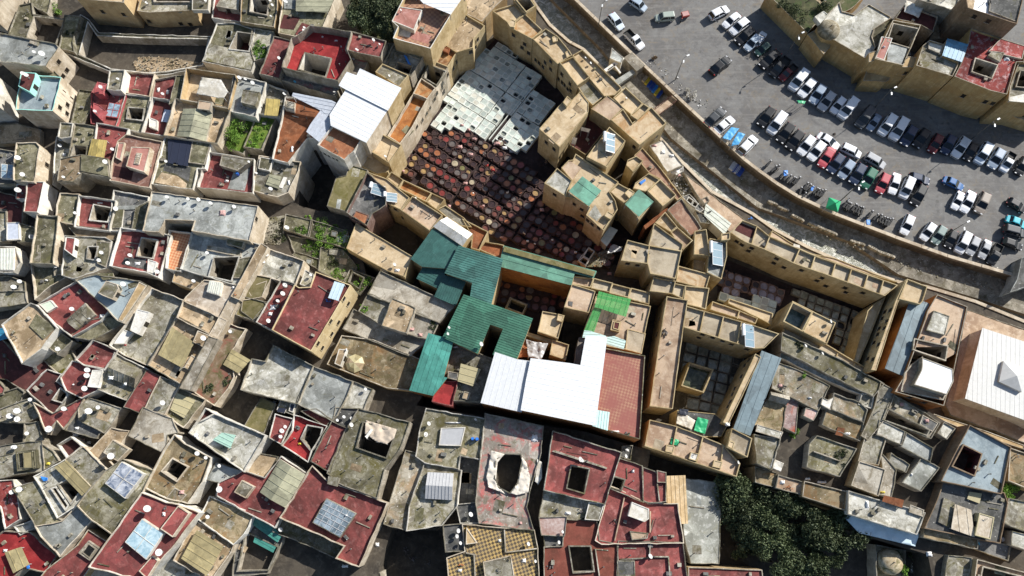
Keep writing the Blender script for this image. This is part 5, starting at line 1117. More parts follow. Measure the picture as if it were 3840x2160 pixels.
CAR("short row of three","1850,485 1780,635 s white|1945,480 1860,665 s white|2070,495 1995,675 h brown",2840,520)
CAR("right edge of parking","2270,560 2425,650 h black|2270,725 2430,790 s cyan|2225,815 2430,870 v darkgrey|2235,930 2380,980 h black",2840,520)
CAR("lower row along river wall","1390,695 1320,865 h white|1595,770 1495,915 h white|1685,795 1600,950 h greygreen|1785,830 1720,985 h black|1895,860 1815,1035 v white|1985,890 1915,1050 h silver|2090,925 2030,1075 s silver|2195,960 2105,1140 p black",2840,520)
MOTO("100,230 145,280 172,272 225,330 252,352 285,362 310,380 335,388 362,382 385,480 432,438 455,448 478,460 520,478 545,490 568,500 592,498 415,520",2840,520,"first motorcycle rank by blue tarp")
MOTO("790,600 812,610 828,620 868,628 892,642 915,652 938,660 1015,690 1065,715 1108,722 1132,740 1155,755 1178,762 1198,758",2840,520,"second motorcycle rank beyond green stall")
T(0,1040)
H("moss court roof with white rim above brown alley",9,'moss','cream',"-60,-60 0,-60 0,-40 -60,-40",p=.1)
H("slanted house with white edged red terrace and grey canopy",10,'red','white',"685,45 985,290 900,390 650,530 330,270 360,235",p=.8,s=[(.6,'pgreen','white',"355,245 460,205 510,265 425,318"),(1.2,'conc','plas',"770,230 865,340 690,475 600,385",'gable')])
H("blue grey terrace with stair hut and tan right wall",10.5,'blue','cream',"695,25 870,-20 1265,40 1330,75 1110,400 1070,385 980,290",p=.5,s=[(1.3,'conc','cream',"960,30 1060,60 1075,100 1020,200 930,165 885,140"),(.3,'moss','plas',"880,-40 1020,-40 1035,10 930,25"),(.4,'tan','cream',"1260,40 1330,75 1110,400 1070,385")])
H("brown earth roof wedge with thick white left parapet",10.5,'dirt','white',"275,240 320,255 505,460 370,640 200,770 22,430",p=.6,s=[(.2,'moss','plas',"330,330 505,455 390,560 265,440")])
H("moss ledge with laundry below red terrace canopy",9.3,'moss','plas',"830,390 1000,370 1110,405 870,545 810,560 650,525",p=.3)
H("weedy junk filled little roof beside white parapet wedge",9,'moss','plas',"480,490 560,520 640,580 520,690 400,600 380,570",p=.4)
H("dark planted court crowded with yellow weeds",6.5,'moss','plas',"350,700 620,620 680,740 590,850 540,880",p=.5)
H("big dark grey terrace with white shed and red bicycle",9.5,'conc','white',"1375,105 1665,215 1340,790 1130,700 1000,610",p=1,pc='cream',s=[(1.6,'white','white',"1240,285 1355,315 1250,515 1175,480"),(.8,'white','white',"1120,470 1200,500 1120,600 1030,600")])
H("brown gravel roof house with long olive canopy",10.5,'dirt','cream',"1610,360 1920,530 1870,650 1730,880 1640,960 1345,790",p=.9,s=[(1,'olive2','plas',"1560,450 1760,590 1650,820 1430,700",'sheet'),(1.2,'dirt','cream',"1790,480 1915,530 1875,650 1745,585"),(.5,'dirt','plas',"1735,700 1790,740 1740,855 1665,815")])
H("clean brown gravel terrace with cream parapets",11,'dirt','cream',"1665,220 2045,395 1960,535 1610,360",p=.8)
H("pebbly rubble roof with small greenhouse cover",10.5,'chalkb','cream',"1690,180 1850,30 2200,75 2190,150 2050,385 1665,215",p=.4,s=[(.9,'gglass','white',"1895,25 2010,48 1985,165 1870,130",'glass')])
H("red terrace between white parapets beside beige gabled roof",10,'red','white',"840,575 1050,665 940,830 760,790 690,740",p=.8)
H("red dish terrace with white room and low wall",9.3,'red','white',"655,765 830,810 950,835 870,1020 740,1085 600,1020 552,905",p=.5,s=[(.9,'white','white',"835,840 935,835 890,1000 790,990"),(.02,'dred','plas',"680,935 790,985 740,1050 640,1010")])
H("beige corrugated gable house left of long red strip",9.5,'conc','white',"1040,690 1330,840 1160,1110 890,1010 950,880",p=.4,s=[(1.3,'conc','plas',"1030,740 1280,850 1215,1000 975,905",'gable')])
H("long narrow red strip roof between grey roofs",10,'red','plas',"1330,845 1455,905 1278,1222 1130,1168",p=.15)
H("grey roof with one dish right of red strip",10,'conc','cream',"1455,905 1620,970 1490,1235 1320,1185",p=.2)
H("house with small yellowish canopy under tan party wall",10,'moss','cream',"1620,1010 1850,1110 1660,1350 1500,1235",p=.7,s=[(.5,'must2','plas',"1600,1045 1770,1115 1665,1275 1540,1200",'sheet')])
H("plain pinkish slab roof broken by cracks",10,'pgrey','plas',"1295,1185 1550,1285 1600,1400 1510,1420 1480,1580 1170,1430",p=.1)
H("weedy red and moss terrace left of dark alley",9.5,'mossr','cream',"1860,700 2090,430 2215,470 2080,680 2110,900 2060,1000 1940,1150 1720,1010",p=.5,s=[(.6,'olive2','plas',"2100,650 2270,750 2160,870 2020,790",'sheet')])
H("pitched moss strip beside red tile edged terrace",10,'moss','cream',"2230,90 2420,30 2380,180 2300,210",p=.2)
H("mossy flat roof above the black alley",10,'moss2','plas',"2200,180 2390,230 2420,290 2290,375 2190,300",p=.2)
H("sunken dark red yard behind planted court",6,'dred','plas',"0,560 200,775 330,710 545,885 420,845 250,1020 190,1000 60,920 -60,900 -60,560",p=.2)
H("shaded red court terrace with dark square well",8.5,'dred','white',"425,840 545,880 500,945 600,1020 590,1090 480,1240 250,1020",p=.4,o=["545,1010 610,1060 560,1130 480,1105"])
H("pair of red wedges split by a grey wall",9,'red','cream',"310,1145 470,1240 760,1085 700,1190 570,1360 510,1290 420,1400",p=.5)
H("mossy low roofs by left edge below dark red yard",7,'moss','plas',"-60,1080 160,1005 210,1040 170,1150 -60,1210",p=.3)
H("cluttered grey roof crowded with dishes at left edge",8,'conc','plas',"-60,1220 300,1090 350,1250 240,1310 0,1300",p=.3)
H("grey roof with round grille and dish above black pit",9,'conc','plas',"800,1100 1090,1190 940,1400 720,1290 715,1190",p=.2)
H("blue grey terrace corner with plastic sheet",8.5,'dgrey','plas',"720,1200 940,1350 870,1449 600,1380 640,1290",p=.3)
H("ragged red low roof cut off by the left edge",7,'red','plas',"-60,900 40,1000 30,1060 -60,1080",p=.2)
H("low blue cloth roof at left edge",6,'bluep','plas',"-60,480 70,460 80,540 -60,580",p=0)
D("648,288,22 1112,63,26 1838,552,26 2082,490,18 520,650,22 788,842,26 783,890,26 762,1008,26 1470,1138,24 587,1170,24 800,1215,32 885,1178,20 270,1108,18 152,1212,30 85,1258,28 145,1378,26 118,1415,18 95,1440,18 478,1440,30 1750,40,10")
L("920,350,60,50 w|680,580,70,60 w|720,600,30,35 y|620,650,50,40 w|1130,600,25,45 r|1000,910,50,40 w|2110,90,30,30 w|2130,150,30,40 o|450,770,25,25 n|660,970,15,15 w|800,370,30,15 w|1130,965,25,30 w")
B("540,845,40,y yellow green weeds in dark planted court|430,785,30,y small yellow weed tuft in planted court|1880,1000,60,d dark weed patch on weedy red terrace|2060,930,50,d small weeds under weedy red terrace canopy")
T(900,1040)
H("olive roof between tan party wall and dark opening",10,'moss2','cream',"80,-30 270,10 190,170 40,195",p=.2)
H("mossy roof corner above the black alley by laundry terrace",10,'moss2','plas',"45,190 240,230 110,380 -30,330",p=.2)
H("cluttered red terrace of white junk beside scalloped wall",10.5,'red','white',"375,30 490,60 280,465 155,400",p=.5)
H("tall red roof house with tile edged cream window wall",13,'red','cream2',"500,80 530,100 640,95 690,-40 990,75 640,655 300,470",p=.5,w="940,195 980,240 820,400 890,410 830,515 705,600 745,640",s=[(1.2,'bluew','white',"855,35 948,62 890,212 798,185",'sheet')])
H("long pale brown slab roof below dark green sheds",9,'pgrey','plas',"1275,-50 1765,175 1945,250 1805,402 1570,312 1375,232 1165,148",p=.4)
H("small pale roof with dark moss stain beside slab roof",8.6,'conc','plas',"1165,152 1362,237 1282,422 1085,302",p=.4)
H("raised brown stained roof block among pale roofs",10,'dirt','plas',"1385,200 1578,282 1502,492 1295,432",p=.15)
H("pale roof with pink plank litter by teal shed",8.8,'pgrey','plas',"1575,312 1792,402 1725,562 1520,505",p=.3)
H("long pale ledge terrace stepping down toward the alley",8,'pgrey','plas',"1030,295 1282,422 1500,505 1692,572 1540,705 1200,570 940,462",p=.5)
H("broad mossy brown roof with small octagonal dome",8,'mossb','tan',"925,535 1200,570 1540,710 1632,752 1560,1018 1330,992 800,780",p=.5,s=[(1.4,'dirt','white',"895,648 968,652 912,805 855,780")])
H("teal corrugated shed roof above small red yard",10.5,'tealb','rusto',"1710,515 1925,575 1835,910 1862,915 1745,1062 1545,1017",p=0)
H("bright green corrugated roof around dark light well",11,'green','yellow',"2030,165 2640,378 2500,738 2300,695 2395,460 2260,415 2150,680 1925,575 1845,540",p=0)
H("concrete terrace with beige canopy beside white roofs",9,'conc','plas',"1925,592 2295,735 2190,1132 1930,1120 1975,940 1830,912",p=.5,s=[(1,'must2','plas',"2000,780 2182,832 2112,987 1970,940",'sheet'),(1,'dgrey','plas',"1885,848 1978,865 1965,932 1880,912"),(.6,'dirt','plas',"2030,1030 2090,1045 2065,1110 2010,1095")])
H("small bright red terrace at the foot of teal shed",9,'bred','red',"1845,935 1975,940 1925,1165 1735,1125 1765,1010",p=.5)
H("chalky roof sloping beside the black alley",10.5,'chalk','plas',"305,625 655,805 520,1135 15,1012 110,745 230,770",p=.8)
H("pale mottled roof in the middle of chalky row",10,'lgrey','plas',"660,810 1010,945 965,1070 870,1245 830,1290 522,1135",p=.6)
H("whitest roof slab at the end of chalky row",9.5,'chalk','plas',"1010,945 1190,1015 1085,1262 885,1185 970,1070",p=.3)
H("moss slope roof below chalky roof",9,'moss2','plas',"195,1100 310,1150 210,1400 50,1340",p=.15)
H("small roof crowded by dark panels and white junk",9.5,'conc','white',"365,1100 525,1140 480,1250 330,1200",p=.3,s=[(.3,'navy','white',"350,1178 420,1190 400,1230 335,1215"),(.5,'navy','white',"455,1140 505,1145 480,1225 440,1210")])
D("405,72,24 385,148,24 255,395,22 340,215,18 1892,455,14 1857,510,14 2198,635,22 2155,1235,14 1708,1328,18 1683,1420,20 940,1265,16 1007,1278,16 1007,1338,20 880,1295,14 407,1355,16 375,1392,22 368,1440,14 1160,980,16")
L("300,270,70,60 w|270,330,40,40 w|800,215,50,30 b|1550,470,60,40 p|1630,520,50,40 p|960,655,15,30 w|980,670,40,30 g|310,1130,35,35 w|1950,630,50,20 w|2000,1050,30,40 k")
DOME(1035,775,80,8,"small faceted tan dome tent on mossy brown roof","octo")
B("1115,275,40,g small green weeds at corner of pale roof|1740,430,50,d dry weed growth below pale slab roof|520,1230,45,y yellowish plant beside junk roof")
T(1840,1040)
H("small pink ochre bay at the end of green roofed shed",9,'pinkc','yellow',"750,-15 935,8 905,92 735,62",p=.7)
H("walled ochre bay second from green roofed shed",8.8,'gochre','yellow',"935,5 1108,50 1078,135 908,95",p=.7)
H("walled grey bay beside the bright green plastic canopy",8.6,'gochre','yellow',"1108,55 1270,98 1248,182 1068,140",p=.7)
H("low walled grey bay at alley corner above green canopy",8.4,'gochre','yellow',"1275,95 1442,140 1436,245 1242,190",p=.6)
H("plain tall ochre roof box above dark inner court",9.6,'pinkc','yellow',"735,60 950,125 890,322 665,270",p=.3,s=[(.1,'dgrey','yellow',"705,215 745,220 740,262 705,250")])
H("pink terrace part covered by bright green plastic canopies",8.6,'pinkc','yellow',"960,150 1452,260 1400,500 1370,692 1220,652 1030,622 835,510",p=.5,s=[(.9,'pinkc','yellow',"1105,380 1180,395 1165,495 1085,475"),(1.0,'dred','yellow',"1118,398 1174,408 1160,478 1108,462"),(1.6,'brightg','yellow',"980,125 1140,168 1272,195 1225,358 1105,320 1000,285 940,270",'sheet'),(1.2,'brightg','yellow',"935,275 1005,290 935,500 845,485",'sheet'),(.4,'gochre','yellow',"1240,465 1405,508 1368,692 1220,652"),(1.5,'paleteal','white',"848,480 900,485 1045,530 1040,550 830,545",'sheet'),(1.8,'paleteal','white',"1045,542 1120,532 1225,575 1205,652 1035,602",'sheet')])
H("big bright white corrugated roof with upright stem",12.5,'wmetal','rusto',"370,742 725,788 820,806 868,538 1045,548 1008,832 940,1332 283,1195 330,930",p=0)
H("lower white ribbed roof left of the biggest white roof",11.8,'wmetal','rusto',"45,688 240,752 368,768 345,900 273,1210 -80,1130",p=0)
H("terrace of red and orange chequered tiles by white roof",12,'checkr','rusto',"1015,635 1400,708 1352,1468 1060,1385 940,1335 1008,832",p=.7,pc='moss',s=[(.9,'paleteal','white',"955,1200 1078,1220 1060,1388 920,1345",'sheet')])
H("weathered grey plank strip beside white roof stem",9,'timber','timber',"800,542 868,545 822,805 752,790",p=0)
H("ochre box roof with little hut over dark court",8.6,'ochre','yellow',"470,305 612,330 670,345 612,555 425,490",p=.4,s=[(.9,'ochre','yellow',"612,330 670,345 642,402 598,388")])
H("moss stained ochre room under white roof edge",8,'ochstain','yellow',"560,562 710,610 680,750 535,700",p=.5)
H("cream rectangular basin frame in dark inner court",3,'plas','tan',"175,178 335,242 292,340 130,278",p=.1,o=["188,200 318,252 285,322 150,270"],od=2)
H("ochre wall walk above plastic sheet at court edge",7,'ochre','yellow',"325,495 560,565 545,600 310,525",p=.2)
H("long ochre roof running down beside yellow alley wall",9.2,'pinkc','yellow',"1595,170 1788,205 1745,470 1650,1192 1440,1167 1530,560",p=.6,w="1525,380 1505,520 1465,705 1440,800 1415,915 1525,245")
H("row of four grey ochre walled bays with solar heater",9.2,'gochre','yellow',"1772,258 2280,400 2615,510 2480,640 2390,645 2235,602 1745,450",p=.7,s=[(0,'yellow','yellow',"1938,302 1898,490",'div'),(0,'yellow','yellow',"2112,352 2065,545",'div'),(0,'yellow','yellow',"2275,400 2235,600",'div')],w="1920,518 2010,545 2100,575 1885,545 2180,605 2320,650")
H("pair of low pink walled bays above grey bay row",7.5,'pinkc','yellow',"2010,215 2255,300 2420,370 2400,420 1990,292",p=.6,s=[(0,'yellow','yellow',"2255,300 2235,375",'div')])
H("ochre ledge roof in front of white basins",6.5,'ochre','yellow',"2160,190 2560,325 2540,430 2415,360 2150,235",p=.4)
H("yellow walled water tank with green water in dark yard",4.5,'yellow','yellow',"1795,765 2022,832 1930,1048 1715,988",p=.1,o=["1808,785 2005,842 1920,1032 1740,975"],od=1.2,of='gwater')
H("tall thin yellow wall wing right of dark tank yard",8.5,'ochre','yellow',"2398,690 2450,720 2155,1335 2105,1312",p=.2,w="2340,750 2300,800 2270,900 2210,1010 2190,1060 2170,1130 2150,1170")
H("long blue grey metal shed roof beside yellow wing",8.5,'bmetal','brown',"2460,675 2622,737 2345,1422 2208,1370",p=0)
H("dark grey deck roof carrying white and emerald tarps",6.6,'dgrey','yellow',"1690,1200 2030,1235 2150,1330 2090,1445 1920,1445 1675,1350",p=.1)
TP("plast","clear crumpled plastic sheet over rust bay","320,560 370,580 520,600 470,720 455,745 340,722",7.5,.8)
TP("white","white tarp spread in the dark tank yard","1695,1240 1780,1250 1855,1295 1822,1378 1680,1325",6.8,.4)
TP("green","emerald green torn tarp in the dark tank yard","1875,1265 1972,1292 1940,1420 1840,1388 1855,1320",6.7,.4)
TP("navyt","dark folded tarp at the top of white tarp","1710,1190 1790,1200 1780,1250 1705,1240",7,.3)
TP("rust","rust red cloth beside clear plastic sheet","265,590 315,560 345,720 235,728",6.5,.4)
SH(2345,530,8.7,"silver solar water heater on the grey bay row",1.05,0)
L("2145,1330,50,40 w|1580,500,60,150 d|1130,1395,80,20 w|1240,1420,80,30 g")
T(2840,1040)
H("ochre block with teal water tank and square terrace",8.8,'ochre','yellow',"320,213 712,410 632,602 230,400",p=.3,o=["325,235 488,318 405,478 248,395"],od=2,of='twater',s=[(.4,'yellow','yellow',"490,312 505,320 425,492 405,480")])
H("low bay strip under the teal tank block",6.5,'gochre','yellow',"252,430 640,612 1018,838 985,870 690,720 400,590 232,505",p=.5,s=[(0,'yellow','yellow',"425,530 405,585",'div'),(0,'yellow','yellow',"570,610 555,660",'div'),(0,'yellow','yellow',"730,690 715,730",'div'),(0,'yellow','yellow',"885,775 870,820",'div')])
H("shaded ochre wing on right of the grey vat court",6,'ochre','yellow',"1060,240 1160,175 1010,560 905,800 872,760 1000,300",p=.3)
H("high yellow lit wall with black window slots",9.6,'ochre','yellow',"1345,20 1365,30 1272,235 1078,842 1030,838 1250,220",p=.1,w="1155,315 1205,300 1130,375 1175,398 1105,465 1152,462 1055,595 1100,610 1000,740 1048,745 1090,520")
H("long pale blue metal shed roof by orange court house",8.8,'bmetal','rusto',"1400,187 1547,242 1325,887 1168,820",p=0)
H("orange walled court house with white gabled metal roof",9.4,'pinkc','rusto',"1630,155 1905,265 1862,460 1780,860 1690,1165 1245,1035 1335,885 1470,520 1545,300",p=.5,o=["1430,562 1720,625 1700,745 1418,650","1345,870 1400,800 1490,735 1490,830 1420,970 1700,1060 1680,1100 1312,1025"],s=[(.6,'chalk','conc',"1600,300 1742,350 1702,522 1532,478"),(1.6,'wmetal','plas',"1495,725 1772,830 1778,940 1720,1062 1420,972 1490,830",'gable')],w="1380,1085 1510,1132 1405,1150")
H("brown paved yard around the big white roofed hall",1.6,'pinkc','plas',"1900,290 2600,530 2600,1560 1750,1250 1700,1150 1790,850 1862,460",p=0)
H("arched tan wall running below orange court house",5,'tan','tan',"1600,1235 2100,1400 2420,1520 2420,1560 1900,1390 1590,1260",p=0,w="1640,1270 1850,1330")
H("large white ribbed roof hall with pyramid cupola",5.5,'wcream','white',"2045,468 2600,650 2600,1370 2415,1282 1892,1092",p=0,s=[(1.1,'wcream','white',"2230,757 2480,850 2395,1040 2190,945",'pyr')])
H("long grey mossy roof above white arcaded court",8,'mossg','plas',"235,510 715,730 1138,965 1050,1068 700,900 225,655",p=.4)
H("white arcade ledge shading the mossy court",6.5,'chalk','white',"240,645 700,880 960,1010 940,1050 640,930 215,720",p=.2)
H("patchy grey and ochre roof with thatch bundle",7.5,'patchm','plas',"180,775 410,862 648,985 548,1198 290,1070 140,1000",p=.2,s=[(1.4,'pgrey','conc',"120,1035 292,1075 262,1158 100,1108",'gable')])
H("ochre moss roof with white ledge at blue shed end",7.8,'mossb','plas',"100,1110 255,1172 215,1390 -15,1330",p=.2,s=[(.4,'chalk','plas',"0,1330 235,1400 208,1462 -15,1395")])
H("rust and grey tin sheet shacks beside black court",6.5,'rustp','plas',"290,1060 365,1120 340,1400 240,1350 260,1200",p=.1)
H("white panelled roof piece hanging over black court",7.4,'pinkw','plas',"440,1180 560,1195 512,1300 415,1255",p=.1)
H("white cross folded sheet roof in the grey quarter",8,'white','plas',"590,1085 640,1110 702,1078 662,1202 575,1150",p=0)
H("grey rubble topped house right of white folded sheet",7.6,'patchm','plas',"700,1058 930,1140 990,1200 962,1305 685,1190",p=.3)
H("weedy brown roof below rubble topped house",7.2,'mossb','plas',"640,1190 955,1310 925,1470 600,1330",p=.2,s=[(.2,'rust','plas',"730,1355 795,1370 770,1440 705,1425")])
H("whitewashed ruined room at end of mossy court",7.2,'chalk','white',"950,1048 1062,1058 1042,1192 910,1152",p=.6)
H("grey tan strip roof between two quarters",8.2,'conc','tan',"1125,965 1248,1030 1142,1290 1000,1462 955,1430 1070,1180",p=.15)
H("patchy roof with wide black slit below orange court house",8,'patchm','plas',"1240,1075 1520,1235 1645,1322 1570,1450 1140,1290 1180,1180",p=.3,o=["1182,1192 1555,1385 1535,1425 1145,1285"],s=[(.4,'dgrey','plas',"1500,1245 1640,1320 1590,1400 1470,1330")])
H("pale ragged ledge above blue roof house",7,'chalk','plas',"1690,1310 1795,1370 1720,1470 1630,1410",p=.2)
D("665,398,18 437,620,18 590,690,16",'s')
B("430,885,30,g tiny green bush on patchy grey roof|385,600,45,d moss tuft on long mossy roof|325,1405,40,g small green plant beside tin shacks")
L("210,980,50,40 p|1310,1150,40,40 p|1540,1300,45,40 p|1000,1140,20,20 k|240,1000,60,50 n|480,1090,40,20 w|2000,620,40,40 n|1960,700,40,60 n|1930,800,40,60 n|1900,900,30,50 w")
T(0,1560)
H("grey roof with yellow slatted skylight by left edge",9,'conc','plas',"-60,290 130,260 370,235 390,492 150,520 -60,565",p=.2,s=[(.7,'plas','moss',"140,322 325,300 338,472 155,502"),(.75,'black','moss',"160,335 315,318 322,460 170,478"),(.9,'olive2','moss',"205,325 292,315 300,470 212,476")])  # black slab stands in for the dark hole inside the skylight frame
H("moss patch roof right of yellow slatted skylight",9,'mossg','plas',"375,250 480,320 535,405 392,492",p=.2)
H("small grey roof among tangled cables and dishes",8.5,'conc','plas',"225,70 330,55 385,222 215,245",p=.3)
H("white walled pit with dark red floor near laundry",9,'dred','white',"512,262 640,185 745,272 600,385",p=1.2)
H("brown strip roof with slab hut and one dish",10,'dirt','cream',"1010,115 1155,140 1080,260 900,385 800,330",p=.2,s=[(1.2,'conc','cream',"1020,212 1170,302 1065,412 932,330")])
H("messy white stair house with olive strip canopy",10,'chalk','white',"315,550 592,398 835,640 705,800 520,912 380,650",p=.3,o=["530,622 602,580 712,690 640,785","470,660 500,650 610,810 590,840"],s=[(1,'olive2','plas',"490,462 602,398 828,650 742,722",'sheet')])
H("plain pale moss roof between olive canopy and plastic skylight",10.4,'conc','cream',"600,395 752,288 955,490 832,640",p=.2)
H("long moss roof stepping down beside white stair house",9.6,'mossg','plas',"120,660 330,600 525,935 560,960 330,1005 230,830",p=.15)
H("dusty red terrace strip by the left edge",9,'redw','white',"-60,600 110,585 150,740 175,930 50,1010 10,820 -60,760",p=.4)
H("pale grey roof wedge above red well terrace",10,'lgrey','cream',"330,1005 560,960 700,820 825,940 540,1262 375,1085",p=.3)
H("little white mossy nook between red courts",8.5,'chalk','white',"120,1000 290,940 318,1015 180,1085",p=.5)
H("tan house with white framed plastic skylight",10.8,'mossg','cream',"830,650 960,500 1110,400 1372,500 1280,690 1015,1068 830,938 705,810",p=.4,s=[(1,'pglass','white',"1100,412 1302,525 1130,748 948,610",'glass')])
H("brown moss roof with small green rimmed well",10.6,'mossb','white',"1490,308 1580,180 1660,255 1900,380 1830,590 1690,782 1500,735 1310,640",p=.8,pc='cream',o=["1562,390 1695,462 1600,585 1470,498"],s=[(.4,'patchm','plas',"1582,648 1690,715 1605,810 1495,750")])
H("white rimmed terrace with mint green sheet and dishes",11,'chalk','white',"1940,-10 2392,180 2205,492 1720,150 1800,60",p=.7,s=[(.8,'mint','white',"2010,150 2135,172 2085,295 1925,215",'sheet')])
H("sliver of dark red terrace between white walls",10.5,'dred','white',"1715,140 1860,-75 1945,-20 1780,70",p=.9)
H("grey sheet metal roof below mint sheet terrace",9.6,'lgrey','plas',"1960,430 2185,500 2110,625 1875,570",p=.1)
H("red terrace house with large blue glass skylight",11.4,'redm','white',"1285,705 1500,790 1612,808 1790,880 1540,1200 1280,1475 815,1362",p=.5,pc='cream',s=[(.9,'bglass','white',"1285,930 1482,1062 1322,1302 1130,1142",'glass'),(1.2,'red','cream',"1612,812 1715,880 1562,1098 1450,1022"),(1,'red','cream',"1378,1265 1435,1310 1330,1475 1255,1405")])
H("brown moss roof with white left rim and small dish",9.6,'mossb','white',"1900,740 2295,890 2205,1062 2110,1155 1805,935",p=.4)
H("house topped by large tan canvas sheet",9.4,'dirt','cream',"1765,955 2115,1155 2080,1235 1900,1490 1580,1302",p=.5,s=[(.9,'olive2','plas',"1782,1032 2025,1182 1872,1449 1640,1290",'sheet')])
H("whitish low roof at bottom below blue skylight house",7.5,'chalk','plas',"1480,1290 1600,1310 1880,1480 1850,1560 1350,1560",p=.2)
H("deep red court with olive canopy in the bottom left corner",8.5,'bred','cream',"-60,1120 30,1050 262,1062 500,1270 405,1405 210,1370 100,1470 -60,1470",p=.6,s=[(.8,'olive2','plas',"40,1235 192,1185 265,1345 120,1425",'sheet')])
H("red terrace with small square framed well by tan wall",9.6,'red','tan',"800,1040 985,1160 985,1195 830,1340 700,1520 330,1520 420,1400 600,1262 700,1180",p=.4,s=[(.5,'plas','plas',"800,1128 908,1202 812,1312 708,1240"),(.55,'black','plas',"802,1152 870,1202 808,1290 742,1238")])  # black slab stands in for the dark depth of the framed well
H("cream wall house between brown roof and white lane",8,'cream','cream',"820,1365 1280,1480 1280,1560 760,1560",p=.3)
D("152,645,26 105,692,22 1000,365,30 1330,842,32 1435,1237,30 1982,665,28 1878,915,18 483,180,28 1745,185,20 1822,285,22 1900,335,16 1985,392,16 120,158,18 140,120,24 105,200,18")
TP("bluet","blue cloth bundle on messy white stairs","365,545 435,560 430,590 390,590",9.9,.3)
TP("bluet","blue plastic tub on deep red court edge","235,1360 265,1350 272,1380 240,1385",8.8,.3)
L("680,170,60,40 w|740,220,50,40 p|800,240,40,30 w|1500,830,40,50 n|1480,890,30,40 w|100,260,80,20 k|40,1220,40,30 w|690,110,40,30 w|220,620,40,40 w|2020,280,50,50 g|2040,540,50,30 k|1640,690,50,40 p|430,430,40,30 y")
T(900,1560)
H("small red terrace with dishes beside white tile wall",10,'red','white',"325,-10 470,30 372,245 272,190",p=.4)
H("red terrace with deep dark irregular well",10,'bred','white',"495,0 778,95 640,312 610,405 385,262 480,130",p=.9,o=["610,88 740,112 702,262 645,312 556,205"])
H("triangular red terrace below chalky row",9.8,'red','plas',"545,-45 690,-70 835,30 778,98",p=.5)
H("long narrow red terrace beside mossy well house",10.2,'red','moss',"835,55 962,115 940,200 815,500 650,405 760,180",p=.5)
H("small plant roof with green tarp above narrow red terrace",9.8,'dgrey','plas',"870,-70 1080,-60 1020,60 960,110 840,50",p=.3)
H("mossy house with scalloped stone well and dirty tarp",10.6,'mossg','plas',"1080,-60 1525,60 1440,300 1300,480 1235,735 890,600 795,515 965,120",p=.35,o=["1120,60 1405,150 1322,375 1058,282"],s=[(.35,'conc','plas',"800,545 905,560 880,640 790,615")])
H("brown clay patch roof below mint sheet terrace",9,'dirt','plas',"60,490 190,350 330,375 225,570",p=.2)
H("red house with huge grey green gabled canopy",10,'red','white',"-190,610 20,505 225,570 370,375 600,530 395,850 310,1000 -210,715",p=.5,s=[(1.2,'olive','plas',"365,390 592,530 412,832 180,690",'gable'),(1,'conc','cream',"15,580 128,640 50,745 -55,690")])
H("red tile edged house with glass grid skylight",10.4,'red','cream',"655,465 790,600 1322,790 1075,1355 880,1285 955,1175 370,915",p=.9,s=[(.9,'ggrid','conc',"780,745 1052,882 905,1102 655,965",'glass')])
H("moss ledge roof under glass grid skylight house",8.4,'mossg','plas',"375,925 580,1000 950,1185 885,1285 500,1115 300,1040",p=.3)
H("dark house with two teal ribbed awnings",7,'dgrey','plas',"110,890 330,1010 380,1090 370,1150 240,1420 -60,1449 -40,1180 90,960",p=.4,o=["60,1060 340,1190 250,1390 -20,1400"],s=[(1,'tealb','plas',"115,895 310,1005 372,1092 340,1145 100,975",'sheet'),(.4,'tealb','plas',"140,1078 328,1182 300,1238 120,1142",'sheet')])
H("narrow lichen grey strip roof along dark lane",8,'patchm','plas',"1505,320 1668,368 1640,560 1495,1025 1310,972 1390,690",p=.2)
H("pale court house with grey tented canopy",8.6,'conc','white',"1672,440 1995,498 1960,812 1820,985 1515,1030 1540,820",p=.5,s=[(1.2,'greytent','plas',"1700,508 1935,520 1922,762 1675,748",'gable')])
H("dark moss roof with ribbed grey hatch and white streaks",9,'mossg','white',"1690,-60 2215,30 2172,385 1990,350 1970,468 1675,415 1598,362 1640,100",p=.5,s=[(.5,'greytent','white',"1820,108 2042,100 2000,272 1800,265")])
H("dark sunken court between tented and tarp lined houses",5,'dgrey','plas',"2000,375 2155,392 2125,792 1985,785",p=.5)
H("dim grey terrace with two dishes left of tarp house",8.4,'dgrey','white',"1965,810 2195,785 2165,962 2000,962",p=.4)
H("dark grey roof with three dishes beside yellow chequered floor",8.6,'dgrey','plas',"1848,1000 2015,985 2042,1212 1868,1225",p=.3)
H("house with yellow and black chequered terrace floors",9,'checky','cream',"2020,990 2660,1042 2690,1200 2705,1560 1905,1560 1880,1292 2045,1232",p=.6,s=[(.8,'tan','cream',"2050,1010 2150,1150 2045,1165"),(0,'plas','cream',"2395,1030 2405,1235",'div'),(0,'plas','cream',"2405,1235 2690,1200",'div'),(.9,'conc','cream',"2200,1322 2455,1262 2490,1480 2220,1480"),(0,'plas','cream',"2045,1240 2140,1260",'div'),(0,'plas','cream',"2120,1260 2130,1470",'div')])
H("low weedy stone wall remnant at bottom edge",4,'mossg','plas',"1080,1425 1270,1418 1280,1500 1080,1500",p=.1)
D("378,138,22 407,98,16 365,188,18 1006,80,20 940,12,14 1005,20,14 365,1030,20 1680,168,22 1708,70,20 2088,893,22 2148,838,14 1975,1040,20 1963,1090,18 1995,1152,16")
TP("dirty","dirty white tarp half covering scalloped well","1140,38 1420,120 1395,200 1330,255 1240,235 1130,160",10.8,.5)
TP("white","white roof hatch lying by dirty tarp","1185,115 1205,128 1150,205 1132,185",11.1,.2)
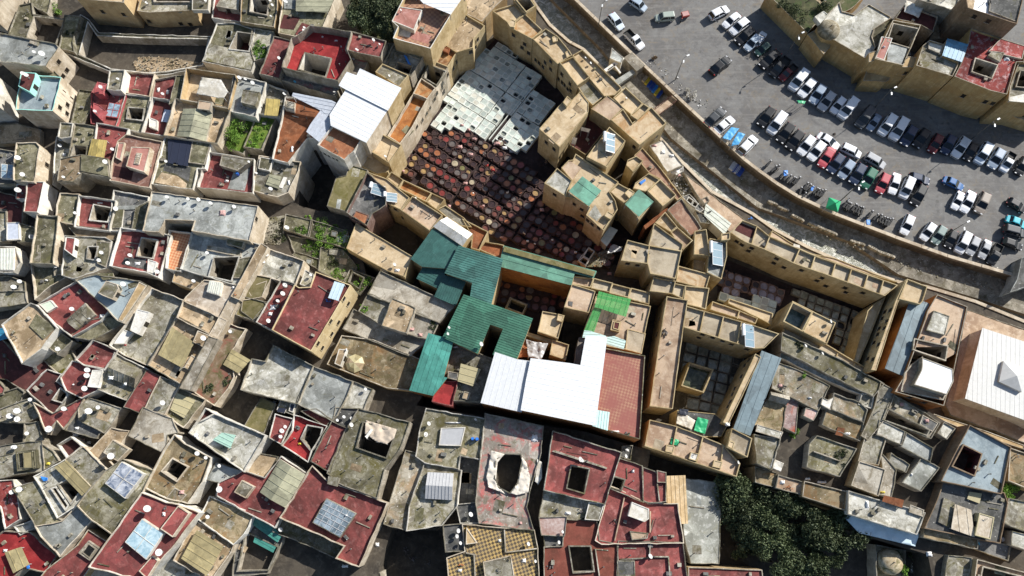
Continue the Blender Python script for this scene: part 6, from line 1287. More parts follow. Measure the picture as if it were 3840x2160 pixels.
L("1280,235,60,25 w|790,450,25,40 n|700,400,40,40 d|1930,60,160,14 w|1990,1400,40,30 w|2000,1345,50,20 o|1240,1165,40,40 w|950,1360,60,30 w|960,900,25,15 w|2440,1290,30,40 d|540,250,40,25 y|480,60,30,20 y|2350,1130,30,30 w|1500,1230,40,60 n|1560,1290,80,70 n|1700,1330,60,60 n")
BR("2105,205")
BR("2145,208")
T(1840,1560)
H("house with white tarp lined well and red patches",9,'patch','plas',"-45,-15 470,95 450,330 365,620 320,825 378,1028 -100,965 -130,780",p=.3,o=["50,400 130,345 270,350 282,400 240,605 175,692 75,642 42,560"])
H("red roof house with scalloped rounded well",10,'red','white',"572,145 1175,335 1030,790 605,692 492,665",p=.8,pc='conc',o=["735,450 890,482 845,695 695,650"],s=[(.4,'conc','conc',"555,320 580,310 1055,465 1050,480")])
H("littered grey ledge below scalloped well roof",8.8,'conc','plas',"490,672 605,695 885,775 855,905 780,935 450,908",p=.2,s=[(.8,'conc','white',"890,780 1032,792 982,948 852,938")])
H("tiny pinkish white stained hut roof",9.2,'pinkw','plas',"448,925 682,920 662,1078 468,1072",p=.2)
H("small dark grey tank roof under pinkish white hut",8.6,'dgrey','plas',"478,1082 668,1080 650,1188 488,1192",p=.3)
H("brick red terrace with white edged dark pool well",8.6,'redb','plas',"680,935 955,958 980,1132 1140,1165 1165,1560 495,1560 492,1195 660,1185",p=.4,o=["715,1185 902,1185 932,1402 752,1415"],s=[(0,'plas','plas',"950,1205 985,1449",'div')])
H("red terrace with small square light well",9.4,'red','plas',"1165,390 1368,458 1378,768 1240,712 1080,645",p=.5,o=["1115,550 1212,580 1182,668 1085,640"])
H("narrow red terrace with boxed frame at corner",9.2,'red','plas',"1375,458 1490,498 1595,590 1592,778 1430,788 1378,768",p=.5,s=[(.6,'red','plas',"1505,490 1592,510 1592,605 1510,602"),(0,'conc','conc',"1510,610 1530,770",'div')])
H("wide red terrace with white covered bundle",9,'red','plas',"1085,642 1238,708 1430,805 1690,800 1738,1142 1005,1152 958,1122",p=.6,pc='cream',s=[(0,'pinkc','pinkc',"1212,738 1125,1130",'div'),(0,'pinkc','pinkc',"1448,862 1445,1055",'div'),(1.3,'white','white',"1280,778 1435,840 1435,930 1395,960 1245,905"),(.6,'pinkc','conc',"1260,1042 1430,1060 1420,1110 1280,1125")])
H("red terrace at the bottom edge with corner partition",8.8,'red','plas',"1165,1140 1735,1148 1785,1560 1145,1560",p=.6,s=[(0,'conc','conc',"1445,1155 1440,1285",'div'),(0,'conc','conc',"1175,1300 1430,1285",'div'),(0,'conc','conc',"1440,1275 1612,1275",'div'),(0,'conc','conc',"1612,1275 1625,1449",'div'),(.5,'dgrey','conc',"1145,1310 1305,1310 1310,1449 1150,1449")])
H("wrinkled tan cloth roof beside grey seamed roof",7.5,'tancloth','plas',"1605,552 1755,547 1778,965 1700,968 1600,772",p=0)
H("pale grey flat roof with white repaired seams",5.5,'lgreyc','plas',"1760,560 2060,600 2085,900 2070,1342 1812,1340 1745,1060",p=.1)
H("red flat roof with tan rim at the bottom edge",7,'red','tan',"1790,1368 2460,1392 2480,1560 1790,1560",p=.4)
H("ochre row of three bays above the black alley",8.8,'pinkc','yellow',"1440,32 1692,92 1928,185 2110,262 2262,430 2228,550 1395,272",p=.7,s=[(0,'yellow','yellow',"1690,92 1635,350",'div'),(0,'yellow','yellow',"1925,185 1865,425",'div'),(0,'yellow','yellow',"2110,262 2080,480",'div'),(.6,'ochre','yellow',"1592,258 1668,272 1652,335 1582,322"),(.7,'white','yellow',"1815,325 1888,342 1862,410 1795,388"),(.6,'ochre','yellow',"2025,398 2102,415 2082,475 2008,458")])
H("ochre tower room at the corner of bay row",9.8,'gochre','yellow',"2185,108 2370,202 2328,375 2140,282",p=.5,s=[(.4,'ochre','yellow',"2165,220 2212,240 2195,300 2145,275")])
H("grey junk hut in the alley by scalloped well roof",6,'dgrey','plas',"1195,270 1292,265 1270,400 1170,370",p=.2)
D("1217,395,18 757,535,24 818,502,18 1445,1272,22 2288,405,16 650,1050,14 617,1145,16 340,1160,18 432,1318,14")
TP("cloth","crumpled white cloth left of tarp lined well","5,312 125,345 62,420 46,600 130,705 -20,645 -40,560",9.2,.5)
TP("cloth","crumpled white cloth right of tarp lined well","278,365 322,420 358,560 342,690 240,715 180,702 246,602 285,440",9.2,.5)
TP("green","green tarp bundle on ochre bay row","1635,200 1705,215 1700,270 1625,255",8.6,.7)
TP("white","pale plastic strip beside tarp lined well","420,390 465,420 465,560 430,620 400,590 415,480",8.9,.2)
L("1235,310,40,30 w|1290,500,25,30 w|1130,950,30,40 k|1400,1090,25,25 k|1430,1195,30,30 k|700,880,60,30 w|820,860,60,50 n|550,1350,60,80 n|300,1310,40,40 w|100,1140,30,30 d|270,970,30,30 p|80,1400,50,40 k|1845,345,30,20 k|400,200,60,80 w")
T(2840,1560)
H("small hut roof next to white tarp at tree edge",7.4,'conc','plas',"-20,175 198,210 130,475 5,420",p=.4)
H("mossy ochre roof edge beside the tree crowns",6.5,'mossb','plas',"-20,455 175,512 155,645 -20,600",p=.2)
H("junk strewn pink ledge above the tree crowns",6.8,'pinkc','plas',"190,528 432,602 420,722 165,652",p=.4)
H("pale ochre ledge roof above dark tree shade",6.8,'mossb','tan',"435,600 805,690 790,842 420,722",p=.3)
H("weedy rubble topped house among the courts",7.6,'mossg','plas',"545,188 888,300 742,538 458,455 480,260",p=.3,s=[(0,'plas','plas',"515,320 760,410",'div')])
H("pale patch roof left of greenish white court",8,'conc','tan',"1000,140 1162,190 1092,435 925,405",p=.3)
H("raised plain tan roof beside pinkish court",8.6,'pgrey','tan',"932,422 1148,490 1092,712 865,622",p=.2)
H("pinkish roof with yellow debris by black court",7.2,'pgrey','plas',"1115,330 1252,490 1210,725 1095,700 1148,490",p=.2)
H("bright white roof slab with one black hole",8,'chalk','plas',"1115,45 1342,150 1308,255 1090,165",p=.2)
H("pale blue grey roof sloping right of white slab",7.8,'lgrey','plas',"1342,150 1582,292 1560,405 1310,272",p=.3)
H("pale green hut roof in black court",6.8,'chalk','plas',"1212,330 1382,440 1352,515 1188,452",p=.2)
H("greenish white wedge roof right of black court",7.8,'lgreyc','plas',"1490,392 1640,470 1482,670 1330,600",p=.4)
H("white terrace house with red sheet and long awning",7.8,'chalk','white',"835,688 1000,738 1325,828 1512,882 1440,1062 830,880",p=.3,s=[(.7,'rust','plas',"1150,718 1328,760 1312,832 1130,772",'sheet'),(.4,'plas','plas',"1385,800 1512,850 1500,912 1375,870")])
H("blue roofed house with big rust brown well",9.2,'blue','brown',"1930,92 2290,285 2205,695 1680,582 1780,380",p=.6,o=["1872,268 2028,345 1965,535 1775,452"],ow='dred')
H("house with large cream canvas sheet below blue roof",8,'dgrey','brown',"1690,612 2232,702 2262,790 2195,1140 1990,1105 1530,1010 1640,760",p=.5,s=[(.8,'cream','plas',"1790,798 1938,850 1968,1098 1755,1022",'sheet'),(1.2,'cream','must2',"2012,878 2148,918 2112,1118 1972,1080"),(.3,'must2','plas',"1922,685 2035,702 2012,792 1900,750"),(.3,'conc','plas',"1690,740 1790,785 1750,1015 1640,960")])
H("moss roof strip at foot of cream canvas house",6.8,'mossb','plas',"1530,1000 1992,1108 1985,1192 1515,1092",p=.2)
H("dark shaded roofs at the alley bend bottom right",5.5,'dgrey','plas',"1992,1110 2290,1180 2265,1300 1985,1200",p=.3)
H("pinkish court house cut off by the bottom right corner",8,'pinkc','tan',"2000,1310 2480,1440 2480,1600 1960,1600",p=.7,o=["2050,1370 2440,1470 2440,1580 2010,1560"])
H("grey roof with chimney hole in bottom shade",6,'conc','plas',"1740,1270 1935,1292 1900,1560 1690,1560",p=.2)
H("ochre brown terrace at right edge above the bush",8,'mossb','tan',"2300,300 2500,370 2500,670 2285,580",p=.4)
H("pale junk roof at the right edge below bush",8,'conc','plas',"2290,755 2480,790 2480,1060 2240,960",p=.3)
H("white roof at right edge near bottom corner",7.5,'chalk','plas',"2310,1040 2480,1080 2480,1230 2300,1170",p=.2)
H("low scalloped wall enclosure around small dome",3.2,'mossg','cream',"1070,1165 1345,1215 1340,1480 1080,1490",p=.8)
DOME(1222,1322,104,3.4,"weathered cream dome tomb beside the trees","plaster")
TP("bluew","long pale blue plastic awning along white terrace","790,868 900,882 1470,1065 1430,1182 920,1060 800,930",6.3,.4)
TP("white","white tarp roof by dark court at tree edge","140,385 240,428 212,502 112,470",7.6,.3)
RB("1400,1310 1480,1290 1510,1340 1470,1440 1390,1420","white","heap of white rubble by dome tomb")
B("2290,660,95,g round green bush beside brown terrace|330,150,45,g small green plant in black court|790,380,70,d weedy tuft on rubble topped house|1280,1240,60,d ivy around dome enclosure|1340,1400,50,g small green bush right of dome tomb|1420,1270,60,d dark shrub by white rubble")
TREE("150,760,170|70,960,170|330,880,160|480,1010,170|660,980,160|760,900,90|800,1100,170|620,1190,150|90,1130,160|210,1340,190|400,1340,170|520,1400,120")
L("230,600,50,40 w|290,650,60,40 o|350,580,30,30 k|1140,690,50,20 y|1000,800,30,80 w|2240,1120,60,50 w|1560,1250,60,50 w|2070,930,30,30 n|2140,1010,20,30 n|460,570,50,30 w|590,600,90,30 w|590,20,50,20 w|820,160,60,30 w|1400,530,20,30 w")
D("2005,1155,14",'cyan')
T(1840,1560)
TREE("2180,650,150|2330,730,140|2180,830,150|2340,930,150|2350,1080,120|2290,1190,90")
T(1840,0)
B("1800,850,75,w pale dusty shrub beside river wall and parking|1490,510,40,r small heap of dry brush on parking edge")
LAMP("1750,518|1015,15",1840,0)
LAMP("378,310|1215,808|2148,1095",2840,0)
LAMP("920,410|1873,770",2840,520)
T(2840,0)
TP("green","green tarp canopy at end of the shaded row","358,908 440,915 425,942 372,935",1.8,.3)
T(2840,520)
STALL(695,592)
TP("bluet","blue covered motorcycle at first rank","235,290 275,285 280,330 240,340",1.1,.2)
TP("bluet","light blue covered motorcycle in first rank","490,430 520,430 500,475 480,470",1.1,.2)
TP("bluet","blue tarp bundle beside second rank by wall","985,735 1022,735 1022,780 990,778",1,.2)
T(1840,0)
TP("blueb","blue covered cart left of the pair","2115,1225 2180,1150 2250,1165 2170,1270 2100,1250",1.9,.2)
TP("blueb","blue covered cart right of the pair","2190,1290 2240,1195 2305,1215 2245,1310 2180,1320",1.9,.2)
T(2840, 520)
H("grey walled building on river bank cut off by right edge", 3, 'dgrey', 'lgrey', "2395,1080 2500,1040 2560,1300 2290,1390 2350,1280", p=.2)
# ================================================================ ground, river, parking
PW = [(1990, -120), (2072 + 83, 0), (2366, 203), (2527, 356), (2788, 600), (2840, 640), (2910, 690), (2989, 739), (3122, 802), (3358, 893), (3552, 963), (3809, 1038), (3950, 1078), (4300, 1150)]
LB = [(1900, -150), (2012, 25), (2063, 95), (2134, 157), (2188, 186), (2300, 300), (2430, 470), (2552, 603), (2668, 719), (2821, 802), (2902, 860), (3026, 926), (3192, 1000), (3370, 1058), (3478, 1077), (3656, 1131), (3840, 1206), (4300, 1360)]
WR = [(1960, -120), (2072, 0), (2254, 182), (2400, 370), (2519, 520), (2840, 777), (3184, 905), (3370, 1029), (3668, 1120), (3840, 1177), (4300, 1290)]
w2 = lambda L_, z: [(a.x, a.y) for a in (W(u, v, z) for u, v in L_)]
pw, lb, wr = w2(PW, .9), w2(LB, 0), w2(WR, -1.6)
def sheet(name, P, z, mat, skirt=None, sm=None):
    mb = MB(); P = ccw(P); mb.cap(P, z, mat)
    if skirt is not None: mb.side(P, skirt, z, sm or mat)
    return tag(mb.build(name), None, None, None, 'structure')
sheet('ground', [(-1500, -1500), (1500, -1500), (1500, 1500), (-1500, 1500)], -4.7, 'soil')
sheet('parking_lot', pw + [(500, pw[-1][1]), (500, 500), (pw[0][0], 500)], 0, 'asph', -4.6, 'rwall')
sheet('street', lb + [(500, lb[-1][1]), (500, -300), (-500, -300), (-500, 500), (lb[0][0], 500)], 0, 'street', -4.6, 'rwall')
sheet('river', [(x - 3, y - 3) for x, y in lb] + [(x + .3, y + .3) for x, y in pw[::-1]], -2.7, 'water')
sheet('river_bank', wr + pw[::-1], -1.6, 'bank', -4.6, 'rwall')
# river wall with coping blocks
mb = MB()
off = inset(ccw(pw + [(500, pw[-1][1]), (500, 500), (pw[0][0], 500)]), .55)
q = ccw(pw + [(500, pw[-1][1]), (500, 500), (pw[0][0], 500)]); pair = {(round(a[0], 3), round(a[1], 3)): b for a, b in zip(q, off)}
pin = [pair[(round(a[0], 3), round(a[1], 3))] for a in pw]
root = empty('river_wall', (pw[5][0], pw[5][1], 0)); tag(root, 'long curved retaining wall with pale coping between river and parking', 'wall')
for i in range(len(pw) - 1):
    a, b, c, d = pw[i], pw[i + 1], pin[i + 1], pin[i]
    mb.prism([(a[0], a[1]), (b[0], b[1]), (c[0], c[1]), (d[0], d[1])], -4.6, .8, 'rwall')
mb.build('wall', root)
mb = MB()
for i in range(len(pw) - 1):
    A, Bq, C, Dq = [Vector((*x[:2], 0)) for x in (pw[i], pw[i + 1], pin[i + 1], pin[i])]
    n = max(1, int((Bq - A).length / 4.5))
    for k in range(n):
        f, g = k / n + .004, (k + 1) / n - .004; out = (A - Dq) * .12
        zt = .98 + random.uniform(-.03, .03)
        mb.prism([(p.x, p.y) for p in (A.lerp(Bq, f) + out, A.lerp(Bq, g) + out, Dq.lerp(C, g), Dq.lerp(C, f))], .8, zt, 'coping')
mb.build('coping', root)
def pxprism(name, lab, cat, s, z0, z1, mat, ox, oy, parent=None):
    T(ox, oy); mb = MB(); P = [(a.x, a.y) for a in wp(px(s), z1)]; mb.prism(P, z0, z1, mat); o = mb.build(name, parent)
    if parent is None: tag(o, lab, cat)
    return o
def root_at(name, lab, cat, s, ox, oy, z=0):
    T(ox, oy); p = wp(px(s), z)[0]; return tag(empty(name, (p.x, p.y, z)), lab, cat)
r = root_at('bridge', 'grey concrete bridge slab and beam across the river wall', 'bridge', "1290,560", 1840, 0)
pxprism('deck', 0, 0, "1205,522 1278,472 1398,590 1322,645", -4.6, 1.25, 'pgrey', 1840, 0, r)
pxprism('beam', 0, 0, "1108,738 1298,618 1335,640 1150,772", -.2, .7, 'lgrey', 1840, 0, r)
pxprism('pier', 0, 0, "1108,738 1140,718 1180,748 1150,772", -4.6, -.2, 'conc', 1840, 0, r)
r = root_at('sluice_frame', 'white steel Y shaped frame spanning the river by concrete bridge', 'steel frame', "1120,580", 1840, 0, 1)
T(1840, 0)
for nm, a, b, wd in (('beam', '1035,645', '1200,525', .7), ('brace', '1112,585', '1175,665', .35), ('brace', '1125,595', '1060,640', .3)):
    mb = MB(); A, Bq = wp(px(a + ' ' + b), 2.2); mb.bar(A, Bq, wd, 'white', .4); mb.build(nm, r)
sheet('platform', w2([(1840 + x / K, y / K) for x, y in ((1150, 775), (1375, 605), (1650, 850), (1480, 1000), (1330, 900))], -1.2), -1.2, 'bank', -4.6, 'rwall')
r = root_at('footbridge', 'pink paved footbridge with steps crossing the river to parking', 'footbridge', "1560,970", 1840, 0)
pxprism('deck', 0, 0, "1470,992 1600,902 1650,945 1520,1040", .1, .5, 'pinkc', 1840, 0, r)
T(1840, 0)
mb = MB()
for k in range(5):
    f, g = k / 5, (k + .8) / 5; A = [(1600 + 42 * t, 902 - 42 * t) for t in (f, g)]; Bq = [(1650 + 42 * t, 945 - 42 * t) for t in (g, f)]
    P = [(a.x, a.y) for a in wp([(OX + x / K, OY + y / K) for x, y in A + Bq], .55 + .12 * k)]; mb.prism(P, 0, .52 + .12 * k, 'brown')
mb.build('steps', r)
mb = MB()
for s_ in ("1470,992 1640,862", "1520,1040 1690,905"):
    A, Bq = wp(px(s_), 1.4); mb.bar(A, Bq, .08, 'dred')
    for k in range(7): c = A.lerp(Bq, k / 6); mb.bar((c.x, c.y, .4), c, .06, 'dred')
mb.build('railing', r)
# row of coloured tubs
def tubs(ox, oy, a, b, n, cols, where):
    for i in range(n):
        f = i / (n - 1); u, v = ox + (a[0] + (b[0] - a[0]) * f) / K, oy + (a[1] + (b[1] - a[1]) * f) / K
        z = -1.2 if 'platform' in where else -1.6; p = W(u, v, z); c = cols[i % len(cols)]; mt = {'blue': 'blu', 'yellow': 'yel', 'white': 'wht', 'light blue': 'bluet', 'cream': 'cream'}[c]
        mb = MB(); ang = .95; co, si = math.cos(ang), math.sin(ang); P = [(p.x + x * co - y * si, p.y + x * si + y * co) for x, y in ((-.95, -.3), (.7, -.3), (1.0, 0), (.7, .3), (-.95, .3))]
        I = [(q_.x, q_.y) for q_ in inset(P, .08)]; mb.side(P, z, z + .5, mt); mb.ring(P, I, z + .5, mt); mb.side(I, z + .15, z + .5, mt, True); mb.cap(I, z + .15, mt)
        o = mb.build('tub'); tag(o, f'{c} plastic tub, {ORD[i]} in row {where}', 'tub', 'plastic tubs by the river')
tubs(1840, 0, (1400, 715), (1530, 860), 7, ['cream', 'yellow', 'blue', 'blue', 'light blue', 'yellow', 'blue'], 'on the shaded river platform')
tubs(1840, 520, (2185, 250), (2265, 310), 6, ['white', 'white', 'blue', 'white', 'blue', 'blue'], 'on the river bank below the wall')
T(2840, 520); k = 0
for seg in ("105,580 165,600 4", "195,630 265,650 5", "320,705 400,745 6", "475,775 570,815 6", "590,825 700,870 7", "850,935 950,965 6", "1010,985 1060,1010 4", "1090,1030 1220,1075 8"):
    a, b, n = seg.split(' '); a, b, n = [float(q_) for q_ in a.split(',')], [float(q_) for q_ in b.split(',')], int(n)
    for i in range(n):
        f = i / (n - 1); p = W(OX + (a[0] + (b[0] - a[0]) * f) / K, OY + (a[1] + (b[1] - a[1]) * f) / K, -1.4); mb = MB()
        mb.box((p.x, p.y, -1.2), (.3, .8, .8), 'cream' if i % 2 else 'conc', .9 + random.uniform(-.2, .2), 'plas'); mb.box((p.x, p.y, -.77), (.34, .5, .08), 'plas', .9)
        tag(mb.build('bollard'), 'pale stone stub in the broken row along the river bank', 'bollard', 'stone stubs along the river bank')
# higher ground under the hill quarters
for P_, z in ((HILL, HZ), (HILL2, HZ2)):
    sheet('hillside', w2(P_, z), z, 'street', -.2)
    REG.append((P_, z, 'street ground'))
REG.append((WR + PW[::-1], -1.6, 'the river bank')); REG.append((PW + [(4300, -300), (1990, -300)], 0, 'the parking lot'))
sheet('garden_soil', w2([(1320, -40), (1530, -40), (1480, 160), (1370, 140), (1310, 60)], HZ), HZ + .03, 'garden')
T(1840, 0)
RB("1400,560 1480,520 1560,600 1700,690 1750,800 1700,830 1640,760 1480,640", 'white', 'scattered pale litter along the kerb of the river wall')
RB("1760,820 1980,900 1960,1010 1860,960 1730,880", 'white', 'scattered litter around the dusty shrub by the wall')
T(2840, 520)
RB("1000,1000 1500,1150 1900,1260 2250,1300 2240,1400 1600,1250 1180,1120", 'conc', 'long strip of litter and debris on river bank below the wall')
RB("1900,1090 2060,1110 2260,1190 2240,1230 2050,1170", 'white', 'scattered litter at the corner of parking wall')
RB("400,730 700,900 1000,1000 990,1020 680,920 380,760", 'conc', 'thin litter line along the middle of river bank')
# ================================================================ tannery yards
def yard(name, P, z, mat):
    return sheet(name, [(a.x, a.y) for a in (W(u, v, z) for u, v in P)], z, mat)
BROWN = [(1546, 545), (1620, 470), (1660, 492), (1700, 478), (1827, 520), (1868, 528), (1935, 585), (2042, 690), (2060, 740), (2165, 815), (2250, 900), (2330, 930), (2300, 1000), (2150, 990), (1900, 905), (1827, 868), (1760, 795), (1670, 744), (1560, 660), (1480, 632)]
WH1 = [(1616, 455), (1650, 487), (1700, 474), (1827, 516), (1964, 364), (2003, 325), (2030, 286), (1985, 255), (1930, 205), (1880, 172), (1850, 166), (1780, 232), (1700, 340)]
WH2 = [(1862, 520), (1978, 372), (2010, 335), (2084, 385), (2030, 470), (1990, 545), (1964, 571), (1930, 560)]
GREY3 = [(2975, 1090), (3120, 1120), (3255, 1165), (3205, 1340), (3150, 1320), (3130, 1240), (2990, 1155)]
SM2 = [(2705, 1000), (2830, 1030), (2955, 1100), (2945, 1130), (2700, 1090)]
INN = [(1860, 1045), (2125, 1110), (2105, 1160), (2030, 1165), (1985, 1150), (1960, 1140), (1850, 1120)]
TANK = [(2580, 1290), (2800, 1340), (2720, 1560), (2560, 1500), (2575, 1400)]
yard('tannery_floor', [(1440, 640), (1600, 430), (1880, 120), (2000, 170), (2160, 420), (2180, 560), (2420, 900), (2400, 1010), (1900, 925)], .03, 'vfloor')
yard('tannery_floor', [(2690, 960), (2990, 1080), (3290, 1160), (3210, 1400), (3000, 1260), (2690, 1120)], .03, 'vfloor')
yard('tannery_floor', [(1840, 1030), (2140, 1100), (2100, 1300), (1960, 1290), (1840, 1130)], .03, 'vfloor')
yard('tannery_floor', [(2560, 1260), (2840, 1300), (2720, 1580), (2530, 1540)], .03, 'yardfl')
def sq_vat(name, w_, l_, hgt, rim, lev, mat, liq):
    mb = MB(); P = [(-w_ / 2, -l_ / 2), (w_ / 2, -l_ / 2), (w_ / 2, l_ / 2), (-w_ / 2, l_ / 2)]; I = [(a.x, a.y) for a in inset(P, rim)]
    # rounded inner corners
    J = []
    for i in range(4):
        a, b, c = Vector(I[i - 1]), Vector(I[i]), Vector(I[(i + 1) % 4]); r_ = .18 * min(w_, l_)
        J += [tuple(b + (a - b).normalized() * r_), tuple(b + ((a - b).normalized() + (c - b).normalized()) * r_ * .3), tuple(b + (c - b).normalized() * r_)]
    mb.side(P, 0, hgt, mat); mb.cap(P, hgt, mat, [J]); mb.side(J, hgt - lev - .05, hgt, mat, True)
    o = mb.build(name, None); q_ = MB(); q_.cap(J, hgt - lev, liq); c = q_.build('liquid', None); c.parent = o
    return o
def round_vat(rad, w_, hgt, lev, mat, liq):
    mb = MB(); P = [(-w_ / 2, -w_ / 2), (w_ / 2, -w_ / 2), (w_ / 2, w_ / 2), (-w_ / 2, w_ / 2)]; R = [(rad * math.cos(6.2832 * i / 18), rad * math.sin(6.2832 * i / 18)) for i in range(18)]
    R2 = [(x * 1.2, y * 1.2) for x, y in R]; hb = hgt - .16
    mb.side(P, 0, hb, mat); mb.cap(P, hb, mat, [R])
    mb.side(R2, hb, hgt + .05, mat); mb.ring(R2, R, hgt + .05, mat); mb.side(R, hgt - lev - .05, hgt + .05, mat, True)
    o = mb.build('dye_vat', None); q_ = MB(); q_.cap(R, hgt - lev, liq); c = q_.build('dye', None); c.parent = o
    return o
def grid(Ppx, z, ang, sx, sy, gx, gy):
    P = [(a.x, a.y) for a in (W(u, v, z) for u, v in Ppx)]; co, si = math.cos(ang), math.sin(ang)
    q_ = [(x * co + y * si, -x * si + y * co) for x, y in P]; x0, x1 = min(a for a, b in q_), max(a for a, b in q_); y0, y1 = min(b for a, b in q_), max(b for a, b in q_)
    y, j = y0 + sy * .4, 0
    while y < y1:
        x, i = x0 + sx * .4, 0
        while x < x1:
            wx, wy = x * co - y * si, x * si + y * co
            if inside(P, wx, wy): yield wx, wy, i, j
            x += sx; i += 1
            if gx and i % gx[0] == 0: x += gx[1]
        y += sy; j += 1
        if gy and j % gy[0] == 0: y += gy[1]
NV = [0]
def place_white(Ppx, ang, sx, sy, lab, grp, names, z0=0, mats=('limest',)):
    protos = {}
    for x, y, i, j in grid(Ppx, 1, ang, sx, sy, (7, .25), (6, .22)):
        r_ = random.random(); k = 3 if r_ < .2 and mats[0] == 'limest' else 0 if r_ < .82 else (1 if r_ < .93 else 2)
        l = f'{names[k] if k < 3 else "cream full square basin"} {lab}'; half = random.random() < .22
        loc = (x + random.uniform(-.05, .05), y + random.uniform(-.05, .05), z0 + random.choice([-.05, -.02, 0, 0, .02, .04])); NV[0] += 1
        rz = ang + random.uniform(-.05, .05)
        if k not in protos:
            lev, liq = [(.025, names[3]), (.25, 'murk'), (.6, 'dye_black'), (.03, 'palec')][k]
            protos[k] = o = sq_vat('lime_vat', sx * 1.05, sy * 1.05, 1.0, .15, lev, mats[0], liq); tag(o, l, 'vat', grp); o.location = loc; o.rotation_euler.z = rz
        else: dup(protos[k], loc, rz, l, None, (random.uniform(.9, 1.02), random.uniform(.88, 1.02), 1) if mats[0] == 'limest' else (random.uniform(.74, .98), random.uniform(.74, .98), 1))
AW = math.radians(-35)
nm3 = ['pale full square basin', 'half empty square basin of murky water', 'dark empty square basin', 'pale']
place_white(WH1, AW, 1.32, 1.2, 'in the larger white lime block', 'white lime basins of the larger block', nm3)
place_white(WH2, AW, 1.32, 1.2, 'in the smaller white lime block', 'white lime basins of the smaller block', nm3)
place_white(GREY3, math.radians(-22), 1.6, 1.5, 'in the grey yard by teal tank', 'grey basins in the yard by teal tank', ['grey shallow basin', 'murky grey basin', 'dark grey basin', 'murk'], -.3, ('gvat',))
place_white(TANK, math.radians(-15), 2.2, 2.0, 'in the dark tank yard', 'stone basins in the dark tank yard', ['grey shallow stone basin', 'murky stone basin', 'dark stone basin', 'murk'], -.7, ('gvat',))
place_white([(2705, 1098), (2880, 1128), (2930, 1160), (2900, 1175), (2715, 1125)], math.radians(-18), 1.5, 1.5, 'in the strip before the ochre ledge', 'white basins before the ochre ledge', nm3)
DY = [('brown', 'dye_brown', 26), ('orange', 'dye_orange', 18), ('ochre', 'dye_ochre', 9), ('dark red', 'dye_red', 12), ('grey', 'dye_grey', 11), ('olive', 'dye_olive', 4), ('near black', 'dye_dark', 22), ('cream', 'dye_cream', 2), ('violet grey', 'dye_violet', 0)]
def place_dye(Ppx, ang, pit, rad, lab, grp, weights=None, z0=0, mat='vatst', cap=280, gy=(2, .5), gx=(9, .55)):
    protos = {}; n = 0
    for x, y, i, j in grid(Ppx, 1, ang, pit, pit * .95, gx, gy):
        if n >= cap: break
        n += 1; cn, mt, _ = random.choices(DY, weights or [d[2] for d in DY])[0]; l = f'round stone vat of {cn} dye {lab}'
        loc = (x + random.uniform(-.15, .15), y + random.uniform(-.15, .15), z0 + random.choice([-.1, -.03, 0, .04])); rz = ang + random.uniform(-.2, .2)
        key = cn
        if key not in protos:
            protos[key] = o = round_vat(rad, pit * 1.08, .95, random.choice([.06, .1, .16]), mat, mt); tag(o, l, 'vat', grp); o.location = loc; o.rotation_euler.z = rz
        else: dup(protos[key], loc, rz, l, None, random.uniform(.76, 1.14))
place_dye(BROWN, math.radians(-33), 1.48, .62, 'in the great brown vat court', 'round dye vats of the great brown court')
place_dye(SM2, math.radians(-20), 1.6, .68, 'in the small violet vat court', 'round dye vats of the small violet court', [0, 0, 0, 0, 6, 0, 6, 0, 40], -.2, 'plum', 80, (3, .5))
place_dye(INN, math.radians(-12), 1.55, .62, 'in the dark inner court below green roof', 'round dye vats of the dark inner court', [22, 8, 4, 14, 6, 0, 14, 1, 0], -.2, 'vatst', 80, (4, .8))
# walkway troughs dividing the white blocks
def trough(s, lab):
    a, b = [W(u, v, 1) for u, v in s]; mb = MB(); mb.bar((a.x, a.y, .35), (b.x, b.y, .35), .7, 'vfloor', .7)
    d = (b - a).normalized(); n_ = Vector((-d.y, d.x, 0)) * .42
    for sg in (-1, 1): mb.bar((a.x + n_.x * sg, a.y + n_.y * sg, .55), (b.x + n_.x * sg, b.y + n_.y * sg, .55), .14, 'limest', 1.1)
    tag(mb.build('channel'), lab, 'channel')
trough([(1840, 527), (1990, 338)], 'stone channel between the two white lime blocks')
# pale stone edging along the quay of the town side
mb = MB()
for a, b in zip(lb, lb[1:]):
    if (Vector(b) - Vector(a)).length < 60: mb.bar((*a, .06), (*b, .06), .6, 'coping', .3)
tag(mb.build('quay_edge'), 'pale stone edging along the town side of the river', 'quay edge')
# hides and people in the yards
REG += [(BROWN, 1.0, 'the great brown vat court'), (WH1, 1.05, 'the larger white lime block'), (WH2, 1.05, 'the smaller white lime block'), (TANK, .4, 'the dark tank yard')]
T(900, 520)
L("1990,70,60,50 p|2090,140,60,45 p|1475,290,35,30 p|2390,80,45,40 w|2040,400,55,40 p|2240,235,25,20 r|2290,280,45,35 r|1895,610,45,40 p|2370,890,40,30 p|2210,130,60,50 n|1440,290,20,20 w|2110,490,20,20 w|2200,605,40,25 p")
T(900, 0)
L("2010,1130,40,30 p|2070,1170,40,35 p|2120,1255,60,40 p")
T(1840, 520)
L("1480,60,60,30 p|1560,120,50,40 w|1640,150,60,40 w|1700,330,60,40 p|1680,420,40,50 w|1760,470,50,30 w|1900,600,40,40 w|1985,660,50,30 n|60,40,80,50 p|130,80,50,40 w|185,110,40,40 w|300,1000,60,30 p|465,640,50,45 p|770,1025,30,30 w|335,925,30,30 w|400,950,25,20 w|560,915,25,25 w|500,200,35,30 n|700,560,30,30 k|1080,1220,50,40 p|450,900,40,30 n")
for a in RUB: make_rubble(*a)
for a in TARP: make_tarp(*a)
for a in DOMES: make_dome(*a)
place_dishes(); place_clutter(); place_barrels(); place_bushes(); place_trees(); place_lamps()
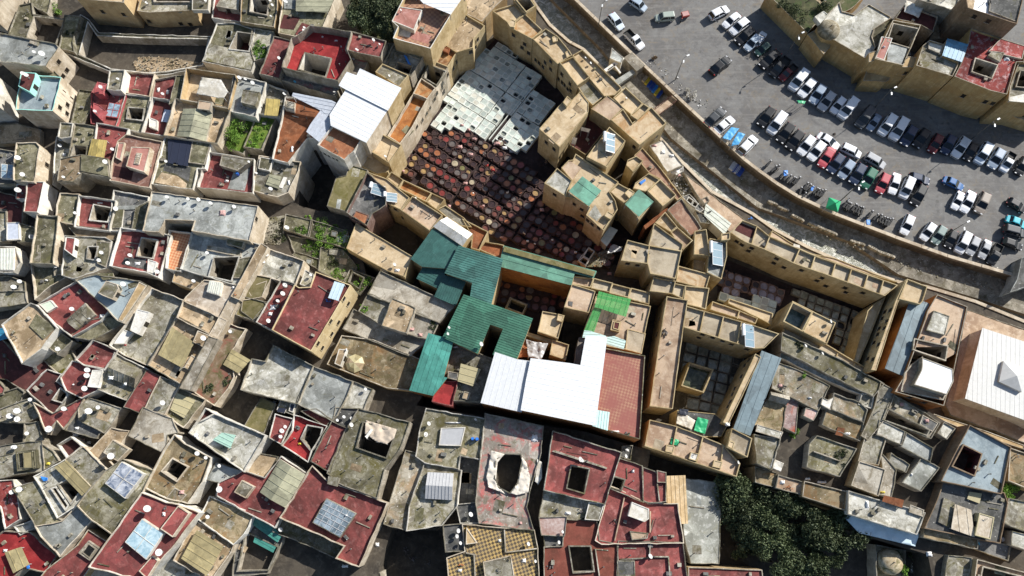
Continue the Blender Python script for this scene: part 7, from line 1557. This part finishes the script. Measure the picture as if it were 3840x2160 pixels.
# ---- people
def person_proto():
    V = [(0, 0, .95), (0, .0, 1.2), (0, .02, 1.42), (0, .03, 1.55), (0, .05, 1.66), (-.11, 0, .9), (-.13, .06, .5), (-.13, .0, .06), (-.13, .16, .04), (.11, 0, .9), (.13, -.02, .5), (.14, -.12, .06), (.14, .04, .04), (-.2, .02, 1.4), (-.3, .0, 1.12), (-.27, .18, .92), (.2, .02, 1.4), (.3, .04, 1.12), (.26, .24, .98), (-.26, .26, .86), (.25, .33, .95)]
    E_ = [(0, 1), (1, 2), (2, 3), (3, 4), (0, 5), (5, 6), (6, 7), (7, 8), (0, 9), (9, 10), (10, 11), (11, 12), (2, 13), (13, 14), (14, 15), (2, 16), (16, 17), (17, 18), (15, 19), (18, 20)]
    R = [.15, .15, .13, .055, .105, .1, .07, .045, .04, .1, .07, .045, .04, .07, .05, .038, .07, .05, .038, .035, .035]
    me = bpy.data.meshes.new('person'); me.from_pydata(V, E_, []); o = link(bpy.data.objects.new('person', me))
    sk = o.modifiers.new('skin', 'SKIN'); o.modifiers.new('sub', 'SUBSURF').levels = 1
    for i, sv in enumerate(me.skin_vertices[0].data): sv.radius = (R[i], R[i]); sv.use_root = (i == 0)
    dg = bpy.context.evaluated_depsgraph_get(); m2 = bpy.data.meshes.new_from_object(o.evaluated_get(dg)); o.modifiers.clear(); o.data = m2
    for mt in ('nn', 'wht', 'skin'): m2.materials.append(M[mt])
    for p in m2.polygons:
        z = p.center.z; p.material_index = 2 if z > 1.5 or (abs(p.center.x) > .18 and z < 1.1 and z > .8) else (1 if z > .95 else 0); p.use_smooth = True
    mb = MB(); mb.cyl((0, .03, 1.68), (0, .02, 1.79), .118, 'dk', 10, .05); h_ = mb.build('hair', None, smooth=True); h_.parent = o
    return o
PP = None
for (ox, oy, x, y, z, sh, lab, rz) in ((1840, 520, 155, 490, .1, 'wht', 'person in white working between vats at the left channel', .6), (1840, 520, 305, 860, .1, 'wht', 'person in pale clothes walking in the shade of dye court', 2.2), (1840, 520, 632, 1005, 1.0, 'pnk', 'person in pink bending by the dark red vats', 4), (1840, 520, 505, 210, .1, 'nn', 'person in dull grey standing below the arched ochre block', 1), (900, 520, 2235, 250, 1.0, 'rdd', 'person in red beside the bright red vat', 3), (2840, 0, 690, 1222, 0, 'dk', 'dark clothed person crossing between the parking rows', 2.6), (2840, 520, 190, 270, 0, 'wht', 'person in white beside the first motorcycles', .3), (2840, 520, 820, 555, 0, 'wht', 'person in pale shirt right of the green stall', 1.3), (1840, 0, 2060, 600, 0, 'blu', 'x', 0)):
    if lab == 'x': continue
    p = W(ox + x / K, oy + y / K, z + .9); p.z = z
    if PP is None: PP = o = person_proto()
    else:
        o = PP.copy(); o.data = PP.data; COL.objects.link(o); c = PP.children[0].copy(); COL.objects.link(c); c.parent = o
    o.location = p; o.rotation_euler.z = rz; tag(o, lab, 'person')
    o.material_slots[1].link = 'OBJECT'; o.material_slots[1].material = M[sh]
# red tricycle cart
T(1840, 0)
p = W(OX + 1755 / K, OY + 140 / K, .8); r = empty('cargo_tricycle', (p.x, p.y, 0)); tag(r, 'red cargo tricycle parked beside the pale green van', 'tricycle')
mb = MB(); mb.box((p.x + .2, p.y + .3, .75), (1.5, 1.2, .5), 'cart', .25); mb.box((p.x + .2, p.y + .3, 1.03), (1.3, 1.0, .05), 'pnk', .25); mb.build('cargo_box', r)
mb = MB(); mb.bar((p.x - .2, p.y - .3, .6), (p.x - .7, p.y - 1.0, .9), .1, 'rdd'); mb.bar((p.x - 1.0, p.y - .8, 1.0), (p.x - .4, p.y - 1.1, 1.0), .06, 'dk'); mb.build('handlebar', r)
for dx, dy in ((-.4, .5), (.8, .2), (-.75, -1.1)):
    mb = MB(); mb.cyl((p.x + dx - .05, p.y + dy, .3), (p.x + dx + .05, p.y + dy, .3), .3, 'rubber', 12); mb.build('wheel', r)
# ================================================================ light, sky, camera
EL, AZ = math.radians(33), math.radians(36.5)   # AZ measured from +x (picture right) towards +y (picture up)
sd = Vector((math.cos(EL) * math.cos(AZ), math.cos(EL) * math.sin(AZ), math.sin(EL)))
su = bpy.data.lights.new('sun', 'SUN'); su.energy = 5.0; su.angle = math.radians(.53); su.color = (1, .97, .92)
so = link(bpy.data.objects.new('sun', su)); so.rotation_euler = sd.to_track_quat('Z', 'Y').to_euler()
wd = bpy.data.worlds.new('World'); S.world = wd; wd.use_nodes = True; t = wd.node_tree
sky = N(t, 'ShaderNodeTexSky', sky_type='NISHITA'); sky.sun_disc = False; sky.sun_elevation = EL; sky.sun_rotation = math.pi / 2 - AZ
bg = t.nodes['Background']; t.links.new(sky.outputs[0], bg.inputs[0]); bg.inputs[1].default_value = .088
cam = bpy.data.cameras.new('camera'); cam.sensor_width = 36; cam.lens = 36 * F / 3840; cam.clip_end = 4000; cam.clip_start = 1
co_ = link(bpy.data.objects.new('camera', cam)); co_.location = (0, 0, HC); co_.rotation_euler = (TH, 0, 0); S.camera = co_
S.view_settings.view_transform = 'Standard'; S.view_settings.look = 'None'; S.view_settings.exposure = .58; S.view_settings.gamma = 1
S.cycles.max_bounces = 4; S.cycles.diffuse_bounces = 2; S.cycles.glossy_bounces = 2; S.cycles.transparent_max_bounces = 6
LENS.sort(); print('unhosted dishes', [(round(d[0]),round(d[1])) for d in DISH if host(d[0],d[1]+2)[1]=='street ground'])
print('car length median', LENS[len(LENS) // 2], 'vats', NV, 'houses', NH, 'dishes', len(DISH), 'objects', len(bpy.data.objects))
